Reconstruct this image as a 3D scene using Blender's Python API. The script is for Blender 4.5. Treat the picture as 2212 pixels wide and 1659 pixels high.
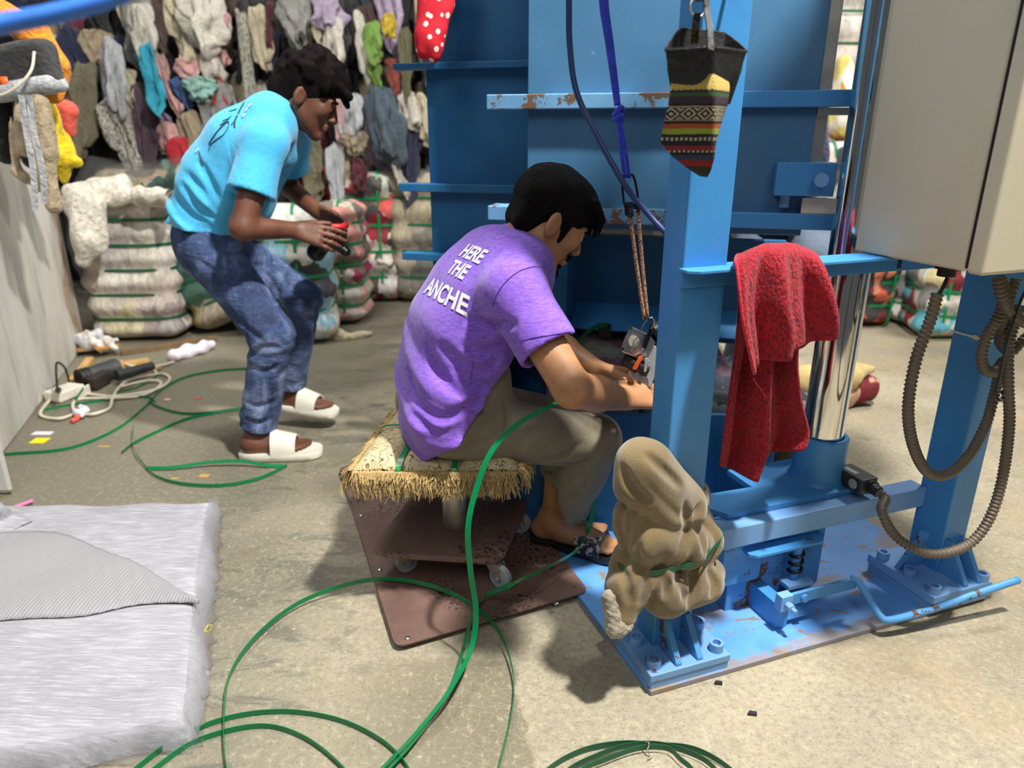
import bpy, math, random
import numpy as np
from mathutils import Vector, Matrix
from mathutils.bvhtree import BVHTree

for _o in list(bpy.data.objects):
    bpy.data.objects.remove(_o)
SC = bpy.context.scene
COL = SC.collection
R = random.Random(7)
NR = np.random.RandomState(5)

# ------------------------------------------------------------------ camera, lights, exposure
FPX = 1540.0
TH = math.atan(540 / FPX)
CT, ST = math.cos(TH), math.sin(TH)
CAMH = 1.2
cam_d = bpy.data.cameras.new('camera')
cam = bpy.data.objects.new('camera', cam_d)
COL.objects.link(cam)
cam.location = (0, 0, CAMH)
cam.rotation_euler = (math.pi / 2 - TH, 0, 0)
cam_d.sensor_fit = 'HORIZONTAL'
cam_d.sensor_width = 36.0
cam_d.lens = FPX / 2212 * 36.0
cam_d.clip_start = 0.02
cam_d.dof.use_dof = True
cam_d.dof.focus_distance = 1.62
cam_d.dof.aperture_fstop = 2.6
SC.camera = cam
SC.view_settings.view_transform = 'Standard'
SC.view_settings.look = 'None'
SC.view_settings.gamma = 1.0
SC.view_settings.use_curve_mapping = False
SC.view_settings.exposure = 0.0
wd = bpy.data.worlds.new('hall_air')
SC.world = wd
wd.use_nodes = True
wd.node_tree.nodes['Background'].inputs[0].default_value = (0.90, 0.95, 1.0, 1)
wd.node_tree.nodes['Background'].inputs[1].default_value = 0.085


def area_light(name, loc, target, size, power, color=(1, 1, 1), size_y=None):
    d = bpy.data.lights.new(name, 'AREA')
    d.energy = power
    d.color = color
    d.size = size
    if size_y:
        d.shape = 'RECTANGLE'
        d.size_y = size_y
    o = bpy.data.objects.new(name, d)
    COL.objects.link(o)
    o.location = loc
    o.rotation_euler = (Vector(target) - Vector(loc)).to_track_quat('-Z', 'Y').to_euler()
    return o


area_light('high_bay_lamp', (1.15, 0.80, 4.2), (0.3, 1.8, 0.4), 0.20, 340, (1.0, 0.97, 0.91))
area_light('fill_lamp', (-1.2, 3.3, 4.6), (-1.4, 4.6, 0.3), 1.2, 112, (1.0, 0.97, 0.92))  # unseen soft lamp added as fill for the clothes and bales behind
area_light('fill_lamp', (3.2, 4.0, 4.6), (2.2, 4.6, 0.0), 0.6, 135, (1.0, 0.96, 0.9))  # unseen lamp added to brighten the bales at far right
area_light('fill_lamp', (-2.2, -0.6, 4.2), (-0.9, 2.0, 0.2), 1.6, 38, (0.95, 0.98, 1.0))  # unseen fill added at the left to lift wall and shaded faces


area_light('fill_lamp', (0.4, -2.2, 3.8), (0.3, 2.2, 0.4), 1.2, 30, (1.0, 0.98, 0.94))  # unseen front fill added behind the camera, reaching under the chamber


# ------------------------------------------------------------------ picking points of the place
def ray(px, py):
    a = (px - 1106) / FPX
    b = (py - 829.5) / FPX
    return np.array([a, CT - b * ST, -ST - b * CT])


CAMP = np.array([0, 0, CAMH])


def G(px, py, z=0.0):
    r = ray(px, py)
    return CAMP + r * ((z - CAMH) / r[2])


def W(px, py, Y):
    r = ray(px, py)
    return CAMP + r * (Y / r[1])


def sr(r, g, b, k=1.0):
    f = lambda c: ((c / 255 + 0.055) / 1.055) ** 2.4 if c > 10 else c / 255 / 12.92
    return (f(r) * k, f(g) * k, f(b) * k)


def nrm(v):
    v = np.array(v, float)
    return v / np.linalg.norm(v)


# ------------------------------------------------------------------ materials
class NT:
    def __init__(s, name):
        s.m = bpy.data.materials.new(name)
        s.m.use_nodes = True
        s.t = s.m.node_tree
        s.b = s.t.nodes['Principled BSDF']
        s.tc = s.t.nodes.new('ShaderNodeTexCoord')

    def n(s, typ, **kw):
        nd = s.t.nodes.new('ShaderNode' + typ)
        for k, v in kw.items():
            if k.startswith('i_'):
                nd.inputs[k[2:].replace('_', ' ')].default_value = v
            else:
                setattr(nd, k, v)
        return nd

    def l(s, a, b):
        s.t.links.new(a, b)

    def mapv(s, scale=(1, 1, 1), coord='Object', rot=(0, 0, 0), loc=(0, 0, 0)):
        mp = s.n('Mapping')
        mp.inputs['Scale'].default_value = scale
        mp.inputs['Rotation'].default_value = rot
        mp.inputs['Location'].default_value = loc
        s.l(s.tc.outputs[coord], mp.inputs[0])
        return mp.outputs[0]

    def noise(s, scale, vec=None, detail=4, rough=0.55, dist=0.0):
        nd = s.n('TexNoise')
        nd.inputs['Scale'].default_value = scale
        nd.inputs['Detail'].default_value = detail
        nd.inputs['Roughness'].default_value = rough
        nd.inputs['Distortion'].default_value = dist
        s.l(vec if vec is not None else s.tc.outputs['Object'], nd.inputs['Vector'])
        return nd.outputs['Fac']

    def ramp(s, fac, stops, interp='LINEAR'):
        nd = s.n('ValToRGB')
        cr = nd.color_ramp
        cr.interpolation = interp
        while len(cr.elements) < len(stops):
            cr.elements.new(0.5)
        for e, (p, c) in zip(cr.elements, stops):
            e.position = p
            e.color = (c, c, c, 1) if isinstance(c, (int, float)) else (*c, 1)
        s.l(fac, nd.inputs[0])
        return nd.outputs[0]

    def mix(s, fac, a, b, mode='MIX'):
        nd = s.n('MixRGB', blend_type=mode)
        for i, v in ((0, fac), (1, a), (2, b)):
            if hasattr(v, 'links'):
                s.l(v, nd.inputs[i])
            elif i == 0:
                nd.inputs[0].default_value = v
            else:
                nd.inputs[i].default_value = (*v, 1) if len(v) == 3 else v
        return nd.outputs[0]

    def math(s, op, a, b=0.0):
        nd = s.n('Math', operation=op)
        for i, v in ((0, a), (1, b)):
            if hasattr(v, 'links'):
                s.l(v, nd.inputs[i])
            else:
                nd.inputs[i].default_value = v
        return nd.outputs[0]

    def bump(s, h, strength=0.3, dist=0.01, prev=None):
        nd = s.n('Bump')
        nd.inputs['Strength'].default_value = strength
        nd.inputs['Distance'].default_value = dist
        s.l(h, nd.inputs['Height'])
        if prev is not None:
            s.l(prev, nd.inputs['Normal'])
        s.l(nd.outputs[0], s.b.inputs['Normal'])
        return nd.outputs[0]

    def col(s, c):
        if hasattr(c, 'links'):
            s.l(c, s.b.inputs['Base Color'])
        else:
            s.b.inputs['Base Color'].default_value = (*c, 1)

    def set(s, rough=None, metal=None, **kw):
        if rough is not None:
            s.b.inputs['Roughness'].default_value = rough
        if metal is not None:
            s.b.inputs['Metallic'].default_value = metal
        for k, v in kw.items():
            s.b.inputs[k.replace('_', ' ')].default_value = v
        return s


def simple(name, c, rough=0.6, metal=0.0, var=0.12, vs=8.0, bump=0.0, bs=60.0, bd=0.004, **kw):
    t = NT(name)
    n = t.noise(vs)
    lo = tuple(x * (1 - var) for x in c)
    hi = tuple(min(1, x * (1 + var)) for x in c)
    t.col(t.ramp(n, [(0.3, lo), (0.7, hi)]))
    t.set(rough, metal, **kw)
    if bump:
        t.bump(t.noise(bs, detail=6), bump, bd)
    return t.m


def cloth(name, c, var=0.15,  weave=260.0, fold=9.0, rough=0.9, ws=0.25, fs=0.35):
    t = NT(name)
    n = t.noise(35, detail=6)
    c2 = t.ramp(n, [(0.3, tuple(x * (1 - var) for x in c)), (0.7, tuple(min(1, x * (1 + var)) for x in c))])
    t.col(c2)
    t.set(rough, Sheen_Weight=0.15)
    b = t.bump(t.noise(fold, detail=3, dist=1.0), fs, 0.02)
    t.bump(t.noise(weave, detail=2), ws, 0.002, b)
    return t.m


MT = {}
BLUE = sr(62, 140, 204)


def paint_mat(name, base, chips=0.0, rust=(0.12, 0.06, 0.035), scuff=0.1):
    t = NT(name)
    n = t.noise(5, detail=5)
    c = t.ramp(n, [(0.3, tuple(x * 0.88 for x in base)), (0.75, tuple(min(1, x * 1.06 + 0.012) for x in base))])
    m = t.noise(26, detail=6, rough=0.65, dist=0.4)
    sc_ = t.ramp(m, [(0.70, 0.0), (0.74, scuff)])
    c = t.mix(sc_, c, (0.42, 0.55, 0.66))
    if chips > 0:
        k = t.noise(9, detail=9, rough=0.72)
        th = 0.70 - chips
        msk = t.ramp(k, [(th, 0.0), (th + 0.012, 1.0)])
        c = t.mix(msk, c, rust)
    s_ = t.noise(70, detail=2)
    dots = t.ramp(s_, [(0.80, 0.0), (0.83, 0.8)])
    c = t.mix(dots, c, (0.03, 0.05, 0.08))
    t.col(c)
    t.set(0.42, 0.0)
    t.bump(t.noise(120, detail=3), 0.06, 0.003)
    return t.m


MT['blue'] = paint_mat('blue_machine_paint', BLUE)
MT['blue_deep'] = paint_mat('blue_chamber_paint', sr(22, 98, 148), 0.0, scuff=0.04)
MT['blue_dusty'] = paint_mat('blue_dusty_paint', sr(64, 114, 152), 0.0, scuff=0.2)
MT['blue_pale'] = paint_mat('blue_scuffed_paint', sr(112, 160, 214), 0.07, scuff=0.3)
MT['blue_worn'] = paint_mat('blue_chipped_paint', sr(80, 148, 208), 0.13)
MT['blue_rust'] = paint_mat('blue_rust_edge_paint', sr(104, 156, 196), 0.165, rust=(0.14, 0.085, 0.055))


def base_plate_mat():
    t = NT('blue_floor_plate_paint')
    n = t.noise(4, detail=5)
    c = t.ramp(n, [(0.3, sr(78, 142, 210)), (0.7, sr(112, 172, 238))])
    k = t.noise(11, vec=t.mapv((1.0, 2.6, 1)), detail=8, rough=0.68, dist=0.6)
    c = t.mix(t.ramp(k, [(0.585, 0.0), (0.61, 0.9)]), c, sr(140, 118, 92))
    k2 = t.noise(2.3, detail=6)
    c = t.mix(t.ramp(k2, [(0.60, 0.0), (0.68, 0.75)]), c, sr(150, 128, 98))
    dp = t.n('VectorMath', operation='DOT_PRODUCT')
    t.l(t.tc.outputs['Object'], dp.inputs[0])
    dp.inputs[1].default_value = (-0.342, 0.94, 0)
    vv = t.math('ADD', t.math('ADD', dp.outputs['Value'], 0.6), t.math('MULTIPLY', t.math('SUBTRACT', t.noise(14, detail=7, rough=0.7), 0.5), 0.17))
    c = t.mix(t.ramp(vv, [(0.0, 0.75), (0.010, 0.7), (0.024, 0.0)]), c, sr(150, 126, 92))
    c = t.mix(t.ramp(t.math('ABSOLUTE', t.math('SUBTRACT', vv, 0.19)), [(0.0, 0.8), (0.03, 0.0)]), c, sr(150, 130, 100))
    t.col(c)
    t.set(0.45)
    t.bump(t.noise(90, detail=4), 0.12, 0.004)
    return t.m


MT['base'] = base_plate_mat()
MT['chrome'] = simple('polished_chrome', (0.80, 0.79, 0.76), 0.09, 1.0, 0.05, 4)
MT['steel'] = simple('dull_steel', (0.52, 0.50, 0.47), 0.35, 1.0, 0.15, 20)
MT['zinc'] = simple('zinc_plate', (0.60, 0.57, 0.48), 0.4, 0.85, 0.2, 25)
MT['wire'] = simple('bright_wire', (0.75, 0.70, 0.60), 0.25, 1.0, 0.05)
MT['black'] = simple('black_plastic', (0.012, 0.012, 0.013), 0.45, 0, 0.2, 20)
MT['blackmetal'] = simple('black_metal', (0.02, 0.02, 0.022), 0.3, 0.6, 0.2, 20)
MT['grey_plastic'] = simple('grey_plastic', sr(160, 165, 168), 0.45)
MT['orange'] = simple('orange_plastic', sr(240, 105, 40), 0.4)
MT['cab'] = simple('cream_enamel', sr(205, 197, 172), 0.5, 0, 0.05, 3, 0.05, 160, 0.002)
MT['rubber'] = simple('black_rubber', (0.02, 0.019, 0.018), 0.7)
MT['conduit'] = simple('grey_conduit_plastic', sr(100, 90, 76), 0.5, 0, 0.12, 14)
MT['strap'] = simple('green_strap_plastic', sr(4, 128, 74), 0.3, 0, 0.08, 6)
MT['strapdark'] = simple('dark_green_strap_plastic', sr(12, 92, 60), 0.35, 0, 0.1, 6)
MT['white_plastic'] = simple('white_plastic', sr(226, 220, 205), 0.45)
MT['cable'] = simple('white_cable', sr(214, 205, 186), 0.5)
MT['hose'] = simple('dark_blue_hose', sr(44, 62, 110), 0.35)
MT['pipe'] = simple('blue_pipe_plastic', sr(50, 118, 215), 0.4)
MT['rope'] = cloth('blue_rope_fibre', sr(42, 60, 190), 0.3, 300, 60)
MT['wood'] = simple('pale_wood', sr(196, 158, 98), 0.7, 0, 0.25, 12)
MT['woodbrown'] = simple('brown_wood', sr(120, 98, 70), 0.75, 0, 0.3, 10)
MT['card'] = simple('brown_cardboard', sr(176, 126, 58), 0.8, 0, 0.2, 8)
MT['paper'] = simple('white_paper', sr(226, 220, 232), 0.8, 0, 0.06)
MT['yellow'] = simple('yellow_paper', sr(240, 225, 20), 0.6, 0, 0.05)
MT['darkdev'] = simple('dark_tool_plastic', (0.035, 0.038, 0.04), 0.5, 0, 0.4, 18)
MT['red'] = simple('red_plastic', sr(205, 38, 48), 0.45)


def floor_mat():
    t = NT('concrete_floor')
    v = t.tc.outputs['Object']
    big = t.noise(0.9, detail=6, rough=0.6)
    c = t.ramp(big, [(0.30, sr(132, 124, 104)), (0.55, sr(168, 159, 137)), (0.75, sr(186, 175, 152))])
    mid = t.noise(5, detail=8, rough=0.65, dist=0.6)
    c = t.mix(t.ramp(mid, [(0.55, 0.0), (0.72, 0.45)]), c, sr(128, 124, 108))
    sx = t.n('SeparateXYZ')
    t.l(v, sx.inputs[0])
    X, Y = sx.outputs[0], sx.outputs[1]
    # light falloff painted in: floor colour darker and greyer towards the left
    jit = t.math('MULTIPLY', t.math('SUBTRACT', t.noise(2.2, detail=6), 0.5), 1.3)
    left = t.math('ADD', t.math('MULTIPLY', X, -1.0), t.math('ADD', jit, -0.42))
    lm = t.ramp(left, [(0.0, 0.0), (0.45, 0.8)])
    c = t.mix(lm, c, sr(108, 105, 92), 'MIX')
    # dark damp patch with a ragged edge in front of the plate
    jit2 = t.math('MULTIPLY', t.math('SUBTRACT', t.noise(9, detail=7, rough=0.7), 0.5), 0.16)
    ex = t.math('ADD', t.math('MULTIPLY', Y, 0.13), -0.185)
    d1 = t.math('ADD', t.math('SUBTRACT', t.math('MULTIPLY', ex, -1.0), X), jit2)
    m1 = t.ramp(d1, [(0.0, 0.0), (0.008, 1.0), (0.20, 0.85), (0.42, 0.0)])
    m2 = t.ramp(t.math('SUBTRACT', 1.42, Y), [(0.0, 0.0), (0.03, 1.0)])
    c = t.mix(t.math('MULTIPLY', t.math('MULTIPLY', m1, m2), 0.62), c, sr(92, 86, 66))
    # dark scuffs left of the stool
    sc_ = t.noise(4.2, vec=t.mapv((0.8, 1.9, 1), rot=(0, 0, -0.6)), detail=9, rough=0.7, dist=0.8)
    reg = t.ramp(t.math('ABSOLUTE', t.math('ADD', X, 0.72)), [(0.15, 1.0), (0.5, 0.0)])
    c = t.mix(t.math('MULTIPLY', t.ramp(sc_, [(0.52, 0.0), (0.57, 0.8)]), reg), c, sr(98, 98, 88))
    # pale crazing
    vo = t.n('TexVoronoi', feature='DISTANCE_TO_EDGE')
    vo.inputs['Scale'].default_value = 40
    wv = t.n('VectorMath', operation='ADD')
    nv = t.n('TexNoise')
    nv.inputs['Scale'].default_value = 8
    nv.inputs['Detail'].default_value = 5
    t.l(v, nv.inputs['Vector'])
    vs_ = t.n('VectorMath', operation='SCALE')
    vs_.inputs['Scale'].default_value = 0.10
    t.l(nv.outputs['Color'], vs_.inputs[0])
    t.l(v, wv.inputs[0])
    t.l(vs_.outputs[0], wv.inputs[1])
    t.l(wv.outputs[0], vo.inputs['Vector'])
    craze = t.ramp(vo.outputs['Distance'], [(0.0, 0.38), (0.035, 0.0)])
    creg = t.ramp(t.noise(1.4, detail=2), [(0.42, 0.0), (0.58, 1.0)])
    c = t.mix(t.math('MULTIPLY', craze, creg), c, sr(200, 187, 154))
    sp = t.noise(170, detail=2)
    c = t.mix(t.ramp(sp, [(0.60, 0.0), (0.68, 0.6)]), c, sr(88, 78, 62))
    sp3 = t.noise(60, detail=6, rough=0.7)
    c = t.mix(t.ramp(sp3, [(0.35, 0.55), (0.5, 0.0)]), c, sr(124, 114, 92))
    c = t.mix(t.ramp(sp3, [(0.55, 0.0), (0.7, 0.5)]), c, sr(206, 194, 166))
    sp2 = t.noise(420, detail=1)
    c = t.mix(t.ramp(sp2, [(0.2, 0.4), (0.45, 0.0)]), c, sr(110, 100, 80))
    rst = t.noise(3.3, detail=6)
    wreg = t.ramp(X, [(0.1, 0.0), (0.6, 0.3)])
    stn = t.noise(7, detail=5, dist=0.5)
    c = t.mix(t.ramp(stn, [(0.60, 0.0), (0.72, 0.5)]), c, sr(122, 112, 92))
    c = t.mix(t.math('MULTIPLY', t.ramp(rst, [(0.52, 0.0), (0.7, 0.8)]), wreg), c, sr(190, 160, 112))
    t.col(c)
    t.l(t.ramp(big, [(0.3, 0.45), (0.7, 0.7)]), t.b.inputs['Roughness'])
    t.bump(t.noise(150, detail=6, rough=0.65), 0.5, 0.004)
    return t.m


MT['floor'] = floor_mat()


def wall_mat():
    t = NT('whitewashed_wall')
    n = t.noise(3, vec=t.mapv((1, 1, 0.35)), detail=7, rough=0.65)
    c = t.ramp(n, [(0.3, sr(170, 168, 160)), (0.6, sr(216, 213, 206))])
    s_ = t.noise(6, vec=t.mapv((1, 1, 0.15)), detail=6)
    c = t.mix(t.ramp(s_, [(0.6, 0.0), (0.72, 0.6)]), c, sr(142, 140, 130))
    sx = t.n('SeparateXYZ')
    t.l(t.tc.outputs['Object'], sx.inputs[0])
    st = t.math('ADD', sx.outputs[1], t.math('MULTIPLY', t.noise(3, detail=5), 0.5))
    c = t.mix(t.ramp(st, [(0.86, 0.0), (0.93, 0.7), (1.0, 0.1)]), c, sr(160, 112, 70))
    t.col(c)
    t.set(0.8)
    t.bump(t.noise(40, detail=6), 0.2, 0.004)
    return t.m


MT['wall'] = wall_mat()


def heather(name, c1, c2, folds=0.3):
    t = NT(name)
    n = t.noise(60, vec=t.mapv((1, 1, 5)), detail=5, rough=0.7)
    t.col(t.ramp(n, [(0.32, c1), (0.68, c2)]))
    t.set(0.9, Sheen_Weight=0.2)
    b = t.bump(t.noise(14, vec=t.mapv((1, 1, 0.5)), detail=3, dist=1.2), folds, 0.016)
    t.bump(t.noise(350, detail=2), 0.2, 0.0015, b)
    return t.m


MT['purple'] = heather('purple_heather_jersey', sr(104, 66, 176), sr(146, 104, 214), 0.25)
MT['cyan'] = heather('sky_blue_jersey', sr(62, 172, 224), sr(84, 194, 240), 0.35)


def denim():
    t = NT('faded_denim')
    n = t.noise(9, vec=t.mapv((1, 1, 0.6)), detail=6, rough=0.62, dist=1.0)
    c = t.ramp(n, [(0.3, sr(34, 42, 70)), (0.5, sr(66, 84, 124)), (0.70, sr(132, 148, 182))])
    k = t.noise(16, vec=t.mapv((1, 1, 2.2)), detail=5, dist=1.5)
    c = t.mix(t.ramp(k, [(0.62, 0.0), (0.70, 0.4)]), c, sr(150, 164, 192))
    t.col(c)
    t.set(0.9)
    b = t.bump(t.noise(20, vec=t.mapv((1, 1, 2.5)), detail=3, dist=1.2), 0.55, 0.012)
    t.bump(t.noise(500, detail=2), 0.3, 0.001, b)
    return t.m


MT['denim'] = denim()
MT['trouser'] = cloth('olive_grey_twill', sr(128, 119, 100), 0.08, 420, 12, 0.9, 0.15, 0.25)
MT['greytrouser'] = cloth('dark_grey_twill', sr(92, 104, 122), 0.1, 420, 12)


def skin_mat(name, c, c2, hairy=0.0):
    t = NT(name)
    n = t.noise(18, detail=5)
    t.col(t.ramp(n, [(0.3, c), (0.7, c2)]))
    t.set(0.52, Subsurface_Weight=0.08, Subsurface_Radius=(0.012, 0.005, 0.003), Subsurface_Scale=0.6)
    t.bump(t.noise(260, detail=4), 0.12, 0.002)
    return t.m


MT['skin'] = skin_mat('tan_skin', sr(164, 114, 78), sr(188, 138, 98))
MT['skindark'] = skin_mat('dark_brown_skin', sr(92, 56, 40), sr(118, 74, 54))


def hair_mat(name, c):
    t = NT(name)
    n = t.noise(45, vec=t.mapv((1, 1, 1)), detail=5, dist=2.0)
    t.col(t.ramp(n, [(0.3, tuple(x * 0.6 for x in c)), (0.7, tuple(x * 1.6 for x in c))]))
    t.set(0.6, Specular_IOR_Level=0.09)
    t.bump(t.noise(75, vec=t.mapv((1, 1, 2)), detail=6, dist=2.5), 0.9, 0.008)
    return t.m


MT['hair'] = hair_mat('black_hair', (0.006, 0.005, 0.0045))
MT['hairbrown'] = hair_mat('dark_brown_curly_hair', (0.0045, 0.0024, 0.0022))
MT['stubble'] = simple('dark_stubble', sr(52, 36, 26), 0.8)
MT['eyewhite'] = simple('eye_white', (0.6, 0.58, 0.54), 0.25)
MT['textwhite'] = simple('white_shirt_print', (0.88, 0.88, 0.86), 0.7, 0, 0.02)
MT['textblack'] = simple('black_shirt_print', (0.02, 0.03, 0.04), 0.7, 0, 0.02)
MT['slide'] = simple('white_rubber_foam', sr(228, 222, 206), 0.6, 0, 0.06)


def terry():
    t = NT('red_terry_cloth')
    w = t.noise(240, vec=t.mapv((1, 1, 0.45)), detail=3, rough=0.6)
    t.col(t.ramp(w, [(0.3, sr(84, 2, 14)), (0.62, sr(190, 22, 46))]))
    t.set(0.95, Sheen_Weight=0.08)
    t.bump(w, 1.0, 0.008)
    return t.m


MT['terry'] = terry()


def fleece():
    t = NT('tan_fleece')
    n = t.noise(320, detail=4, rough=0.7)
    m = t.noise(6, detail=4)
    c = t.ramp(m, [(0.3, sr(100, 84, 54)), (0.7, sr(140, 120, 82))])
    c = t.mix(t.ramp(n, [(0.35, 0.35), (0.6, 0.0)]), c, sr(84, 70, 46))
    t.col(c)
    t.set(0.98, Sheen_Weight=0.45)
    t.bump(n, 0.5, 0.004)
    return t.m


MT['fleece'] = fleece()
MT['fleecegrey'] = cloth('grey_fleece_underside', sr(150, 142, 126), 0.3, 150, 60, ws=0.9)


def board():
    t = NT('brown_hardboard')
    n = t.noise(4, detail=7, rough=0.65)
    c = t.ramp(n, [(0.3, sr(92, 68, 60)), (0.7, sr(132, 104, 94))])
    k = t.noise(90, detail=3)
    reg = t.ramp(t.noise(5, detail=4), [(0.5, 0.0), (0.6, 1.0)])
    c = t.mix(t.math('MULTIPLY', t.ramp(k, [(0.52, 0.0), (0.58, 0.9)]), reg), c, sr(38, 28, 25))
    t.col(c)
    t.set(0.6)
    t.bump(k, 0.15, 0.003)
    return t.m


MT['board'] = board()


def woven_sheet():
    t = NT('white_woven_sheet')
    n = t.noise(5, detail=6)
    w = t.n('TexWave')
    w.inputs['Scale'].default_value = 60
    w.inputs['Distortion'].default_value = 3
    w.inputs['Detail'].default_value = 3
    t.l(t.mapv((1, 0.25, 1), rot=(0, 0, 0.25)), w.inputs['Vector'])
    c = t.ramp(n, [(0.3, sr(150, 150, 157)), (0.7, sr(174, 174, 180))])
    w2 = t.noise(60, vec=t.mapv((0.25, 3.0, 1), rot=(0, 0, 0.27)), detail=5, rough=0.7)
    c = t.mix(t.ramp(w2, [(0.5, 0.0), (0.66, 0.7)]), c, sr(206, 206, 212))
    c = t.mix(t.ramp(w2, [(0.34, 0.5), (0.46, 0.0)]), c, sr(140, 140, 146))
    t.col(c)
    t.set(0.5, Sheen_Weight=0.1)
    b = t.bump(t.noise(7, vec=t.mapv((1, 2.2, 1), rot=(0, 0, 0.3)), detail=5, dist=0.8), 0.4, 0.02)
    t.bump(w2, 0.5, 0.006, b)
    return t.m


MT['sheet'] = woven_sheet()


def flapmat():
    t = NT('thin_ribbed_white_sheet')
    w = t.n('TexWave')
    w.inputs['Scale'].default_value = 34
    w.inputs['Distortion'].default_value = 2.5
    w.inputs['Detail'].default_value = 2
    t.l(t.mapv((1, 0.15, 1), rot=(0, 0, 0.1)), w.inputs['Vector'])
    t.col(t.ramp(w.outputs['Fac'], [(0.2, sr(146, 145, 148)), (0.8, sr(164, 164, 168))]))
    t.set(0.55)
    b = t.bump(t.noise(5, detail=4), 0.4, 0.02)
    t.bump(w.outputs['Fac'], 0.25, 0.003, b)
    return t.m


MT['flap'] = flapmat()


def film():
    t = NT('clear_plastic_film')
    t.col((0.9, 0.9, 0.92))
    t.set(0.12, Transmission_Weight=0.9, IOR=1.25)
    t.b.inputs['Alpha'].default_value = 0.45
    t.bump(t.noise(35, detail=5, dist=1.5), 0.8, 0.02)
    return t.m


MT['film'] = film()


def scroll():
    t = NT('cream_scroll_brocade')
    n = t.n('TexNoise')
    n.inputs['Scale'].default_value = 17
    n.inputs['Detail'].default_value = 1.5
    n.inputs['Distortion'].default_value = 1.6
    t.l(t.tc.outputs['Object'], n.inputs['Vector'])
    f = t.math('FRACT', t.math('MULTIPLY', n.outputs['Fac'], 7.0))
    c = t.ramp(f, [(0.0, sr(110, 92, 60)), (0.16, sr(110, 92, 60)), (0.22, sr(206, 192, 154)), (0.8, sr(188, 172, 130))])
    t.col(c)
    t.set(0.85)
    t.bump(f, 0.2, 0.003)
    return t.m


MT['brocade'] = scroll()
MT['fringe'] = simple('tan_fringe_yarn', sr(180, 154, 102), 0.85, 0, 0.3, 60)


def dotted():
    t = NT('red_dotted_cloth')
    v = t.n('TexVoronoi')
    v.inputs['Scale'].default_value = 36
    t.l(t.tc.outputs['Object'], v.inputs['Vector'])
    c = t.ramp(v.outputs['Distance'], [(0.26, sr(236, 222, 208)), (0.32, sr(196, 16, 38))])
    t.col(c)
    t.set(0.85)
    return t.m


MT['dots'] = dotted()


def patch_mat(name, cols, scale=6.0, band=0.0, seed=0.0):
    """baled mixed textiles: folded patches of several colours"""
    t = NT(name)
    nv = t.n('TexNoise')
    nv.inputs['Scale'].default_value = 5
    nv.inputs['Detail'].default_value = 4
    mp = t.mapv((1, 1, 0.75), loc=(seed, seed * 1.7, seed * 0.3))
    t.l(mp, nv.inputs['Vector'])
    sc_ = t.n('VectorMath', operation='SCALE')
    sc_.inputs['Scale'].default_value = 0.28
    t.l(nv.outputs['Color'], sc_.inputs[0])
    ad = t.n('VectorMath', operation='ADD')
    t.l(mp, ad.inputs[0])
    t.l(sc_.outputs[0], ad.inputs[1])
    vo = t.n('TexVoronoi')
    vo.inputs['Scale'].default_value = scale
    t.l(ad.outputs[0], vo.inputs['Vector'])
    sp = t.n('SeparateColor')
    t.l(vo.outputs['Color'], sp.inputs[0])
    st = [((i + 0.0) / len(cols), c) for i, c in enumerate(cols)]
    c = t.ramp(sp.outputs[0], st, 'CONSTANT')
    n = t.noise(22, vec=t.mapv((1, 1, 0.4)), detail=5)
    c = t.mix(t.ramp(n, [(0.35, 0.35), (0.6, 0.0)]), c, (0.06, 0.05, 0.045))
    t.col(c)
    t.set(0.85)
    b = t.bump(t.noise(16, vec=t.mapv((1, 1, 0.3)), detail=4, dist=1.0), 0.7, 0.03)
    return t.m


WHS = [sr(220, 212, 198), sr(206, 200, 192), sr(228, 222, 210), sr(196, 190, 184), sr(214, 200, 190)]
MT['bale_white'] = patch_mat('white_rag_bale', WHS + [sr(176, 162, 160), sr(214, 205, 170)], 7, seed=1)
MT['bale_tan'] = patch_mat('tan_rag_bale', [sr(166, 152, 130), sr(150, 140, 90), sr(180, 170, 150), sr(60, 98, 84), sr(52, 88, 78), sr(168, 150, 128)], 5, seed=2)
MT['bale_mint'] = patch_mat('white_blue_rag_bale', [sr(228, 232, 228), sr(186, 204, 220), sr(216, 214, 206), sr(150, 196, 214), sr(70, 72, 76), sr(230, 226, 214)], 7, seed=3)
MT['bale_pink'] = patch_mat('pink_grey_rag_bale', [sr(228, 176, 166), sr(214, 204, 196), sr(160, 52, 96), sr(132, 122, 112), sr(226, 160, 150), sr(216, 210, 190)], 8, seed=4)
MT['bale_mix'] = patch_mat('mixed_rag_bale', [sr(214, 206, 192), sr(92, 88, 82), sr(226, 224, 220), sr(224, 92, 92), sr(176, 172, 160), sr(52, 60, 66), sr(232, 190, 186), sr(150, 36, 56), sr(198, 206, 190)], 9, seed=5)
MT['bale_grey'] = patch_mat('grey_rag_bale', [sr(150, 140, 124), sr(122, 116, 104), sr(170, 158, 132), sr(104, 104, 98)], 5, seed=6)
MT['bale_floral'] = patch_mat('dark_floral_rag_bale', [sr(40, 34, 40), sr(196, 84, 56), sr(52, 42, 46), sr(206, 128, 92), sr(120, 40, 40), sr(60, 56, 60)], 18, seed=7)
MT['bale_bright'] = patch_mat('bright_white_rag_bale', [sr(222, 222, 226), sr(200, 200, 208), sr(232, 228, 220), sr(120, 120, 126)], 7, seed=8)
MT['bale_multi'] = patch_mat('multi_rag_bale', [sr(190, 184, 176), sr(130, 126, 122), sr(220, 206, 150), sr(96, 170, 186), sr(140, 40, 52), sr(206, 200, 190)], 8, seed=9)
MT['bale_press'] = patch_mat('plastic_wrapped_rag_bale', [sr(206, 206, 208), sr(58, 74, 70), sr(70, 74, 92), sr(168, 92, 118), sr(150, 160, 156), sr(116, 100, 150), sr(196, 186, 160)], 6, seed=10)
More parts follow.
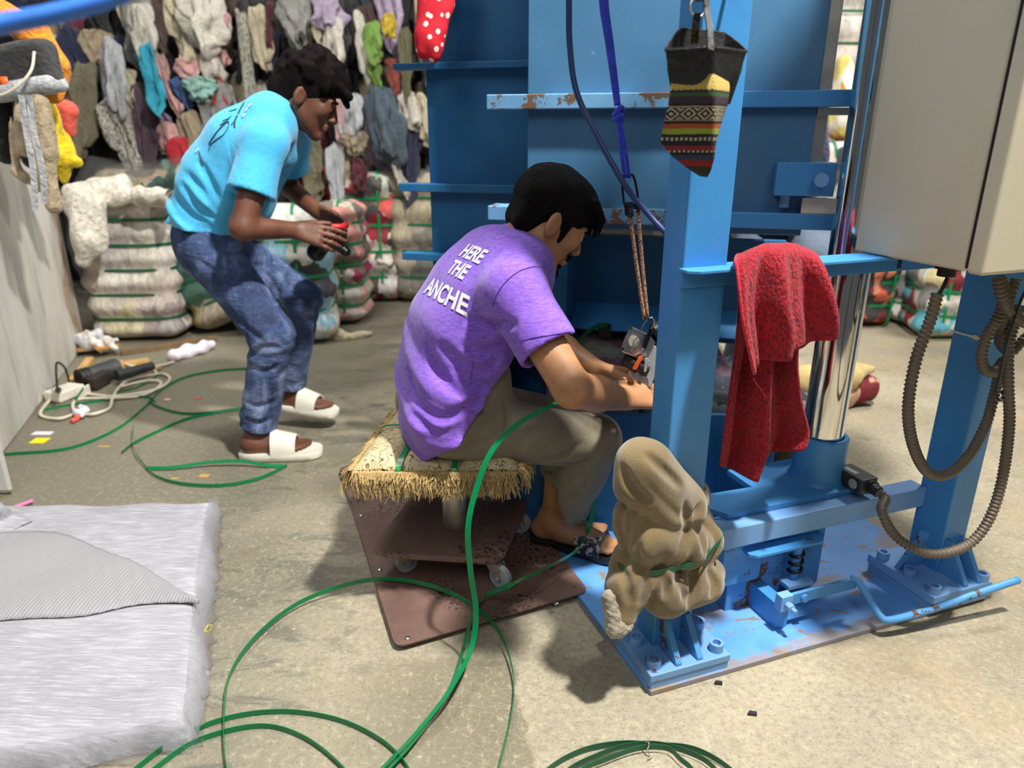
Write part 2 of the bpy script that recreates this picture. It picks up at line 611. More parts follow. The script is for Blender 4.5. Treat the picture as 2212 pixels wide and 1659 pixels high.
GC = dict(black=sr(18, 18, 19), charcoal=sr(48, 48, 48), white=sr(208, 202, 188), cream=sr(202, 190, 160), grey=sr(140, 138, 134),
          lightgrey=sr(182, 184, 186), brown=sr(70, 46, 40), beige=sr(170, 152, 124), lilac=sr(176, 158, 182), pink=sr(222, 170, 166),
          red=sr(176, 24, 40), wine=sr(100, 24, 42), navy=sr(26, 32, 66), blue=sr(70, 100, 160), teal=sr(30, 158, 184), green=sr(120, 160, 60),
          olive=sr(96, 92, 56), mauve=sr(78, 52, 66), slate=sr(70, 86, 98), orange=sr(240, 140, 30), yellow=sr(222, 190, 20),
          camo=sr(150, 150, 134), coral=sr(232, 92, 74), mint=sr(150, 196, 184), khaki=sr(118, 110, 84), rust=sr(150, 62, 44))
for k_, v_ in GC.items():
    MT['g_' + k_] = cloth(k_ + '_garment_cloth', v_, 0.3, 120, 22, 0.9, 0.3, 0.9)


# ------------------------------------------------------------------ object helpers
def finish(o, label=None, cat=None, group=None, kind=None):
    if label:
        o['label'] = label
    if cat:
        o['category'] = cat
    if group:
        o['group'] = group
    if kind:
        o['kind'] = kind
    return o


def thing(name, label, cat, loc, group=None):
    o = bpy.data.objects.new(name, None)
    o.empty_display_size = 0.05
    COL.objects.link(o)
    o.location = tuple(loc)
    return finish(o, label, cat, group)


def rootloc(p):
    while p.parent:
        p = p.parent
    return np.array(p.location)


def obj(name, geo, m, parent=None, smooth=False, bevel=0.0, label=None, cat=None, group=None, kind=None, solid=0.0, sub=0, bseg=2, angle=None):
    v, f = geo
    v = np.array(v, float)
    if parent is not None:
        org = rootloc(parent)
    else:
        org = np.array([(v[:, 0].min() + v[:, 0].max()) / 2, (v[:, 1].min() + v[:, 1].max()) / 2, v[:, 2].min()])
    me = bpy.data.meshes.new(name)
    me.from_pydata((v - org).tolist(), [], [list(map(int, q)) for q in f])
    if me.validate():
        pass
    me.materials.append(MT[m] if isinstance(m, str) else m)
    if smooth:
        me.polygons.foreach_set('use_smooth', [True] * len(me.polygons))
        if angle:
            me.set_sharp_from_angle(angle=math.radians(angle))
    me.update()
    o = bpy.data.objects.new(name, me)
    COL.objects.link(o)
    if parent is not None:
        o.parent = parent
    else:
        o.location = tuple(org)
    if solid:
        md = o.modifiers.new('solid', 'SOLIDIFY')
        md.thickness = solid
        md.offset = 0
    if bevel:
        md = o.modifiers.new('bevel', 'BEVEL')
        md.width = bevel
        md.segments = bseg
        md.limit_method = 'ANGLE'
    if sub:
        md = o.modifiers.new('sub', 'SUBSURF')
        md.levels = md.render_levels = sub
    return finish(o, label, cat, group, kind)


class MB:
    def __init__(s):
        s.v = []
        s.f = []

    def add(s, v, f):
        k = len(s.v)
        s.v.extend([tuple(map(float, p)) for p in v])
        s.f.extend([[i + k for i in q] for q in f])
        return s

    def box8(s, p):
        return s.add(p, [(0, 3, 2, 1), (4, 5, 6, 7), (0, 1, 5, 4), (1, 2, 6, 5), (2, 3, 7, 6), (3, 0, 4, 7)])

    def box(s, lo, hi, fr=None):
        p = [(x, y, z) for z in (lo[2], hi[2]) for x, y in ((lo[0], lo[1]), (hi[0], lo[1]), (hi[0], hi[1]), (lo[0], hi[1]))]
        if fr:
            p = [fr(*q) for q in p]
        return s.box8(p)

    def prism(s, poly, z0, z1, fr=None):
        n = len(poly)
        p = [(x, y, z0) for x, y in poly] + [(x, y, z1) for x, y in poly]
        if fr:
            p = [fr(*q) for q in p]
        return s.add(p, [list(range(n))[::-1], [n + i for i in range(n)]] + [(i, (i + 1) % n, n + (i + 1) % n, n + i) for i in range(n)])

    def cyl(s, a, b, r0, r1=None, n=20, caps=True):
        r1 = r0 if r1 is None else r1
        return s.tube([a, b], lambda t: r0 + (r1 - r0) * t, n, caps)

    def tube(s, path, r, n=10, caps=True, flat=None, up0=None):
        P = np.array(path, float)
        T = np.gradient(P, axis=0) if len(P) > 2 else np.array([P[1] - P[0]] * 2)
        T /= np.linalg.norm(T, axis=1)[:, None] + 1e-12
        up = np.array([0, 0, 1.0]) if up0 is None else np.array(up0, float)
        if abs(T[0] @ up) > 0.95 and up0 is None:
            up = np.array([1.0, 0, 0])
        rings = []
        N = up - T[0] * (T[0] @ up)
        N /= np.linalg.norm(N)
        for i in range(len(P)):
            N = N - T[i] * (T[i] @ N)
            N /= np.linalg.norm(N) + 1e-12
            B = np.cross(T[i], N)
            rr = r(i / (len(P) - 1)) if callable(r) else r
            ax, ay = (rr, rr) if flat is None else (rr, rr * flat)
            a = np.arange(n) * 2 * math.pi / n
            rings.append(P[i] + np.outer(np.cos(a) * ay, N) + np.outer(np.sin(a) * ax, B))
        return s.loft(rings, caps)

    def loft(s, rings, caps=True, closed=True):
        n = len(rings[0])
        v = [p for rg in rings for p in rg]
        f = []
        m = n if closed else n - 1
        for i in range(len(rings) - 1):
            for j in range(m):
                k = (j + 1) % n
                f.append((i * n + j, i * n + k, (i + 1) * n + k, (i + 1) * n + j))
        if caps and closed:
            f.append(list(range(n))[::-1])
            f.append([(len(rings) - 1) * n + j for j in range(n)])
        return s.add(v, f)

    def ribbon(s, path, width, thick=0.0012, side=None):
        """strap: rectangular section; side(i, t, T) gives the width direction"""
        P = np.array(path, float)
        T = np.gradient(P, axis=0)
        T /= np.linalg.norm(T, axis=1)[:, None] + 1e-12
        rings = []
        for i in range(len(P)):
            sd = np.array(side(i / (len(P) - 1)) if callable(side) else side, float)
            sd = sd - T[i] * (sd @ T[i])
            sd /= np.linalg.norm(sd) + 1e-9
            nn = np.cross(T[i], sd)
            w, h = sd * width / 2, nn * thick / 2
            rings.append([P[i] - w - h, P[i] + w - h, P[i] + w + h, P[i] - w + h])
        return s.loft(rings)

    def ball(s, c, r, nu=16, nv=10, Rm=None):
        r = (r, r, r) if np.isscalar(r) else r
        v = [(0, 0, -1)]
        for j in range(1, nv):
            a = -math.pi / 2 + math.pi * j / nv
            for i in range(nu):
                b = 2 * math.pi * i / nu
                v.append((math.cos(a) * math.cos(b), math.cos(a) * math.sin(b), math.sin(a)))
        v.append((0, 0, 1))
        v = np.array(v) * np.array(r)
        if Rm is not None:
            v = v @ np.array(Rm)
        f = []
        for i in range(nu):
            f.append((0, 1 + (i + 1) % nu, 1 + i))
        for j in range(nv - 2):
            for i in range(nu):
                a = 1 + j * nu
                f.append((a + i, a + (i + 1) % nu, a + nu + (i + 1) % nu, a + nu + i))
        a = 1 + (nv - 2) * nu
        for i in range(nu):
            f.append((a + i, a + (i + 1) % nu, len(v) - 1))
        return s.add(v + np.array(c), f)

    @property
    def g(s):
        return (s.v, s.f)


def spline(pts, n=12, closed=False):
    P = [np.array(p, float) for p in pts]
    if closed:
        P = [P[-1]] + P + [P[0], P[1]]
    else:
        P = [2 * P[0] - P[1]] + P + [2 * P[-1] - P[-2]]
    out = []
    for i in range(1, len(P) - 2):
        a, b, c, d = P[i - 1:i + 3]
        for k in range(n):
            t = k / n
            out.append(0.5 * (2 * b + (c - a) * t + (2 * a - 5 * b + 4 * c - d) * t * t + (3 * b - a - 3 * c + d) * t ** 3))
    if not closed:
        out.append(P[-2])
    return out


# ------------------------------------------------------------------ blended solids (for bodies, cloth bundles, soft things)
class Soft:
    def __init__(s, lo, hi, h):
        s.lo = np.array(lo, float)
        s.h = h
        s.n = np.ceil((np.array(hi) - s.lo) / h).astype(int) + 1
        s.f = np.full(s.n, 1.0, np.float32)

    def reg(s, lo, hi):
        a = np.clip(np.floor((np.array(lo) - s.lo) / s.h).astype(int), 0, s.n)
        b = np.clip(np.ceil((np.array(hi) - s.lo) / s.h).astype(int) + 1, 0, s.n)
        sl = tuple(slice(x, y) for x, y in zip(a, b))
        ax = [(s.lo[i] + s.h * np.arange(a[i], b[i])).astype(np.float32) for i in range(3)]
        return sl, ax[0][:, None, None], ax[1][None, :, None], ax[2][None, None, :]

    def comb(s, sl, d, k, mode):
        f = s.f[sl]
        if f.size == 0:
            return
        if mode == 's':
            d = -d
        if mode == 'u':
            if k > 0:
                h = np.clip(0.5 + 0.5 * (f - d) / k, 0, 1)
                s.f[sl] = f + (d - f) * h - k * h * (1 - h)
            else:
                s.f[sl] = np.minimum(f, d)
        else:
            if k > 0:
                h = np.clip(0.5 - 0.5 * (f - d) / k, 0, 1)
                s.f[sl] = f + (d - f) * h + k * h * (1 - h)
            else:
                s.f[sl] = np.maximum(f, d)

    def cap(s, a, b, ra, rb=None, k=0.02, mode='u'):
        rb = ra if rb is None else rb
        a, b = np.array(a, float), np.array(b, float)
        m = max(ra, rb) + k + 3 * s.h
        sl, X, Y, Z = s.reg(np.minimum(a, b) - m, np.maximum(a, b) + m)
        ba = b - a
        L = float(ba @ ba) + 1e-9
        px, py, pz = X - a[0], Y - a[1], Z - a[2]
        t = np.clip((px * ba[0] + py * ba[1] + pz * ba[2]) / L, 0, 1)
        d = np.sqrt((px - t * ba[0]) ** 2 + (py - t * ba[1]) ** 2 + (pz - t * ba[2]) ** 2) - (ra + (rb - ra) * t)
        s.comb(sl, d, k, mode)
        return s

    def ell(s, c, r, Rm=None, k=0.02, mode='u'):
        c = np.array(c, float)
        r = np.array(r, float) if not np.isscalar(r) else np.array([r] * 3)
        m = r.max() + k + 3 * s.h
        sl, X, Y, Z = s.reg(c - m, c + m)
        q = [X - c[0], Y - c[1], Z - c[2]]
        if Rm is not None:
            q = [q[0] * Rm[i][0] + q[1] * Rm[i][1] + q[2] * Rm[i][2] for i in range(3)]
        k0 = np.sqrt((q[0] / r[0]) ** 2 + (q[1] / r[1]) ** 2 + (q[2] / r[2]) ** 2)
        k1 = np.sqrt((q[0] / r[0] ** 2) ** 2 + (q[1] / r[1] ** 2) ** 2 + (q[2] / r[2] ** 2) ** 2) + 1e-6
        s.comb(sl, k0 * (k0 - 1) / k1, k, mode)
        return s

    def rbox(s, c, hs, r, Rm=None, k=0.02, mode='u'):
        c = np.array(c, float)
        m = np.linalg.norm(hs) + r + k + 3 * s.h
        sl, X, Y, Z = s.reg(c - m, c + m)
        q = [X - c[0], Y - c[1], Z - c[2]]
        if Rm is not None:
            q = [q[0] * Rm[i][0] + q[1] * Rm[i][1] + q[2] * Rm[i][2] for i in range(3)]
        e = [np.abs(q[i]) - (hs[i] - r) for i in range(3)]
        o = np.sqrt(sum(np.maximum(x, 0) ** 2 for x in e))
        i_ = np.minimum(np.maximum(np.maximum(e[0], e[1]), e[2]), 0)
        s.comb(sl, o + i_ - r, k, mode)
        return s

    def plane(s, p, n, k=0.0):
        """keep what lies behind the plane"""
        n = nrm(n)
        sl, X, Y, Z = s.reg(s.lo, s.lo + s.n * s.h)
        d = ((X - p[0]) * n[0] + (Y - p[1]) * n[1] + (Z - p[2]) * n[2]).astype(np.float32)
        s.comb(sl, d, k, 'i')
        return s

    def disp(s, fn):
        sl, X, Y, Z = s.reg(s.lo, s.lo + s.n * s.h)
        s.f = (s.f + fn(X, Y, Z)).astype(np.float32)
        return s

    def mesh(s):
        f, n = s.f, s.n
        ins = f < 0
        c = np.zeros(n - 1, np.uint8)
        cs = [(i, j, k) for i in (0, 1) for j in (0, 1) for k in (0, 1)]
        for i, j, k in cs:
            c += ins[i:n[0] - 1 + i, j:n[1] - 1 + j, k:n[2] - 1 + k]
        I = np.nonzero((c > 0) & (c < 8))
        idm = np.full(n - 1, -1, np.int32)
        idm[I] = np.arange(len(I[0]))
        val = {q: f[I[0] + q[0], I[1] + q[1], I[2] + q[2]].astype(float) for q in cs}
        acc = np.zeros((len(I[0]), 3))
        cnt = np.zeros(len(I[0]))
        for p in cs:
            for ax in range(3):
                if p[ax]:
                    continue
                q = list(p)
                q[ax] = 1
                q = tuple(q)
                va, vb = val[p], val[q]
                m = (va < 0) != (vb < 0)
                t = np.where(m, va / (va - vb + 1e-12), 0)
                for d in range(3):
                    acc[:, d] += np.where(m, p[d] + (t if d == ax else 0), 0)
                cnt += m
        V = s.lo + (np.stack(I, 1) + acc / cnt[:, None]) * s.h
        F = []
        for ax in range(3):
            o1, o2 = (ax + 1) % 3, (ax + 2) % 3
            A = [slice(None)] * 3
            B = [slice(None)] * 3
            A[ax] = slice(0, -1)
            B[ax] = slice(1, None)
            ch = ins[tuple(A)] != ins[tuple(B)]
            e = np.stack(np.nonzero(ch), 1)
            ok = (e[:, o1] > 0) & (e[:, o2] > 0) & (e[:, o1] < n[o1] - 1) & (e[:, o2] < n[o2] - 1)
            e = e[ok]

            def cell(d1, d2):
                q = e.copy()
                q[:, o1] -= d1
                q[:, o2] -= d2
                return idm[q[:, 0], q[:, 1], q[:, 2]]
            quad = np.stack([cell(1, 1), cell(0, 1), cell(0, 0), cell(1, 0)], 1)
            inn = ins[e[:, 0], e[:, 1], e[:, 2]]
            quad[~inn] = quad[~inn][:, ::-1]
            F.append(quad)
        F = np.concatenate(F)
        return V, F[(F >= 0).all(1)]


def creases(S, lines, r=0.003, k=0.016):
    """press fold lines into a soft surface along paths seen on it"""
    V, F = S.mesh()
    tr = BVHTree.FromPolygons([Vector(v) for v in V], [tuple(map(int, f)) for f in F])
    for ln in lines:
        hits = []
        for x, y, _ in spline([(a, b, 0) for a, b in ln], 4):
            h = tr.ray_cast(Vector(CAMP), Vector(nrm(ray(x, y))))
            if h[0] is not None:
                hits.append(np.array(h[0]))
        m = len(hits)
        for i in range(m - 1):
            if np.linalg.norm(hits[i + 1] - hits[i]) < 0.06:
                t0, t1 = math.sin(math.pi * (i + .2) / m), math.sin(math.pi * (i + 1.2) / m)
                S.cap(hits[i], hits[i + 1], r * (0.4 + t0), r * (0.4 + max(t1, 0)), k, 's')


def soft_obj(name, S, m, parent=None, **kw):
    V, F = S.mesh()
    return obj(name, (V, F.tolist()), m, parent, smooth=True, **kw)


def waves(seed, freq, n=5, stretch=(1, 1, 1)):
    """sum of warped waves, about -1..1"""
    rs = np.random.RandomState(seed)
    ks = rs.normal(size=(n, 3)) * np.array(stretch)
    ks = ks / np.linalg.norm(ks, axis=1)[:, None] * freq * rs.uniform(0.6, 1.5, n)[:, None]
    ph = rs.uniform(0, 6.28, n)
    kw_ = rs.normal(size=(n, 3)) * freq * 0.35

    def fn(X, Y, Z):
        o = 0
        for i in range(n):
            w = np.sin(X * kw_[i][0] + Y * kw_[i][1] + Z * kw_[i][2] + ph[i]) * 1.1
            o = o + np.sin(X * ks[i][0] + Y * ks[i][1] + Z * ks[i][2] + ph[i] * 2 + w)
        return (o / n * 1.4).astype(np.float32)
    return fn


def frame(f, up=(0, 0, 1)):
    """rows: forward, left, up"""
    f = nrm(f)
    u = np.array(up, float)
    u = nrm(u - f * (u @ f))
    return np.array([f, np.cross(u, f), u])


# ------------------------------------------------------------------ people
def head_loc(c, Rm, sc=1.0):
    return lambda x, y, z: np.array(c) + (x * Rm[0] + y * Rm[1] + z * Rm[2]) * sc


def add_head(S, c, Rm, neck_to, sc=1.0, neck_r=0.054):
    L = head_loc(c, Rm, sc)
    q = sc
    S.cap(L(-0.03, 0, -0.04), neck_to, neck_r * q, neck_r * 1.12 * q, 0.02)
    S.ell(L(-0.012, 0, 0.028), np.array([0.097, 0.075, 0.088]) * q, Rm, 0.02)
    S.ell(L(0.028, 0, -0.028), np.array([0.064, 0.060, 0.080]) * q, Rm, 0.03)
    for y in (-1, 1):
        S.cap(L(-0.012, y * 0.050, -0.045), L(0.066, y * 0.012, -0.098), 0.022 * q, 0.017 * q, 0.022)
        S.ell(L(0.060, y * 0.042, -0.012), 0.024 * q, None, 0.02)
    S.ell(L(0.074, 0, -0.100), 0.018 * q, None, 0.014)
    S.cap(L(0.082, -0.034, 0.026), L(0.082, 0.034, 0.026), 0.012 * q, 0.012 * q, 0.014)
    for y in (-1, 1):
        S.ell(L(0.101, y * 0.032, 0.004), np.array([0.016, 0.018, 0.012]) * q, Rm, 0.012, 's')
        S.ell(L(0.082, y * 0.032, 0.004), 0.0125 * q, None, 0.003)
    S.cap(L(0.090, 0, 0.016), L(0.113, 0, -0.026), 0.009 * q, 0.0115 * q, 0.008)
    for y in (-1, 1):
        S.ell(L(0.103, y * 0.012, -0.031), 0.009 * q, None, 0.006)
    S.cap(L(0.094, -0.018, -0.056), L(0.094, 0.018, -0.056), 0.0075 * q, None, 0.005)
    S.cap(L(0.092, -0.015, -0.068), L(0.092, 0.015, -0.068), 0.008 * q, None, 0.005)
    for y in (-1, 1):
        Re = frame(Rm[0] * 0.9 - Rm[1] * y * 0.42, Rm[2] - 0.22 * Rm[0])
        S.ell(L(-0.018, y * 0.084, -0.004), np.array([0.022, 0.009, 0.034]) * q, Re, 0.006)
        S.ell(L(-0.012, y * 0.092, -0.002), np.array([0.013, 0.006, 0.021]) * q, Re, 0.004, 's')
    return L


def add_hand(S, w, d, n, side, curl=(0.5, 0.55, 0.6, 0.7), thumb=(0.6, 0.7, 0.35), sc=1.0):
    d = nrm(d)
    n = nrm(np.array(n) - d * (np.array(n) @ d))
    l = np.cross(d, n) * side
    w = np.array(w)
    ks = [w + (d * 0.088 + l * x) * sc for x in (0.032, 0.011, -0.010, -0.030)]
    for i, kp in enumerate(ks):
        S.cap(w + (d * 0.008 + l * (0.014, 0.005, -0.005, -0.014)[i]) * sc, kp, 0.0155 * sc, 0.0115 * sc, 0.012)
    tips = []
    for i, kp in enumerate(ks):
        ln = ((0.043, 0.026, 0.021), (0.048, 0.030, 0.022), (0.044, 0.028, 0.021), (0.034, 0.021, 0.019))[i]
        a = 0.0
        p = kp
        r = (0.0098, 0.0100, 0.0096, 0.0086)[i]
        for j in range(3):
            a += curl[i] * (0.8, 1.15, 0.8)[j]
            q = p + (d * math.cos(a) + n * math.sin(a)) * ln[j] * sc + l * (0.0035 - 0.0025 * i) * (1 if j == 0 else 0) * sc
            S.cap(p, q, r * sc * (1 - 0.10 * j), r * sc * (0.92 - 0.10 * j), 0.0035)
            p = q
        tips.append(p)
    p = w + (d * 0.018 + l * 0.024) * sc
    dr = nrm(d * thumb[0] + l * thumb[1] + n * thumb[2])
    for j, (ln, r) in enumerate(((0.044, 0.0145), (0.032, 0.0115), (0.026, 0.0105))):
        q = p + dr * ln * sc
        S.cap(p, q, r * sc, r * 0.88 * sc, 0.007 if j == 0 else 0.004)
        p = q
        dr = nrm(dr * 0.9 + d * 0.34 + n * 0.08)
    return tips


def add_foot(S, ank, heel, toe, sc=1.0):
    heel, toe = np.array(heel, float), np.array(toe, float)
    d = nrm(toe - heel)
    up = np.array([0, 0, 1.0])
    up = nrm(up - d * (up @ d))
    l = np.cross(up, d)
    q = lambda x, y, z: heel + (d * x + l * y + up * z) * sc
    S.cap(ank, q(0.03, 0, 0.035), 0.040 * sc, 0.034 * sc, 0.02)
    S.ell(q(0.015, 0, 0.030), 0.032 * sc, None, 0.02)
    S.cap(q(0.03, 0, 0.030), q(0.165, 0.012, 0.020), 0.030 * sc, 0.022 * sc, 0.02)
    S.cap(q(0.05, -0.008, 0.026), q(0.155, -0.022, 0.017), 0.024 * sc, 0.019 * sc, 0.02)
    S.cap(ank, q(0.13, 0.0, 0.035), 0.036 * sc, 0.020 * sc, 0.03)
    for i, y in enumerate((0.030, 0.013, -0.002, -0.016, -0.029)):
        x = 0.222 - (0.0, 0.002, 0.010, 0.020, 0.034)[i]
        r = (0.0125, 0.009, 0.0085, 0.008, 0.0075)[i]
        S.cap(q(x - 0.05, y * 0.9, 0.018), q(x, y, 0.013), r * 1.05 * sc, r * sc, 0.006)
    return q


def torso(S, levels, lat, k=0.05):
    lat = np.array(lat)
    for (c0, w0, r0), (c1, w1, r1) in zip(levels[:-1], levels[1:]):
        for j in (-1, -0.5, 0, 0.5, 1):
            S.cap(np.array(c0) + lat * w0 * j, np.array(c1) + lat * w1 * j, r0, r1, k)



def mottled():
    t = NT('mottled_garment_cloth')
    n = t.noise(38, detail=3, dist=0.6)
    t.col(t.ramp(n, [(0.44, sr(60, 60, 54)), (0.5, sr(176, 174, 158)), (0.62, sr(196, 192, 178))]))
    t.set(0.9)
    t.bump(t.noise(22, detail=3, dist=1.0), 0.8, 0.02)
    return t.m


MT['g_camo'] = mottled()

# ================================================================== SETTING
b = MB()
b.add([(-4.5, -0.6, 0), (6.0, -0.6, 0), (6.0, 8.5, 0), (-4.5, 8.5, 0)], [(0, 1, 2, 3)])
fl = obj('floor', b.g, 'floor', kind='structure')
for v_ in fl.data.vertices:
    v_.co += fl.location
fl.location = (0, 0, 0)
b = MB()
p0, p1 = np.array([-2.03, 2.60]), np.array([-2.571, 4.135])
dn = nrm(np.array([p1[1] - p0[1], -(p1[0] - p0[0])]))
b.prism([tuple(p0), tuple(p1), tuple(p1 - dn * 0.10), tuple(p0 - dn * 0.10)][::-1], 0, 1.35)
wl = obj('wall_left', b.g, 'wall', kind='structure', bevel=0.008)
b = MB()
e0 = G(33, 1070)[:2]
b.prism([tuple(e0), tuple(e0 + np.array([-0.05, 0.05])), tuple(e0 + np.array([-1.1, 0.09])), tuple(e0 + np.array([-1.1, 0.0]))][::-1], 0, 1.0)
obj('trim_1', b.g, 'wall', kind='structure', bevel=0.02)
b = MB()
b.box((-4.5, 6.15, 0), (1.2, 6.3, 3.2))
obj('wall_back', b.g, simple('gap_shade_wall', (0.012, 0.012, 0.012), 0.9), kind='structure')  # near-black colour stands for the shade in gaps between the clothes
b = MB()
b.box((1.2, 8.3, 0), (6.0, 8.5, 3.2))
obj('wall_right', b.g, simple('grey_rear_wall', sr(120, 116, 108), 0.9), kind='structure')

# ================================================================== PRESS
O = np.array([0.313, 1.287, 0.0])
A20 = math.radians(20)
UV, VV = np.array([math.cos(A20), math.sin(A20), 0]), np.array([-math.sin(A20), math.cos(A20), 0])
ZV = np.array([0, 0, 1.0])


def fr(u, v, z):
    return O + u * UV + v * VV + z * ZV


def PV(px, py, v):
    """point of the plane v = const of the press frame seen at a pixel"""
    r = ray(px, py)
    return CAMP + r * ((v - (CAMP - O) @ VV) / (r @ VV))


A15 = math.radians(-15)
U2, V2 = np.array([math.cos(A15), math.sin(A15), 0]), np.array([-math.sin(A15), math.cos(A15), 0])
C2 = W(1300, 460, 2.05)
C2[2] = 0


def fc(a, w, z):
    return C2 + a * U2 + w * V2 + z * ZV


press = thing('baling_press', 'large blue textile baling press with two posts, chromed ram rod and lifted ribbed chamber', 'machine', fr(0.5, 0.6, 0))
P = lambda name, b, m='blue', par=None, **kw: obj(name, b.g if isinstance(b, MB) else b, m, par or press, **kw)

P('base_plate', MB().prism([(0, 0), (1.066, 0), (1.06, 0.20), (1.05, 0.45), (1.0, 1.5), (-0.01, 1.5)], 0.0, 0.014, fr), 'base', bevel=0.002)


def hexbolt(par, u, v, z, r=0.0165, m='blue_pale', h=0.021):
    b = MB().cyl(fr(u, v, z), fr(u, v, z + h), r, r, 20, False)
    n = 20
    c = fr(u, v, z + h)
    ro = [c + r * (math.cos(2 * math.pi * i / n) * UV + math.sin(2 * math.pi * i / n) * VV) for i in range(n)]
    rh = []
    for i in range(n):
        a = 2 * math.pi * i / n
        hexr = r * 0.56 / max(math.cos(((a + math.pi / 6) % (math.pi / 3)) - math.pi / 6), 0.1)
        rh.append(c + hexr * (math.cos(a) * UV + math.sin(a) * VV))
    b.loft([ro, rh, [p - ZV * 0.012 for p in rh]], False)
    b.add([p - ZV * 0.012 for p in rh], [list(range(n))])
    return P('bolt', b, m, par)


def gusset(par, u, v0, v1, z0, z1, t=0.015, m='blue_worn'):
    b = MB()
    pr = [(v1, z0), (v0, z0), (v0, z0 + 0.006), (v1 - 0.018, z1), (v1, z1)]
    n = len(pr)
    v = [fr(u - t / 2, a, z) for a, z in pr] + [fr(u + t / 2, a, z) for a, z in pr]
    b.add(v, [list(range(n)), [n + i for i in range(n)][::-1]] + [(i, n + i, n + (i + 1) % n, (i + 1) % n) for i in range(n)])
    P('gusset', b, m, par, bevel=0.0015)


colm = P('column', MB().box((0.055, 0.09, 0.05), (0.158, 0.168, 2.0), fr), 'blue', bevel=0.004)
P('foot_plate', MB().box((0.0, 0.004, 0.033), (0.213, 0.215, 0.052), fr).box((0.003, 0.006, 0.012), (0.210, 0.215, 0.032), fr), 'blue_pale', colm, bevel=0.002)
for u in (0.078, 0.135):
    gusset(colm, u, 0.012, 0.092, 0.052, 0.135)
for u, v in ((0.024, 0.033), (0.190, 0.030), (0.024, 0.115), (0.196, 0.115)):
    hexbolt(colm, u, v, 0.052)
post = P('column', MB().box((0.93, 0.073, 0.05), (1.015, 0.172, 2.0), fr), 'blue', bevel=0.004)
P('foot_plate', MB().box((0.828, -0.012, 0.040), (1.035, 0.208, 0.066), fr).box((0.832, -0.008, 0.012), (1.03, 0.205, 0.039), fr), 'blue_pale', post, bevel=0.002)
for u in (0.948, 0.998):
    gusset(post, u, -0.004, 0.075, 0.066, 0.165)
gl = MB()
pr_ = [(0.84, 0.066), (0.93, 0.066), (0.93, 0.17), (0.915, 0.17)]
v_ = [fr(a, 0.115, z) for a, z in pr_] + [fr(a, 0.130, z) for a, z in pr_]
gl.add(v_, [(0, 1, 2, 3), (7, 6, 5, 4), (0, 4, 5, 1), (1, 5, 6, 2), (2, 6, 7, 3), (3, 7, 4, 0)])
P('gusset', gl, 'blue_worn', post)
for u, v in ((0.851, 0.178), (0.853, 0.090), (0.846, 0.008), (1.016, 0.006)):
    hexbolt(post, u, v, 0.066)
P('zip_tie', MB().box((0.927, 0.070, 0.722), (1.018, 0.0725, 0.727), fr).box((0.9265, 0.070, 0.722), (0.9295, 0.176, 0.727), fr).box((0.926, 0.10, 0.719), (0.9295, 0.112, 0.73), fr), 'white_plastic', post, label='white zip tie')

P('added_shade_block', MB().box((0.10, 0.05, 1.85), (0.40, 0.20, 2.25), fr).box((0.40, 0.02, 1.85), (1.08, 0.12, 2.25), fr), 'blue_deep', bevel=0.004)  # unseen block added over the posts, stepped to shade face and bed
P('cross_beam', MB().box((0.158, 0.15, 0.230), (0.93, 0.203, 0.288), fr), 'blue_pale', bevel=0.003)
arm = MB()
arm.box((0.05, 0.082, 0.914), (0.93, 0.0885, 0.949), fr)
arm.prism([(0.046, 0.060), (0.066, 0.045), (0.93, 0.045), (0.93, 0.118), (0.159, 0.118), (0.159, 0.0895), (0.046, 0.0895)], 0.947, 0.953, fr)
P('bracket_arm', arm, 'blue', bevel=0.001)
P('bracket_slot', MB().box((0.600, 0.0812, 0.920), (0.612, 0.0825, 0.942), fr), 'black')
P('rod_base_plate', MB().prism([(0.31, 0.19), (0.80, 0.19), (0.80, 0.40), (0.46, 0.40), (0.46, 0.292), (0.30, 0.30), (0.27, 0.25)], 0.2885, 0.305, fr), 'blue', bevel=0.002)
cu, cv = 0.667, 0.283
rod = P('ram_rod', MB().cyl(fr(cu, cv, 0.40), fr(cu, cv, 2.3), 0.0525, None, 48), 'chrome', smooth=True, angle=40, label='chromed ram rod')
ring = MB()
n_ = 40
rr_ = lambda r, z: [fr(cu + r * math.cos(2 * math.pi * i / n_), cv + r * math.sin(2 * math.pi * i / n_), z) for i in range(n_)]
ring.loft([rr_(0.078, 0.303), rr_(0.070, 0.315), rr_(0.068, 0.325), rr_(0.068, 0.428), rr_(0.065, 0.432), rr_(0.056, 0.432), rr_(0.056, 0.40)], False)
P('rod_collar', ring, 'blue', smooth=True, angle=35)
P('support_block', MB().box((0.30, 0.175, 0.10), (0.42, 0.29, 0.229), fr).box((0.33, 0.185, 0.013), (0.50, 0.30, 0.229), fr), 'blue_worn', bevel=0.002)
P('support_web', MB().box((0.50, 0.21, 0.013), (0.655, 0.225, 0.229), fr), 'blue')
P('latch_shelf', MB().prism([(0.355, 0.150), (0.372, 0.134), (0.575, 0.134), (0.603, 0.16), (0.603, 0.183), (0.355, 0.184)], 0.196, 0.204, fr), 'blue', bevel=0.001)
P('screw', MB().cyl(fr(0.545, 0.150, 0.204), fr(0.545, 0.150, 0.208), 0.009, None, 14), 'steel')
sp = [fr(0.515 + 0.016 * math.cos(t), 0.155 + 0.016 * math.sin(t), 0.105 + 0.0036 * t) for t in np.linspace(0, 2 * math.pi * 3.2, 80)]
P('spring', MB().tube(sp, 0.0042, 8), 'blackmetal', smooth=True)
P('spring_pin', MB().cyl(fr(0.515, 0.155, 0.085), fr(0.515, 0.155, 0.196), 0.0125, None, 16), 'blue', smooth=True, angle=40)
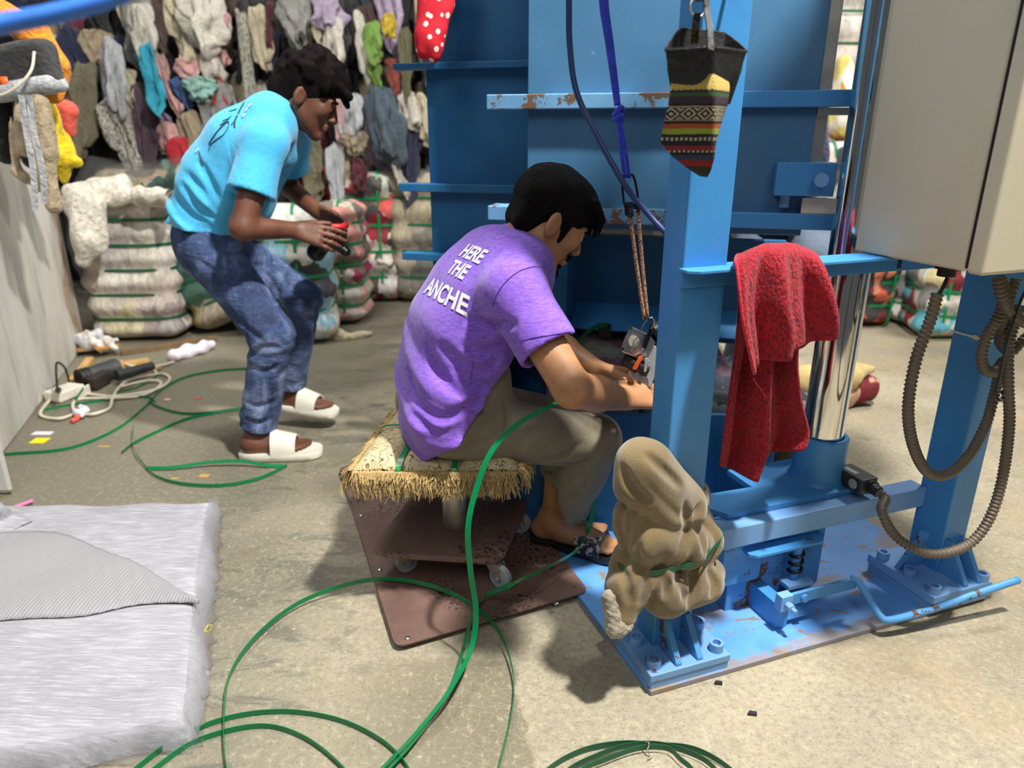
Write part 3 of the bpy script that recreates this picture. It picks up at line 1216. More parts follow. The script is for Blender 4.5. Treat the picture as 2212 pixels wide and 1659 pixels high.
P('spring_seat', MB().box((0.475, 0.125, 0.082), (0.555, 0.165, 0.094), fr), 'blue_pale', bevel=0.001)

lev = P('foot_lever', MB().box((0.405, 0.070, 0.085), (0.645, 0.079, 0.117), fr), 'blue', bevel=0.0015)
P('pivot_nut', MB().box((0.398, 0.062, 0.078), (0.433, 0.0865, 0.122), fr).cyl(fr(0.416, 0.062, 0.098), fr(0.416, 0.044, 0.098), 0.011, None, 6).cyl(fr(0.416, 0.044, 0.098), fr(0.416, 0.030, 0.098), 0.006, None, 10), 'blue_pale', lev, bevel=0.002)
P('stud', MB().cyl(fr(0.474, 0.070, 0.100), fr(0.474, 0.062, 0.100), 0.0105, None, 14), 'blue', lev)
hp = spline([fr(0.630, 0.079, 0.118), fr(0.641, 0.064, 0.110), fr(0.646, 0.020, 0.078), fr(0.648, -0.014, 0.056), fr(0.668, -0.027, 0.052), fr(0.75, -0.038, 0.060), fr(0.90, -0.052, 0.082), fr(1.045, -0.066, 0.105)], 8)
P('lever_handle', MB().tube(hp, 0.0092, 12), 'blue_worn', lev, smooth=True)
lb = P('lever_stop', MB().box((0.405, 0.079, 0.012), (0.44, 0.19, 0.085), fr), 'blue')

# chamber above the bale
P('chamber_front', MB().box((-0.217, 0.0, 0.945), (0.53, 0.06, 2.2), fc), 'blue_dusty', bevel=0.003)
P('chamber_side', MB().box((-0.63, 0.30, 0.47), (-0.15, 0.9, 2.2), fc).box((-0.15, 0.30, 0.955), (0.50, 0.9, 2.2), fc), 'blue_deep', bevel=0.003)
for z0, z1 in ((1.263, 1.302), (0.965, 1.006)):
    P('chamber_rib', MB().box((-0.325, -0.035, z0), (0.22, 0.0, z1), fc).box((-0.325, 0.0, z0), (-0.218, 0.05, z1), fc), 'blue_rust', bevel=0.003, label='chipped blue rib with rusty edges')
    P('chamber_rib', MB().box((0.22, -0.035, z0), (0.608, 0.0, z1), fc), 'blue', bevel=0.003)
for z0, z1 in ((1.393, 1.412), (1.018, 1.044), (0.788, 0.812)):
    P('chamber_rib', MB().box((-0.723, 0.25, z0), (-0.218, 0.299, z1), fc), 'blue_deep', bevel=0.002)
P('chamber_back_wall', MB().box((-0.62, 0.50, 0.50), (0.55, 0.55, 0.862), fc), 'blue_deep')
P('guide_strip', MB().box((0.531, 0.02, 1.01), (0.560, 0.07, 2.2), fc).box((0.531, 0.0, 1.245), (0.625, 0.05, 1.262), fc), 'steel', label='bare steel guide strip')
P('hinge_block', MB().box((0.445, -0.075, 1.053), (0.585, -0.0, 1.133), fc), 'blue', bevel=0.002)
P('hinge_pin', MB().cyl(fc(0.548, -0.072, 1.094), fc(0.548, -0.115, 1.094), 0.0165, None, 24), 'blue_pale', smooth=True, angle=40)
P('hinge_rod', MB().cyl(fc(0.478, -0.02, 1.02), fc(0.478, -0.02, 1.055), 0.013, None, 16), 'blue_pale', smooth=True, angle=40)
P('wear_block', MB().box((0.52, -0.03, 1.0065), (0.605, 0.03, 1.045), fc), 'white_plastic', label='white plastic wear block')
# bale bed
bf = lambda x, y, z: np.array([x, y, z])
P('bed_front', MB().box((-0.03, 1.975, 0.014), (0.80, 1.995, 0.410), bf), 'blue_deep', bevel=0.003)
P('bed_side', MB().box((-0.03, 1.995, 0.014), (-0.015, 2.62, 0.410), bf), 'blue_deep')
P('bed_end_plate', MB().box((-0.10, 2.60, 0.014), (0.22, 2.62, 0.66), bf), 'blue_deep')
P('bed_floor', MB().box((-0.015, 1.995, 0.15), (0.80, 2.62, 0.17), bf), 'blue_deep')
P('bed_slope', MB().add([fc(-0.6, 0.40, 0.545), fc(0.5, 0.40, 0.545), fc(0.5, 0.499, 0.62), fc(-0.6, 0.499, 0.62)], [(0, 1, 2, 3)]), 'blue', solid=0.004)

# bale lying in the press
TB = 0.115
RB = np.array([[1, 0, 0], [0, math.cos(TB), math.sin(TB)], [0, -math.sin(TB), math.cos(TB)]])
bp = lambda x, y, z: np.array([0.37, 2.32, 0.34]) + RB.T @ np.array([x, y, z])
S = Soft((-0.04, 1.9, 0.14), (0.84, 2.74, 0.60), 0.012)
S.rbox(bp(0.07, 0, 0), (0.31, 0.30, 0.140), 0.045, RB)
wv = waves(3, 16, 5)
S.disp(lambda X, Y, Z: wv(X, Y, Z) * 0.010)
pb = soft_obj('textile_bale', S, 'bale_press', label='low plaid and pink rag bale under clear film inside the open press', cat='bale')
nx_, ny_ = 40, 30
obj('film_wrap', ([bp(x, y, 0.153 + 0.006 * math.sin(x * 40 + y * 23) + 0.004 * math.sin(y * 61 - x * 30)) for x in np.linspace(-0.22, 0.36, nx_) for y in np.linspace(-0.27, 0.28, ny_)],
    [(i * ny_ + j, i * ny_ + j + 1, (i + 1) * ny_ + j + 1, (i + 1) * ny_ + j) for i in range(nx_ - 1) for j in range(ny_ - 1)]), 'film', pb, smooth=True)
s_ = spline([W(1258, 731, 2.30), W(1270, 716, 2.34), W(1290, 705, 2.38), W(1312, 701, 2.44)], 8)
obj('tail_strap', MB().ribbon(s_, 0.018, 0.0015, lambda t: (0.0, -0.3, 1)).g, 'strap', pb, label='green strap tail')
obj('strap_slot', MB().box(W(1305, 712, 2.46) - 0.022, W(1305, 712, 2.46) + 0.022).g, 'black', pb)
for x in (-0.16, 0.02, 0.21):
    q = spline([bp(x, -0.308, 0.02), bp(x, -0.308, 0.10), bp(x, -0.28, 0.158), bp(x + .01, 0.0, 0.165), bp(x + .02, 0.27, 0.162)], 6)
    obj('bale_strap', MB().ribbon(q, 0.016, 0.0015, (1, 0, 0)).g, 'strapdark', pb)

# ------------------------------------------------------------------ cabinet, switch, conduits
cb = thing('control_cabinet', 'large cream steel control cabinet mounted on the press arm at upper right', 'cabinet', fr(0.7, -0.05, 0.954))
obj('cabinet_body', MB().box((0.53, -0.128, 0.954), (0.98, 0.14, 1.75), fr).g, 'cab', cb, bevel=0.004)
obj('cabinet_gasket', MB().box((0.535, -0.136, 0.960), (0.975, -0.1281, 1.745), fr).g, 'black', cb)
obj('cabinet_door', MB().box((0.527, -0.172, 0.952), (0.983, -0.1365, 1.752), fr).g, 'cab', cb, bevel=0.007, bseg=3)
obj('cable_gland', MB().cyl(fr(0.575, -0.06, 0.930), fr(0.575, -0.06, 0.954), 0.017, None, 18).cyl(fr(0.575, -0.06, 0.945), fr(0.575, -0.06, 0.9535), 0.023, None, 18).g, 'black', cb)
ls = thing('limit_switch', 'dark grey limit switch box on the lower blue cross beam', 'switch', fr(0.717, 0.2, 0.306))
obj('switch_body', MB().box((0.690, 0.150, 0.306), (0.745, 0.245, 0.350), fr).g, 'darkdev', ls, bevel=0.004)
obj('switch_button', MB().cyl(fr(0.690, 0.178, 0.328), fr(0.6885, 0.178, 0.328), 0.0135, None, 20).g, 'grey_plastic', ls)
obj('name_plate', MB().box((0.700, 0.185, 0.350), (0.716, 0.228, 0.3512), fr).g, 'grey_plastic', ls)
obj('connector', MB().cyl(fr(0.722, 0.150, 0.328), fr(0.722, 0.142, 0.328), 0.019, None, 12).cyl(fr(0.722, 0.142, 0.328), fr(0.722, 0.122, 0.324), 0.016, 0.015, 10).g, 'black', ls)
obj('roller', MB().cyl(fr(0.700, 0.245, 0.335), fr(0.700, 0.262, 0.335), 0.011, None, 14).g, 'black', ls)


def conduit(pts, r, label):
    p = spline(pts, 40)
    P_ = np.array(p)
    sl = np.concatenate([[0], np.cumsum(np.linalg.norm(np.diff(P_, axis=0), axis=1))])
    step = 0.0021
    m = int(sl[-1] / step)
    tt = np.linspace(0, sl[-1], m)
    q = np.stack([np.interp(tt, sl, P_[:, i]) for i in range(3)], 1)
    rad = lambda t: r * (0.90 + 0.12 * math.sin(t * (m - 1) * 2 * math.pi / 4.6))
    return obj('corrugated_conduit', MB().tube(q, rad, 12).g, 'conduit', smooth=True, label=label, cat='conduit', group='corrugated conduits of the press')


cv_ = lambda *L_: [PV(x, y, v) for x, y, v in L_]
conduit(cv_((2025, 634, -0.06), (2010, 690, -0.06), (1978, 780, -0.06), (1962, 880, -0.06), (1972, 960, -0.06), (2002, 1018, -0.06), (2045, 1025, -0.05), (2092, 985, -0.03), (2128, 920, -0.01), (2146, 860, 0.0), (2160, 800, 0.0)), 0.0125, 'long grey corrugated conduit hanging in a deep loop below the cabinet corner')
conduit([fr(0.722, 0.124, 0.325), fr(0.722, 0.10, 0.316)] + cv_((1905, 1105, 0.05), (1935, 1158, 0.02), (1990, 1192, -0.03), (2045, 1194, -0.06), (2100, 1170, -0.07), (2140, 1115, -0.07), (2166, 1030, -0.06), (2180, 920, -0.06), (2178, 830, -0.05), (2180, 740, -0.03), (2205, 660, -0.03)), 0.0125, 'grey corrugated conduit curving from the limit switch up past the right post')
conduit(cv_((2160, 602, -0.06), (2170, 640, -0.06), (2158, 680, -0.05), (2130, 730, -0.04), (2120, 775, -0.04), (2130, 800, -0.04), (2150, 802, -0.02), (2168, 780, 0.0)), 0.0125, 'short corrugated conduit making a tight loop beside the white zip tie')
conduit(cv_((2156, 602, -0.075), (2166, 645, -0.08), (2190, 682, -0.08), (2230, 700, -0.08), (2290, 690, -0.08)), 0.0125, 'corrugated conduit bending right just under the cabinet door')
conduit(cv_((2195, 602, -0.02), (2182, 640, -0.02), (2166, 700, -0.01), (2160, 740, 0.01), (2185, 760, 0.01), (2215, 730, 0.01), (2260, 700, 0.02)), 0.0115, 'corrugated conduit bunched behind the others at the right edge')
obj('thin_cable', MB().tube(spline(cv_((2047, 600, -0.06), (2040, 615, -0.06), (2026, 640, -0.06)), 6), 0.004, 8).g, 'rubber', smooth=True, label='thin dark cable from the cabinet gland into the conduit mouth', cat='cable')
hk = spline(cv_((2230, 600, -0.09), (2205, 650, -0.09), (2178, 730, -0.09), (2160, 810, -0.09), (2150, 850, -0.09), (2153, 861, -0.09), (2162, 862, -0.09), (2168, 853, -0.085), (2163, 845, -0.08)), 8)
obj('strap_hook', MB().ribbon(hk, 0.012, 0.005, lambda t: UV * 0.9 + VV * 0.5).g, 'black', label='long flat black hooked bar hanging among the corrugated conduits', cat='hook', bevel=0.001)

# ================================================================== PEOPLE
# ---- seated man in the purple shirt
SF, SL = nrm((0.906, 0.423, 0)), nrm((0.423, -0.906, 0))      # forward, his right
pm = thing('person', 'man in a purple lettered T-shirt seated on the fringed cushion strapping a bale', 'person', (-0.12, 1.80, 0.0))
hipR, kneeR, ankR = np.array([-0.165, 1.685, 0.500]), W(1283, 952, 1.78), W(1214, 1130, 1.885)
hipL = hipR - SL * 0.19
kneeL, ankL = np.array([0.17, 1.885, 0.425]), np.array([0.122, 1.905, 0.10])
shR, elR, wrR = W(1112, 632, 1.61), W(1236, 840, 1.475), W(1345, 862, 1.64)
shL, elL, wrL = np.array([-0.045, 1.97, 0.875]), np.array([0.085, 2.00, 0.645]), W(1283, 796, 1.79)
SLEV = [(W(985, 915, 1.80), 0.075, 0.118), (W(980, 800, 1.80), 0.075, 0.108), (W(1004, 712, 1.80), 0.085, 0.106), (W(1054, 632, 1.80), 0.095, 0.100), (W(1090, 572, 1.80), 0.095, 0.080)]
nkb = W(1118, 545, 1.80)
hc = W(1184, 476, 1.80)
pit, yaw = math.radians(33), math.radians(20)
hf = np.array([math.cos(yaw) * math.cos(pit), math.sin(yaw) * math.cos(pit), -math.sin(pit)])
HR = frame(hf, (0.25 * hf[0], 0.25 * hf[1] - 0.10, 1))
S = Soft((-0.42, 1.36, 0.0), (0.55, 2.16, 1.22), 0.0055)
for (c, w, r) in SLEV:
    pass
torso(S, [(c, w * 0.9, r - 0.022) for c, w, r in SLEV], SL, 0.04)
S.cap(SLEV[-1][0], nkb, 0.065, 0.055, 0.03)
for sh, el, wr in ((shR, elR, wrR), (shL, elL, wrL)):
    S.cap(SLEV[-1][0], sh, 0.055, 0.052, 0.03)
    S.cap(sh, el, 0.050, 0.043, 0.02)
    S.cap(el, el * 0.55 + wr * 0.45, 0.043, 0.042, 0.012)
    S.cap(el * 0.55 + wr * 0.45, wr, 0.041, 0.0275, 0.015)
for hp_, kn, an in ((hipR, kneeR, ankR), (hipL, kneeL, ankL)):
    S.cap(hp_, kn, 0.070, 0.052, 0.02)
    S.cap(kn, kn * 0.5 + an * 0.5, 0.050, 0.048, 0.02)
    S.cap(kn * 0.5 + an * 0.5, an, 0.047, 0.034, 0.02)
L = add_head(S, hc, HR, nkb, 0.99)
fq = add_foot(S, ankR, (0.128, 1.905, 0.036), (0.335, 1.80, 0.036), 0.98)
fq2 = add_foot(S, ankL, (0.075, 1.915, 0.036), (0.30, 1.915, 0.036), 0.95)
add_hand(S, wrR, (0.80, 0.52, -0.10), (-0.25, 0.45, -0.85), 1 if np.cross((0.80, 0.52, -0.1), (-0.25, 0.45, -0.85))[2] > 0 else -1, (0.42, 0.46, 0.5, 0.55), (0.55, 0.75, 0.2))
dL = (0.94, -0.05, -0.20)
nL = (-0.15, -0.55, -0.80)
add_hand(S, wrL, dL, nL, 1 if np.cross(dL, nL)[1] < 0 else -1, (0.30, 0.34, 0.40, 0.46), (0.75, 0.50, 0.30))
soft_obj('body', S, 'skin', pm)

S = Soft((-0.42, 1.40, 0.34), (0.25, 2.16, 1.02), 0.006)
torso(S, SLEV, SL, 0.05)
S.cap(SLEV[0][0] + (0.0, 0, -0.01), SLEV[1][0] + (0.05, 0.01, 0.0), 0.118, 0.10, 0.04)
S.cap(hipR + (0.005, 0.0, 0.030), hipL + (0.05, 0, 0.035), 0.108, 0.100, 0.05)
S.cap(SLEV[-1][0], nkb, 0.075, 0.066, 0.03)
S.cap(W(1090, 735, 1.80), W(1078, 842, 1.78), 0.080, 0.066, 0.05)
for sh, el in ((shR, elR), (shL, elL)):
    S.cap(SLEV[-1][0], sh, 0.070, 0.068, 0.04)
    S.cap(sh, sh + (el - sh) * 0.75, 0.070, 0.074, 0.035)
sd = nrm(elR - shR)
pS = shR + (elR - shR) * 0.615
wS = waves(11, 19, 5, (1, 1, 0.5))
wS2 = waves(12, 34, 5, (0.6, 0.6, 1.2))
low = lambda Z: np.clip((0.80 - Z) / 0.30, 0.12, 1).astype(np.float32)
# slanting folds gathering at the waist
S.disp(lambda X, Y, Z: (wS(X, Y, Z) * 0.012 + wS2(X, Y, Z) * 0.006) * low(Z))
fold = lambda X, Y, Z: np.sin((X * 34 + Z * 52 + 2.2 * np.sin(X * 11 + Y * 7))).astype(np.float32)
S.disp(lambda X, Y, Z: -0.010 * np.clip(fold(X, Y, Z), 0, 1) * np.clip((0.78 - Z) / 0.2, 0, 1))
q1, q2 = W(945, 985, 1.62), W(1060, 868, 1.60)
hn = np.cross(q2 - q1, SL)
if hn[0] < 0:
    hn = -hn
S.cap(nkb - (0.0, 0, 0.01), hc, 0.060, 0.066, 0.008, 's')
for sh, el in ((shR, elR), (shL, elL)):
    d_ = nrm(el - sh)
    c_ = sh + (el - sh) * 0.615
    # open sleeve: cut flat and hollow
    sl, X, Y, Z = S.reg(c_ - 0.16, c_ + 0.16)
    dd = ((X - c_[0]) * d_[0] + (Y - c_[1]) * d_[1] + (Z - c_[2]) * d_[2]).astype(np.float32)
    rr = np.sqrt(np.maximum((X - c_[0]) ** 2 + (Y - c_[1]) ** 2 + (Z - c_[2]) ** 2 - dd ** 2, 0)).astype(np.float32)
    near = rr < 0.115
    S.f[sl] = np.where(near & (dd < 0.14), np.maximum(S.f[sl], dd), S.f[sl])
    S.cap(c_ - d_ * 0.06, c_ + d_ * 0.05, 0.058, 0.066, 0.004, 's')
S.plane(q1, hn, 0.004)
creases(S, [[(1108, 700), (1060, 704), (1012, 692)], [(1102, 728), (1052, 762), (1005, 748)], [(1085, 765), (1045, 802), (1000, 790), (955, 748)], [(1070, 835), (1030, 832), (985, 800)],
            [(922, 752), (945, 805), (990, 852)], [(880, 800), (900, 868), (950, 903), (1000, 888)], [(965, 912), (1020, 874), (1062, 850)], [(892, 895), (940, 940), (990, 928), (1040, 888)], [(905, 945), (960, 962), (1010, 925)]], 0.004, 0.020)
shirt = soft_obj('shirt', S, 'purple', pm)
dg = bpy.context.evaluated_depsgraph_get()


def bvh(o):
    me = o.data
    off = rootloc(o)
    return BVHTree.FromPolygons([Vector(v.co) + Vector(off) for v in me.vertices], [p.vertices[:] for p in me.polygons])


def print_text(txt, org, right, upv, into, size, tree, parent, m, name='print', spacing=1.0, bold=0.02, shear=0.0):
    """lettering laid onto cloth: every point pushed along 'into' until it meets the cloth"""
    cu_ = bpy.data.curves.new('t', 'FONT')
    cu_.body = txt
    cu_.size = size
    cu_.align_x = 'RIGHT'
    cu_.offset = bold * size
    cu_.space_character = spacing
    cu_.shear = shear
    to = bpy.data.objects.new('t', cu_)
    COL.objects.link(to)
    me = bpy.data.meshes.new_from_object(to)
    bpy.data.objects.remove(to)
    import bmesh
    bm = bmesh.new()
    bm.from_mesh(me)
    bmesh.ops.triangulate(bm, faces=bm.faces)
    for _ in range(3):
        es = [e for e in bm.edges if e.calc_length() > size * 0.09]
        if es:
            bmesh.ops.subdivide_edges(bm, edges=es, cuts=1)
            bmesh.ops.triangulate(bm, faces=bm.faces)
    vs, ok = [], []
    for v in bm.verts:
        p = Vector(org + right * v.co.x + upv * v.co.y)
        hit = tree.ray_cast(p, Vector(into))
        if hit[0] is None:
            vs.append(p)
            ok.append(False)
        else:
            vs.append(hit[0] - Vector(into) * 0.0012 + hit[1] * 0.0009)
            ok.append(True)
    bm.verts.index_update()
    fs = [[v.index for v in f.verts] for f in bm.faces if all(ok[v.index] for v in f.verts)]
    bm.free()
    if fs:
        obj(name, ([tuple(v) for v in vs], fs), m, parent)


def cloth_line(pts, wd_, m, name, par):
    b = MB()
    q = []
    for px, py in pts:
        h = tree.ray_cast(Vector(CAMP), Vector(nrm(ray(px, py))))
        if h[0] is not None:
            q.append(np.array(h[0]) + np.array(h[1]) * 0.0018)
    if len(q) > 1:
        b.tube(spline(q, 4) if len(q) > 2 else q, wd_, 6, True, 0.3)
        obj(name, b.g, m, par)


tree = bvh(shirt)
MT['seam'] = simple('dark_violet_seam', sr(84, 54, 146), 0.9)
for ln in ([(1180, 577), (1150, 577), (1115, 590), (1085, 618), (1066, 655), (1062, 690)], [(1122, 737), (1160, 728), (1200, 722), (1232, 716)], [(1000, 880), (1015, 830), (1022, 780)]):
    cloth_line(ln, 0.0013, 'seam', 'seam', pm)
upS = nrm(SLEV[4][0] - SLEV[2][0])
into = nrm(np.cross(SL, upS))
if into @ SF < 0:
    into = -into
upS = np.cross(into, SL)
upS = upS if upS[2] > 0 else -upS
for txt, px, py, sz in (('HERE', 1036, 570, 0.052), ('THE', 1001, 604, 0.052), ('ANCHE', 1012, 684, 0.062)):
    hit = tree.ray_cast(Vector(CAMP), Vector(nrm(ray(px, py))))
    if hit[0] is not None:
        org = np.array(hit[0]) - into * 0.30
        print_text(txt, org, SL, upS, into, sz, tree, pm, 'textwhite', 'shirt_lettering', 1.0, 0.028)

S = Soft((-0.40, 1.55, 0.0), (0.36, 2.10, 0.66), 0.006)
S.cap(hipR - SL * 0.03 + (0.03, 0, 0.0), hipL + SL * 0.03 + (0.03, 0, 0.0), 0.084, 0.084, 0.04)
torso(S, [(SLEV[0][0] + (0.03, 0.01, 0), 0.075, 0.092), (SLEV[1][0] + (0.03, 0.01, 0), 0.08, 0.086)], SL, 0.04)
for hp_, kn, an, cutf, r_ in ((hipR, kneeR, ankR, 0.80, 1.0), (hipL, kneeL, ankL, 0.52, 0.92)):
    S.cap(hp_, kn, 0.088 * r_, 0.073 * r_, 0.03)
    S.cap(kn, kn + (an - kn) * 0.95, 0.071 * r_, 0.066 * r_, 0.02)
    d_ = nrm(an - kn)
    c_ = kn + (an - kn) * cutf
    sl, X, Y, Z = S.reg(c_ - 0.22, c_ + 0.22)
    dd = ((X - c_[0]) * d_[0] + (Y - c_[1]) * d_[1] + (Z - c_[2]) * d_[2]).astype(np.float32)
    rr = np.sqrt(np.maximum((X - c_[0]) ** 2 + (Y - c_[1]) ** 2 + (Z - c_[2]) ** 2 - dd ** 2, 0)).astype(np.float32)
    S.f[sl] = np.where((rr < 0.10) & (dd > -0.02), np.maximum(S.f[sl], dd), S.f[sl])
    S.cap(c_ - d_ * 0.05, c_ + d_ * 0.04, 0.052, 0.060, 0.004, 's')
wT = waves(21, 22, 5)
S.disp(lambda X, Y, Z: wT(X, Y, Z) * 0.004)
foldk = lambda X, Y, Z: np.sin(70 * (X * 0.6 + Z * 0.8) + 2 * np.sin(Y * 14)).astype(np.float32)
S.disp(lambda X, Y, Z: 0.0035 * foldk(X, Y, Z) * np.exp(-((X - kneeR[0] + 0.05) ** 2 + (Z - kneeR[2] + 0.05) ** 2) / 0.006))
creases(S, [[(1060, 928), (1110, 937), (1162, 930)], [(1255, 958), (1222, 984), (1180, 992)], [(1292, 985), (1252, 1002), (1215, 1004)], [(1090, 862), (1100, 900), (1096, 930)], [(1000, 968), (1030, 952), (1070, 950)], [(1270, 1040), (1250, 1070), (1222, 1085)]], 0.003, 0.014)
soft_obj('trousers', S, 'trouser', pm)

S = Soft(hc - 0.20, hc + 0.20, 0.0045)
S.ell(L(-0.016, 0, 0.042), np.array([0.104, 0.083, 0.088]), HR, 0.01)
S.ell(L(0.004, 0, 0.066), np.array([0.098, 0.078, 0.064]), HR, 0.02)
S.cap(L(-0.062, 0.025, -0.030), L(-0.062, -0.025, -0.030), 0.034, 0.034, 0.03)
for y in (-1, 1):
    S.cap(L(0.022, y * 0.070, 0.03), L(0.026, y * 0.064, -0.028), 0.013, 0.006, 0.01)
wh = waves(31, 90, 6, (1, 1, 0.4))
S.disp(lambda X, Y, Z: wh(X, Y, Z) * 0.0035)
S.ell(L(0.098, 0, -0.035), np.array([0.068, 0.10, 0.082]), HR, 0.012, 's')
for y in (-1, 1):
    S.ell(L(-0.012, y * 0.098, -0.012), np.array([0.030, 0.03, 0.036]), HR, 0.006, 's')
    S.cap(L(-0.022, y * 0.085, -0.04), L(-0.06, y * 0.085, -0.11), 0.030, 0.04, 0.01, 's')
for i, y in enumerate(np.linspace(-0.062, 0.05, 11)):
    e = 0.012 * math.sin(i * 2.1)
    S.cap(L(0.055, y, 0.096), L(0.096 + e * 0.3, y + e * 0.5, 0.072), 0.011, 0.009, 0.006)
    S.cap(L(0.096 + e * 0.3, y + e * 0.5, 0.072), L(0.110 + e * 0.5, y + e, 0.036 - abs(e)), 0.008, 0.003, 0.003)
soft_obj('hair', S, 'hair', pm)
b = MB()
for y in (-1, 1):
    b.tube([L(0.092, y * 0.016, 0.024), L(0.096, y * 0.032, 0.030), L(0.084, y * 0.050, 0.024)], 0.0045, 8)
obj('eyebrows', b.g, 'hair', pm, smooth=True)
b = MB()
for y in (-1, 1):
    b.tube(spline([L(0.106, y * 0.002, -0.046), L(0.102, y * 0.014, -0.048), L(0.092, y * 0.026, -0.056)], 4), 0.0048, 8)
b.ball(L(0.092, 0, -0.104), (0.014, 0.016, 0.018))
b.ball(L(0.094, 0, -0.082), (0.008, 0.008, 0.006))
obj('beard', b.g, 'hair', pm, smooth=True)
b = MB()
for y in (-1, 1):
    b.ball(L(0.0905, y * 0.032, 0.004), 0.0058, 10, 8)
obj('eyes', b.g, 'hair', pm, smooth=True)


def slide(name, q, parent, m, L_=0.27, w=0.052, th=0.022, band=(0.10, 0.19), bandm=None, hgt=0.062):
    """open sandal under a foot; q maps foot coordinates to the world"""
    b = MB()
    ol = []
    for a in np.linspace(0, 2 * math.pi, 40, endpoint=False):
        x = -0.022 + L_ * (0.5 - 0.5 * math.cos(a))
        k = (x + 0.022) / L_
        ww = w * (0.72 + 0.34 * math.sin(min(k, 0.9) * 2.2)) * (math.sin(a) / max(abs(math.sin(a)), 1e-3)) * min(1, (abs(math.sin(a)) * 1.25)) ** 0.55
        ol.append((x, ww))
    rings = []
    for s_, z in ((0.90, 0.0 - th), (1.0, 0.005 - th), (1.02, -0.003), (0.97, 0.003), (0.90, 0.0015)):
        rings.append([q((x - 0.11) * (0.5 + 0.5 * s_) + 0.11, y * s_, z) for x, y in ol])
    b.loft(rings)
    so = obj(name, b.g, m, parent, smooth=True, angle=50)
    b = MB()
    rings = []
    for off in (0.0, 0.006):
        for x in np.linspace(band[0], band[1], 7):
            pass
    n = 15
    out, inn = [], []
    for x in np.linspace(band[0], band[1], 7):
        h = hgt * (1.12 - (x - band[0]) * 4.2)
        for lst, o_ in ((out, 0.006), (inn, 0.0)):
            lst.append([q(x + 0.012 * math.sin(t) * 0, (w * 0.93 + o_) * math.cos(t), -0.008 + (h + o_) * math.sin(t) ** 0.8) for t in np.linspace(0.0, math.pi, n)])
    b.loft(out, False, False)
    b.loft([r[::-1] for r in inn], False, False)
    b.loft([out[0][::-1], inn[0][::-1]], False, False)
    b.loft([out[-1], inn[-1]], False, False)
    obj('strap_band', b.g, bandm or m, so, smooth=True, angle=60)
    return so


MT['slideblk'] = MT['black']


def patterned():
    t = NT('black_white_printed_strap')
    n = t.noise(38, detail=2, dist=1.5)
    t.col(t.ramp(n, [(0.50, (0.015, 0.015, 0.016)), (0.53, sr(180, 178, 172))]))
    t.set(0.5)
    return t.m


MT['patterned'] = patterned()
slide('sandal', fq, pm, 'black', 0.26, 0.048, 0.020, (0.085, 0.165), 'patterned')
slide('sandal', fq2, pm, 'black', 0.26, 0.048, 0.020, (0.085, 0.165), 'patterned')

# ---- standing man in the blue shirt
TF, TL = nrm((0.966, 0.26, 0)), nrm((0.26, -0.966, 0))
pt = thing('person', 'man in a sky blue T-shirt and faded jeans standing bent over something black', 'person', (-1.0, 2.72, 0.0))
hipR, kneeR, ankR = W(457, 548, 2.62), W(588, 725, 2.56), W(556, 925, 2.58)
hipL, kneeL, ankL = W(482, 535, 2.83), W(652, 645, 2.85), W(622, 835, 2.90)
shR, elR, wrR = W(572, 312, 2.54), W(524, 492, 2.44), W(636, 497, 2.56)
shL, elL, wrL = W(622, 305, 2.90), W(618, 398, 2.99), W(684, 456, 2.86)
TLEV = [(W(449, 525, 2.72), 0.070, 0.112), (W(455, 455, 2.72), 0.070, 0.108), (W(487, 385, 2.72), 0.080, 0.116), (W(533, 315, 2.72), 0.090, 0.112), (W(577, 262, 2.72), 0.095, 0.088)]
nkb = W(612, 230, 2.72)
hc = W(664, 212, 2.72)
pit, yaw = math.radians(28), math.radians(10)
hf = np.array([math.cos(yaw) * math.cos(pit), math.sin(yaw) * math.cos(pit), -math.sin(pit)])
HR = frame(hf)
S = Soft((-1.36, 2.34, 0.0), (-0.50, 3.12, 1.60), 0.007)
torso(S, [(c, w * 0.9, r - 0.022) for c, w, r in TLEV], TL, 0.04)
S.cap(TLEV[-1][0], nkb, 0.065, 0.055, 0.03)
for sh, el, wr in ((shR, elR, wrR), (shL, elL, wrL)):
    S.cap(TLEV[-1][0], sh, 0.055, 0.050, 0.03)
    S.cap(sh, el, 0.050, 0.043, 0.02)
    S.cap(el, wr, 0.043, 0.029, 0.014)
for hp_, kn, an in ((hipR, kneeR, ankR), (hipL, kneeL, ankL)):
    S.cap(hp_, kn, 0.072, 0.052, 0.02)
    S.cap(kn, an, 0.052, 0.034, 0.02)
L = add_head(S, hc, HR, nkb, 1.02)
fqa = add_foot(S, ankR, G(530, 975, 0.028) + (0, 0, 0), G(688, 968, 0.028), 1.08)
fqb = add_foot(S, ankL, W(602, 868, 2.90), W(722, 886, 2.86), 1.02)
add_hand(S, wrR, (0.95, 0.02, -0.22), (0.1, 0.85, -0.45), 1 if np.cross((0.95, 0.02, -0.22), (0.1, 0.85, -0.45))[2] > 0 else -1, (0.18, 0.26, 0.36, 0.46), (0.85, 0.42, 0.25))
add_hand(S, wrL, (0.86, -0.30, -0.42), (-0.1, -0.85, -0.35), 1 if np.cross((0.86, -0.3, -0.42), (-0.1, -0.85, -0.35))[2] > 0 else -1, (0.28, 0.34, 0.42, 0.5), (0.85, 0.35, 0.3))
soft_obj('body', S, 'skindark', pt)

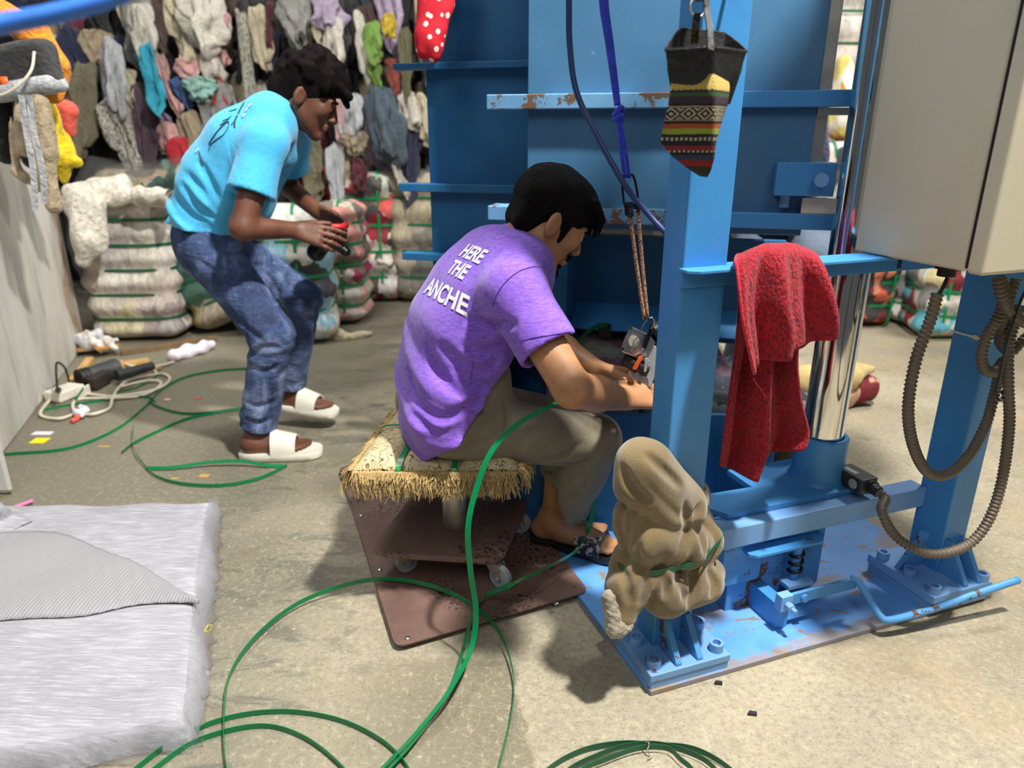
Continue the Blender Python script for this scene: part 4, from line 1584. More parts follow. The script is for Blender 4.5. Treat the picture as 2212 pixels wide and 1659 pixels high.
S = Soft((-1.36, 2.36, 0.74), (-0.60, 3.10, 1.42), 0.007)
torso(S, TLEV, TL, 0.05)
S.cap(W(600, 330, 2.76), W(545, 452, 2.80), 0.075, 0.060, 0.06)
S.cap(TLEV[-1][0], nkb, 0.075, 0.064, 0.03)
for sh, el in ((shR, elR), (shL, elL)):
    S.cap(TLEV[-1][0], sh, 0.072, 0.074, 0.04)
    S.cap(sh, sh + (el - sh) * 0.8, 0.076, 0.086, 0.035)
wS = waves(41, 17, 5, (1, 1, 0.5))
S.disp(lambda X, Y, Z: wS(X, Y, Z) * 0.009)
fold = lambda X, Y, Z: np.sin(60 * (X * 0.62 + Z * 0.78) + 2.5 * np.sin(X * 9 + Z * 6)).astype(np.float32)
S.disp(lambda X, Y, Z: -0.014 * np.clip(fold(X, Y, Z), -0.3, 1) * np.clip((1.12 - Z) / 0.2, 0, 1) * np.clip((-0.95 - X) / 0.1, 0.15, 1))
S.cap(nkb, hc, 0.060, 0.066, 0.008, 's')
for sh, el in ((shR, elR), (shL, elL)):
    d_ = nrm(el - sh)
    c_ = sh + (el - sh) * 0.60
    sl, X, Y, Z = S.reg(c_ - 0.17, c_ + 0.17)
    dd = ((X - c_[0]) * d_[0] + (Y - c_[1]) * d_[1] + (Z - c_[2]) * d_[2]).astype(np.float32)
    rr = np.sqrt(np.maximum((X - c_[0]) ** 2 + (Y - c_[1]) ** 2 + (Z - c_[2]) ** 2 - dd ** 2, 0)).astype(np.float32)
    S.f[sl] = np.where((rr < 0.105) & (dd < 0.16), np.maximum(S.f[sl], dd), S.f[sl])
    S.cap(c_ - d_ * 0.06, c_ + d_ * 0.05, 0.054, 0.064, 0.004, 's')
q1, q2 = W(368, 478, 2.72), W(560, 512, 2.72)
hn = np.cross(q2 - q1, TL)
if hn[2] > 0:
    hn = -hn
S.plane(q1 * 0.5 + q2 * 0.5, hn, 0.004)
creases(S, [[(392, 400), (420, 440), (458, 470)], [(384, 432), (412, 467), (455, 490)], [(405, 378), (440, 420), (472, 462)], [(430, 350), (455, 398), (472, 440)], [(380, 462), (420, 492), (460, 500)]], 0.004, 0.024)
shirt2 = soft_obj('shirt', S, 'cyan', pt)
tree = bvh(shirt2)
# black scribbles and white blocks printed on the upper back


for ln in ([(452, 325), (456, 312), (470, 300), (484, 290), (494, 272), (492, 264), (478, 276), (462, 296), (452, 312)], [(476, 270), (490, 262), (500, 250)], [(482, 262), (498, 254)],
           [(507, 276), (508, 262), (513, 250)], [(496, 241), (512, 236)], [(515, 246), (522, 232), (528, 222)], [(431, 328), (436, 344), (440, 356)], [(500, 270), (507, 262)]):
    cloth_line(ln, 0.0032, 'textblack', 'shirt_print', pt)
for px, py in ((526, 250), (533, 238), (541, 228), (427, 326)):
    cloth_line([(px - 3, py + 3), (px + 3, py - 4)], 0.0075, 'textwhite', 'shirt_print', pt)

S = Soft((-1.36, 2.42, 0.02), (-0.66, 3.04, 0.98), 0.007)
S.cap(hipR - TL * 0.03, hipL + TL * 0.03, 0.108, 0.108, 0.04)
S.cap(TLEV[0][0] - TL * 0.05 + (0, 0, 0.03), TLEV[0][0] + TL * 0.05 + (0, 0, 0.03), 0.112, 0.112, 0.04)
wJ = waves(51, 24, 5)
for hp_, kn, an in ((hipR, kneeR, ankR), (hipL, kneeL, ankL)):
    S.cap(hp_, kn, 0.100, 0.080, 0.03)
    S.cap(kn, an, 0.078, 0.071, 0.02)
S.disp(lambda X, Y, Z: wJ(X, Y, Z) * 0.005)
for kn, an in ((kneeR, ankR), (kneeL, ankL)):
    foldj = lambda X, Y, Z: np.sin(95 * Z + 14 * X + 2 * np.sin(Y * 22 + Z * 13)).astype(np.float32)
    S.disp(lambda X, Y, Z: 0.0045 * foldj(X, Y, Z) * np.exp(-((X - kn[0] + 0.03) ** 2 + (Y - kn[1]) ** 2 + (Z - kn[2] + 0.03) ** 2) / 0.012))
    S.disp(lambda X, Y, Z: 0.005 * foldj(X, Y, Z) * np.exp(-((X - an[0]) ** 2 + (Y - an[1]) ** 2 + (Z - an[2] - 0.06) ** 2) / 0.010))
for kn, an in ((kneeR, ankR), (kneeL, ankL)):
    d_ = nrm(an - kn)
    c_ = an - d_ * 0.012
    sl, X, Y, Z = S.reg(c_ - 0.2, c_ + 0.2)
    dd = ((X - c_[0]) * d_[0] + (Y - c_[1]) * d_[1] + (Z - c_[2]) * d_[2]).astype(np.float32)
    rr = np.sqrt(np.maximum((X - c_[0]) ** 2 + (Y - c_[1]) ** 2 + (Z - c_[2]) ** 2 - dd ** 2, 0)).astype(np.float32)
    S.f[sl] = np.where((rr < 0.12) & (dd > -0.02), np.maximum(S.f[sl], dd), S.f[sl])
    S.cap(c_ - d_ * 0.05, c_ + d_ * 0.04, 0.055, 0.064, 0.004, 's')
creases(S, [[(540, 565), (582, 600), (602, 640)], [(472, 640), (522, 700), (562, 732)], [(542, 765), (570, 752), (604, 752)], [(540, 792), (575, 803), (602, 790)], [(430, 565), (482, 600), (520, 615)], [(530, 870), (560, 880), (595, 868)], [(525, 905), (560, 915), (590, 905)], [(610, 600), (640, 630), (665, 640)], [(600, 560), (560, 575), (520, 565)]], 0.004, 0.018)
soft_obj('jeans', S, 'denim', pt)

S = Soft(hc - 0.23, hc + 0.23, 0.006)
S.ell(L(-0.022, 0, 0.046), np.array([0.112, 0.090, 0.094]), HR, 0.01)
S.ell(L(0.010, 0, 0.086), np.array([0.118, 0.088, 0.070]), HR, 0.02)
S.cap(L(-0.085, 0.03, -0.02), L(-0.085, -0.03, -0.02), 0.045, 0.045, 0.03)
rs = np.random.RandomState(3)
for i in range(70):
    a, e = rs.uniform(0, 6.28), rs.uniform(-0.1, 1.5)
    p = np.array([math.cos(a) * math.cos(e) * 0.112 - 0.005, math.sin(a) * math.cos(e) * 0.088, math.sin(e) * 0.10 + 0.055])
    if p[0] > 0.06 and p[2] < 0.06:
        continue
    S.ell(L(*p), rs.uniform(0.014, 0.024), None, 0.008)
for y in np.linspace(-0.06, 0.06, 8):
    S.cap(L(0.085, y, 0.085), L(0.128, y, 0.055 + 0.02 * math.sin(y * 90)), 0.017, 0.010, 0.008)
wh = waves(33, 80, 6)
S.disp(lambda X, Y, Z: wh(X, Y, Z) * 0.005)
S.ell(L(0.100, 0, -0.030), np.array([0.066, 0.10, 0.082]), HR, 0.012, 's')
for y in (-1, 1):
    S.ell(L(-0.012, y * 0.102, -0.014), np.array([0.026, 0.035, 0.034]), HR, 0.006, 's')
    S.cap(L(-0.022, y * 0.085, -0.04), L(-0.06, y * 0.085, -0.11), 0.030, 0.04, 0.01, 's')
soft_obj('hair', S, 'hairbrown', pt)
b = MB()
for y in (-1, 1):
    b.tube([L(0.092, y * 0.016, 0.026), L(0.096, y * 0.032, 0.032), L(0.084, y * 0.050, 0.026)], 0.0045, 8)
    b.ball(L(0.0905, y * 0.032, 0.004), 0.0058, 10, 8)
obj('eyebrows', b.g, 'hair', pt, smooth=True)
slide('sandal', fqa, pt, 'slide', 0.295, 0.056, 0.026, (0.10, 0.185), None, 0.075)
slide('sandal', fqb, pt, 'slide', 0.285, 0.055, 0.026, (0.10, 0.18), None, 0.075)

# what he holds
hb = W(718, 512, 2.70)
S = Soft(hb - 0.16, hb + 0.16, 0.006)
S.ell(hb, (0.055, 0.07, 0.045), None, 0.01)
S.cap(hb, hb + (0.05, -0.02, -0.045), 0.035, 0.022, 0.02)
S.cap(hb, hb + (-0.07, 0.0, -0.06), 0.03, 0.034, 0.02)
wb = waves(61, 60, 5)
S.disp(lambda X, Y, Z: wb(X, Y, Z) * 0.009)
hbo = soft_obj('plastic_bundle', S, 'blackmetal', label='crumpled shiny black bundle with a red band in the standing man\'s hands', cat='bundle')
obj('red_band', MB().tube(spline([hb + (-0.045, -0.06, 0.036), hb + (0.0, -0.066, 0.046), hb + (0.045, -0.05, 0.044), hb + (0.055, 0.0, 0.046)], 6), 0.011, 8).g, 'red', hbo, smooth=True, label='red band')

# ================================================================== STOOL, MAT, CUSHION
mat_ = [G(733, 1020), G(855, 1413), G(1272, 1290)]
mat_.append(mat_[0] + mat_[2] - mat_[1])


def rounded(poly, r, n=5):
    out = []
    m = len(poly)
    for i in range(m):
        p, a, c = np.array(poly[i][:2]), np.array(poly[i - 1][:2]), np.array(poly[(i + 1) % m][:2])
        p0, p1 = p + nrm(a - p) * r, p + nrm(c - p) * r
        for t in np.linspace(0, 1, n):
            out.append(tuple((1 - t) ** 2 * p0 + 2 * t * (1 - t) * p + t * t * p1))
    return out


mr = thing('floor_board', 'flat brown hardboard sheet with rivets lying under the wheeled stool', 'board', np.mean(mat_, 0))
obj('board', MB().prism(rounded(mat_, 0.03), 0.0145, 0.0205).g, 'board', mr, bevel=0.001)
for px, py in ((880, 1378), (1201, 1303), (820, 1230), (780, 1113), (748, 1021)):
    p = G(px, py, 0.021)
    obj('rivet', MB().ball(p, (0.0075, 0.0075, 0.003), 14, 8).g, 'steel', mr, smooth=True)

st = thing('wheeled_stool', 'low brown wheeled stool on a single grey post under the cushion', 'stool', (-0.18, 1.84, 0.02))
dq = [(-0.393, 1.684), (-0.028, 1.639), (0.056, 1.985), (-0.31, 2.03)]
obj('dolly_plate', MB().prism(rounded(dq, 0.055, 7), 0.108, 0.126).g, 'board', st, bevel=0.004)
obj('post', MB().cyl((-0.165, 1.835, 0.126), (-0.165, 1.835, 0.375), 0.037, None, 28).g, 'zinc', st, smooth=True, angle=40)
obj('seat_board', MB().box((-0.33, 1.67, 0.36), (-0.02, 2.0, 0.376)).g, 'board', st)
for cx, cy, ang in ((-0.325, 1.735, 0.5), (-0.055, 1.690, -0.6), (0.0, 1.95, 0.3), (-0.28, 1.985, 1.2)):
    d_ = np.array([math.cos(ang), math.sin(ang), 0])
    n_ = np.array([-d_[1], d_[0], 0])
    top = np.array([cx, cy, 0.108])
    ax = top + d_ * 0.028 - ZV * 0.055
    b = MB()
    b.cyl(top, top - ZV * 0.012, 0.018, None, 18)
    for s_ in (-1, 1):
        o_ = n_ * 0.014 * s_
        q = [top + o_ - d_ * 0.018 - ZV * 0.012, top + o_ + d_ * 0.03 - ZV * 0.012, ax + o_ + d_ * 0.010 - ZV * 0.004, ax + o_ - d_ * 0.010 - ZV * 0.004]
        b.box8([p - n_ * 0.0012 for p in q] + [p + n_ * 0.0012 for p in q])
    b.box8([top + d_ * x + n_ * y - ZV * z for z in (0.014, 0.011) for x, y in ((-0.018, -0.014), (0.03, -0.014), (0.03, 0.014), (-0.018, 0.014))])
    cst = obj('caster', b.g, 'zinc', st)
    b = MB()
    rr_ = [(0.0, -0.009), (0.014, -0.010), (0.017, -0.0085), (0.0305, -0.0095), (0.0325, -0.0075), (0.0325, 0.0075), (0.0305, 0.0095), (0.017, 0.0085), (0.014, 0.010), (0.0, 0.009)]
    rings = []
    for i in range(28):
        a = 2 * math.pi * i / 28
        e = d_ * math.cos(a) + ZV * math.sin(a)
        rings.append([ax + e * r + n_ * x for r, x in rr_])
    rings.append(rings[0])
    b.loft(rings, False, False)
    b.cyl(ax - n_ * 0.019, ax + n_ * 0.019, 0.005, None, 10)
    obj('wheel', b.g, 'grey_plastic', cst, smooth=True, angle=35)

cs_c = [np.array(p) for p in ((-0.402, 1.622), (0.012, 1.622), (0.062, 2.055), (-0.345, 2.07))]
cu_ = thing('seat_cushion', 'cream scroll-patterned cushion with tan fringe tied to the stool by green straps', 'cushion', (-0.17, 1.84, 0.378))


def cq(a, c):
    return cs_c[0] * (1 - a) * (1 - c) + cs_c[1] * a * (1 - c) + cs_c[2] * a * c + cs_c[3] * (1 - a) * c


NA = 61
GRO = (0.28, 0.62)


def pin(a):
    return sum(math.exp(-((a - g_) / 0.035) ** 2) for g_ in GRO)


vt, vb = [], []
for i in range(NA):
    for j in range(NA):
        a, c = i / (NA - 1), j / (NA - 1)
        e = min(a, 1 - a, c, 1 - c)
        puff = (1 - math.exp(-e * 14)) * 0.036
        g1 = pin(a)
        g2 = math.exp(-((c - 0.52) / 0.04) ** 2)
        zt = 0.400 + puff * (1 - 0.55 * min(1, g1)) - 0.010 * g2 - (0.012 * min(1, g1) if e < 0.05 else 0)
        p = cq(a, c)
        vt.append((p[0], p[1], zt + 0.004 * math.sin(9 * a + 4 * c)))
        vb.append((p[0], p[1], 0.396 - puff * 0.45 - (0.010 * min(1, g1) if e < 0.05 else 0)))
fc_ = [(i * NA + j, (i + 1) * NA + j, (i + 1) * NA + j + 1, i * NA + j + 1) for i in range(NA - 1) for j in range(NA - 1)]
b = MB().add(vt, fc_).add(vb, [q[::-1] for q in fc_])
obj('cushion_cover', b.g, 'brocade', cu_, smooth=True)
b = MB()
rs = np.random.RandomState(8)
edges = [(cs_c[0], cs_c[1], 520), (cs_c[3], cs_c[0], 420), (cs_c[1], cs_c[2], 160), (cs_c[2], cs_c[3], 120)]
cen = np.mean(cs_c, 0)
for p, q, n in edges:
    out = nrm([(q - p)[1], -(q - p)[0], 0])
    if out[:2] @ ((p + q) / 2 - cen) < 0:
        out = -out
    tg = nrm([*(q - p), 0])
    for i in range(n):
        t = (i + rs.uniform()) / n
        clump = math.sin(t * 61) * 0.012
        x = np.array([*(p + (q - p) * t), 0.398 + rs.uniform(-0.006, 0.006) - 0.008 * min(1, pin(t))])
        ln = rs.uniform(0.040, 0.066)
        lean = rs.uniform(-0.018, 0.018) + clump
        o_ = rs.uniform(0.012, 0.034)
        pts = [x, x + out * o_ * 0.6 + tg * lean * 0.3 - ZV * ln * 0.25, x + out * o_ + tg * lean * 0.7 - ZV * ln * 0.65, x + out * (o_ + rs.uniform(-0.006, 0.006)) + tg * (lean + rs.uniform(-0.008, 0.008)) - ZV * ln]
        b.tube(pts, lambda t: 0.0014 - 0.0004 * t, 4)
    for i in range(int(n * 0.5)):
        t = (i + rs.uniform()) / n * 2
        x = np.array([*(p + (q - p) * min(t, 1)), 0.404])
        pts = [x - ZV * 0.006, x + out * 0.012 - ZV * 0.004, x + out * rs.uniform(0.02, 0.034) + tg * rs.uniform(-0.012, 0.012) - ZV * rs.uniform(0.012, 0.034)]
        b.tube(pts, 0.0013, 4)
obj('fringe', b.g, 'fringe', cu_, kind='stuff')
for g_ in GRO:
    pts = []
    for c, z in ((-0.018, 0.372), (-0.012, 0.400), (0.02, 0.412), (0.12, 0.424), (0.4, 0.426), (0.7, 0.424)):
        p = cq(g_ + 0.02 * c, c)
        pts.append((p[0], p[1], z))
    obj('tie_strap', MB().ribbon(spline(pts, 6), 0.014, 0.0014, (1, 0.1, 0)).g, 'strap', cu_)
pts = [(*cq(a, 0.52), z) for a, z in ((-0.012, 0.37), (-0.01, 0.402), (0.04, 0.425), (0.25, 0.429), (0.6, 0.429))]
obj('tie_strap', MB().ribbon(spline(pts, 6), 0.009, 0.0014, (0, 1, 0)).g, 'strap', cu_)

# ================================================================== THINGS HUNG ON THE PRESS
# woven bag
bv = -0.015
bag = thing('shoulder_bag', 'striped woven bag with black leather top hanging by its strap on the blue column', 'bag', PV(1500, 375, bv))


def bag_ring(corners, m=10):
    """section of the bag from five corners given as (pixel x, pixel y, depth)"""
    c = [PV(x, y, v + bv) for x, y, v in corners]
    q = np.array(spline(c, m, True))
    lin = np.concatenate([[c[i] * (1 - t) + c[(i + 1) % 5] * t for t in np.linspace(0, 1, m, endpoint=False)] for i in range(5)])
    q = np.roll(q, 0, 0)
    return list(lin * 0.72 + q * 0.28)


def inset(rg, k, dz=0.0):
    c = np.mean(rg, 0)
    return [c + (p - c) * k + ZV * dz for p in rg]


RIM = bag_ring([(1437, 108, 0.0), (1537, 102, -.05), (1613, 112, .01), (1566, 74, .06), (1470, 64, .06)])
LB = bag_ring([(1450, 173, 0.0), (1540, 159, -.046), (1586, 184, .01), (1560, 168, .05), (1470, 168, .05)])
lea = MB()
lea.loft([LB, [np.array(a) * .5 + np.array(b_) * .5 + (np.array(a) - np.mean(LB, 0)) * 0.02 for a, b_ in zip(LB, RIM)], RIM, inset(RIM, 1.01, .003), inset(RIM, .965, .003)], False)
lin_ = MB().loft([inset(RIM, .965, .003), inset(RIM, .92, -.03), inset(RIM, .72, -.085), inset(RIM, .2, -.10)], False)


def leather():
    t = NT('black_leather')
    t.col((0.010, 0.010, 0.011))
    t.set(0.38)
    b = t.bump(t.noise(22, detail=5, dist=1.5), 0.5, 0.012)
    t.bump(t.noise(300, detail=2), 0.15, 0.001, b)
    return t.m


MT['leather'] = leather()


def woven_stripes():
    t = NT('woven_striped_cloth')
    sx = t.n('SeparateXYZ')
    t.l(t.tc.outputs['Object'], sx.inputs[0])
    z = sx.outputs[2]
    k = t.math('DIVIDE', z, 0.160)
    k = t.math('ADD', k, t.math('MULTIPLY', t.math('SUBTRACT', t.noise(40, detail=2), 0.5), 0.02))
    C_ = lambda *a: sr(*a)
    st = [(0.0, C_(52, 46, 24)), (0.075, C_(150, 36, 32)), (0.14, C_(52, 62, 104)), (0.19, C_(20, 22, 30)), (0.215, C_(206, 196, 160)), (0.235, C_(150, 38, 58)), (0.285, C_(26, 28, 40)),
          (0.335, C_(204, 196, 164)), (0.365, C_(20, 24, 36)), (0.395, C_(164, 178, 66)), (0.45, C_(190, 84, 44)), (0.50, C_(30, 26, 24)), (0.525, C_(190, 176, 144)), (0.535, C_(34, 28, 26)),
          (0.655, C_(190, 176, 144)), (0.667, C_(30, 24, 30)), (0.69, C_(62, 42, 58)), (0.755, C_(52, 92, 54)), (0.80, C_(24, 22, 18)), (0.815, C_(208, 176, 92)), (0.88, C_(196, 170, 90))]
    c = t.ramp(k, st[:31], 'CONSTANT')
    # zig-zag lozenges in the dark band
    u_ = t.math('ADD', t.math('MULTIPLY', sx.outputs[0], UV[0]), t.math('MULTIPLY', sx.outputs[1], UV[1]))
    tri = t.math('ABSOLUTE', t.math('SUBTRACT', t.math('FRACT', t.math('MULTIPLY', u_, 46.0)), 0.5))
    zz = t.math('ABSOLUTE', t.math('SUBTRACT', k, 0.595))
    lz = t.math('FRACT', t.math('MULTIPLY', t.math('ADD', tri, t.math('MULTIPLY', zz, 7.5)), 3.0))
    m = t.math('MULTIPLY', t.math('LESS_THAN', lz, 0.45), t.math('LESS_THAN', zz, 0.055))
    c = t.mix(m, c, sr(204, 190, 156))
    # dashed rows
    dash = t.math('GREATER_THAN', t.math('FRACT', t.math('MULTIPLY', u_, 150.0)), 0.5)
    for zc in (0.225, 0.35, 0.807):
        mm = t.math('MULTIPLY', t.math('LESS_THAN', t.math('ABSOLUTE', t.math('SUBTRACT', k, zc)), 0.016), dash)
        c = t.mix(mm, c, (0.02, 0.02, 0.022))
    wv = t.n('TexWave')
    wv.inputs['Scale'].default_value = 190
    wv.bands_direction = 'DIAGONAL'
    t.l(t.tc.outputs['Object'], wv.inputs['Vector'])
    c = t.mix(t.math('MULTIPLY', wv.outputs['Fac'], 0.55), c, (0.02, 0.018, 0.015))
    t.col(c)
    t.set(0.95)
    t.bump(wv.outputs['Fac'], 0.6, 0.002)
    return t.m


MT['stripes'] = woven_stripes()
obj('leather_top', lea.g, 'leather', bag, smooth=True, angle=60)
MT['lining'] = simple('black_lining', (0.006, 0.006, 0.007), 0.6, 0, 0.2, 20, 0.5, 30, 0.01)
obj('lining', lin_.g, 'lining', bag, smooth=True)
wvn = MB()
wvn.loft([bag_ring([(1512, 381, 0.0), (1528, 383, -.012), (1529, 380, 0.0), (1524, 380, .012), (1512, 379, .012)]),
          bag_ring([(1488, 366, 0.0), (1534, 371, -.024), (1535, 366, 0.0), (1528, 368, .022), (1492, 364, .024)]),
          bag_ring([(1452, 338, 0.0), (1541, 345, -.032), (1542, 342, 0.0), (1530, 342, .03), (1462, 338, .03)]),
          bag_ring([(1426, 306, 0.006), (1543, 302, -.036), (1548, 304, 0.002), (1535, 302, .036), (1440, 304, .036)]),
          bag_ring([(1434, 268, 0.006), (1545, 262, -.040), (1558, 268, 0.004), (1540, 262, .04), (1448, 266, .04)]),
          bag_ring([(1444, 225, 0.004), (1545, 212, -.043), (1572, 226, 0.008), (1550, 215, .045), (1458, 220, .045)]),
          LB])
obj('woven_body', wvn.g, 'stripes', bag, smooth=True)
obj('rim_seam', MB().tube(RIM + RIM[:2], 0.0020, 8, False).g, 'leather', bag, smooth=True)
sp_ = spline([PV(1535, 108, bv - 0.052), PV(1533, 60, bv - 0.03), PV(1527, 20, bv), PV(1524, -30, bv + 0.02), PV(1522, -80, bv + 0.06)], 8)
obj('shoulder_strap', MB().ribbon(sp_, 0.0105, 0.003, UV).g, 'lining', bag)
obj('strap_tab', MB().ribbon(spline([PV(1502, 62, bv + 0.0), PV(1505, 40, bv), PV(1506, 31, bv), PV(1503, 60, bv + 0.03), PV(1500, 95, bv + 0.045)], 6), 0.012, 0.003, UV).g, 'leather', bag)
rc = PV(1508, 15, bv)
obj('metal_ring', MB().tube([rc + 0.0145 * (math.cos(t) * UV + math.sin(t) * ZV) for t in np.linspace(0, 2 * math.pi, 40)], 0.0016, 8, False).g, 'zinc', bag, smooth=True)
obj('ring_tab', MB().ribbon([PV(1512, 4, bv), PV(1512, -40, bv), PV(1513, -80, bv + 0.06)], 0.014, 0.003, UV).g, 'leather', bag)
obj('coat_hook', MB().tube(spline([fr(0.10, 0.09, 1.445), fr(0.10, 0.055, 1.44), fr(0.10, 0.05, 1.46)], 6), 0.004, 8).g, 'steel', colm, smooth=True)

# red towel over the arm
rowsT = []


def trow(pts, v, amp, ph, dz=0.0):
    rowsT.append((pts, v, amp, ph))


trow([(1618, 802), (1646, 786), (1700, 768), (1760, 742), (1804, 712)], 0.010, 0.010, 0.4)
trow([(1603, 740), (1640, 722), (1700, 716), (1755, 704), (1803, 690)], 0.010, 0.012, 0.3)
trow([(1592, 680), (1632, 672), (1690, 668), (1745, 660), (1797, 655)], 0.012, 0.012, 0.2)
trow([(1590, 625), (1632, 620), (1685, 616), (1738, 612), (1785, 612)], 0.018, 0.010, 0.1)
trow([(1590, 585), (1635, 572), (1682, 566), (1730, 568), (1776, 580)], 0.026, 0.006, 0.0)
trow([(1588, 562), (1636, 545), (1684, 538), (1728, 543), (1767, 560)], 0.040, 0.003, 0.0)
trow([(1592, 552), (1640, 534), (1686, 527), (1726, 532), (1762, 552)], 0.080, 0.003, 0.0)
trow([(1592, 560), (1640, 545), (1686, 540), (1726, 545), (1760, 562)], 0.128, 0.004, 0.2)
trow([(1588, 640), (1630, 640), (1680, 640), (1715, 642), (1745, 645)], 0.135, 0.010, 0.3)
trow([(1576, 740), (1615, 745), (1655, 745), (1690, 742), (1705, 740)], 0.135, 0.014, 0.4)
trow([(1560, 850), (1600, 862), (1650, 860), (1690, 850), (1712, 840)], 0.132, 0.016, 0.5)
trow([(1547, 930), (1590, 960), (1645, 950), (1700, 930), (1728, 905)], 0.130, 0.018, 0.5)
trow([(1540, 995), (1578, 1016), (1622, 1022), (1680, 985), (1736, 922)], 0.128, 0.018, 0.5)
NS, sub_ = 64, 6
fine = []
for i in range(len(rowsT)):
    pts, v, amp, ph = rowsT[i]
    cvp = np.array(spline([PV(x, y, v) for x, y in pts], 16))
    tt = np.linspace(0, 1, NS)
    cvp = np.stack([np.interp(tt, np.linspace(0, 1, len(cvp)), cvp[:, k]) for k in range(3)], 1)
    off = amp * 1.7 * (np.sin(tt * 15 + ph * 2) + 0.5 * np.sin(tt * 27 + 1.3 + ph * 3))
    fine.append(cvp - np.outer(off, VV))
fine = np.array(fine)
grid = []
for j in range(NS):
    grid.append(spline(list(fine[:, j]), sub_))
grid = np.array(grid).transpose(1, 0, 2)
nr = grid.shape[0]
tw = thing('towel', 'red terry towel draped over the blue bracket arm', 'towel', PV(1660, 700, 0.06))
obj('towel_cloth', (grid.reshape(-1, 3), [(i * NS + j, i * NS + j + 1, (i + 1) * NS + j + 1, (i + 1) * NS + j) for i in range(nr - 1) for j in range(NS - 1)]), 'terry', tw, smooth=True, solid=0.0055)
hem = MB()
for j in (0, NS - 1):
    hem.tube(grid[::1, j], 0.0042, 8)
hem = MB().tube(grid[:36, 0], 0.0040, 8)
obj('hem', hem.g, cloth('red_hem_cloth', sr(196, 26, 52), 0.2, 200, 40), tw, smooth=True)
hem = MB().tube(grid[36:, 0], 0.0040, 8)
obj('hem', hem.g, MT['terry'], tw, smooth=True)
thr = MB()
obj('loose_thread', MB().tube(spline([PV(1620, 806, 0.01), PV(1635, 830, 0.0), PV(1656, 860, 0.0)], 6), 0.0007, 5).g, 'terry', tw)
obj('loose_thread', MB().tube(spline([PV(1700, 660, -0.01), PV(1715, 680, -0.012), PV(1735, 700, -0.012)], 6), 0.0007, 5).g, 'terry', tw)

# tan blanket rolled round the column foot
bl = thing('blanket', 'tan fleece blanket bundled round the blue column and tied with a green strap', 'blanket', fr(0.1, 0.07, 0.12))
Bp = lambda px, py, v: PV(px, py, v)
S = Soft(fr(0.0, 0.0, 0.0) - (0.20, 0.16, -0.02), fr(0.15, 0.16, 0.62) + (0.16, 0.14, 0), 0.0045)
for a, c, r0, r1, k in (
        # upper wrap, sloping down to the right, with its rolled edge
        (Bp(1378, 985, 0.13), Bp(1390, 1000, 0.06), 0.040, 0.050, 0.02),
        (Bp(1392, 1005, 0.055), Bp(1480, 1092, 0.055), 0.060, 0.052, 0.02),
        (Bp(1378, 1045, 0.055), Bp(1440, 1095, 0.045), 0.052, 0.050, 0.02),
        (Bp(1480, 1092, 0.055), Bp(1492, 1075, 0.13), 0.048, 0.045, 0.02),
        (Bp(1500, 1120, 0.035), Bp(1503, 1145, 0.020), 0.024, 0.012, 0.012),
        # middle roll
        (Bp(1382, 1115, 0.075), Bp(1400, 1160, 0.052), 0.056, 0.056, 0.006),
        (Bp(1400, 1160, 0.052), Bp(1478, 1172, 0.050), 0.060, 0.060, 0.012),
        (Bp(1500, 1130, 0.105), Bp(1518, 1165, 0.075), 0.044, 0.046, 0.008),
        (Bp(1518, 1165, 0.075), Bp(1500, 1195, 0.070), 0.046, 0.044, 0.01),
        (Bp(1372, 1130, 0.14), Bp(1400, 1180, 0.14), 0.05, 0.05, 0.02),
        # lower skirt below the strap
        (Bp(1375, 1215, 0.060), Bp(1362, 1265, 0.040), 0.050, 0.052, 0.006),
        (Bp(1362, 1265, 0.040), Bp(1348, 1330, 0.018), 0.050, 0.028, 0.012),
        (Bp(1400, 1240, 0.045), Bp(1440, 1280, 0.040), 0.060, 0.056, 0.006),
        (Bp(1440, 1275, 0.045), Bp(1515, 1255, 0.060), 0.058, 0.050, 0.012),
        (Bp(1480, 1230, 0.060), Bp(1528, 1235, 0.085), 0.050, 0.040, 0.012),
        (Bp(1390, 1240, 0.16), Bp(1500, 1250, 0.17), 0.05, 0.05, 0.02)):
    S.cap(a, c, r0, r1, k)
for a, c in (((1398, 1112, -0.012), (1362, 1185, -0.004)), ((1372, 1108, 0.0), (1345, 1165, 0.012)), ((1470, 1205, -0.008), (1492, 1120, -0.004)), ((1420, 1235, -0.012), (1388, 1300, -0.010)), ((1470, 1225, -0.006), (1478, 1290, -0.004)), ((1385, 1040, -0.012), (1470, 1120, -0.006))):
    S.cap(Bp(*a), Bp(*c), 0.003, 0.002, 0.016, 's')
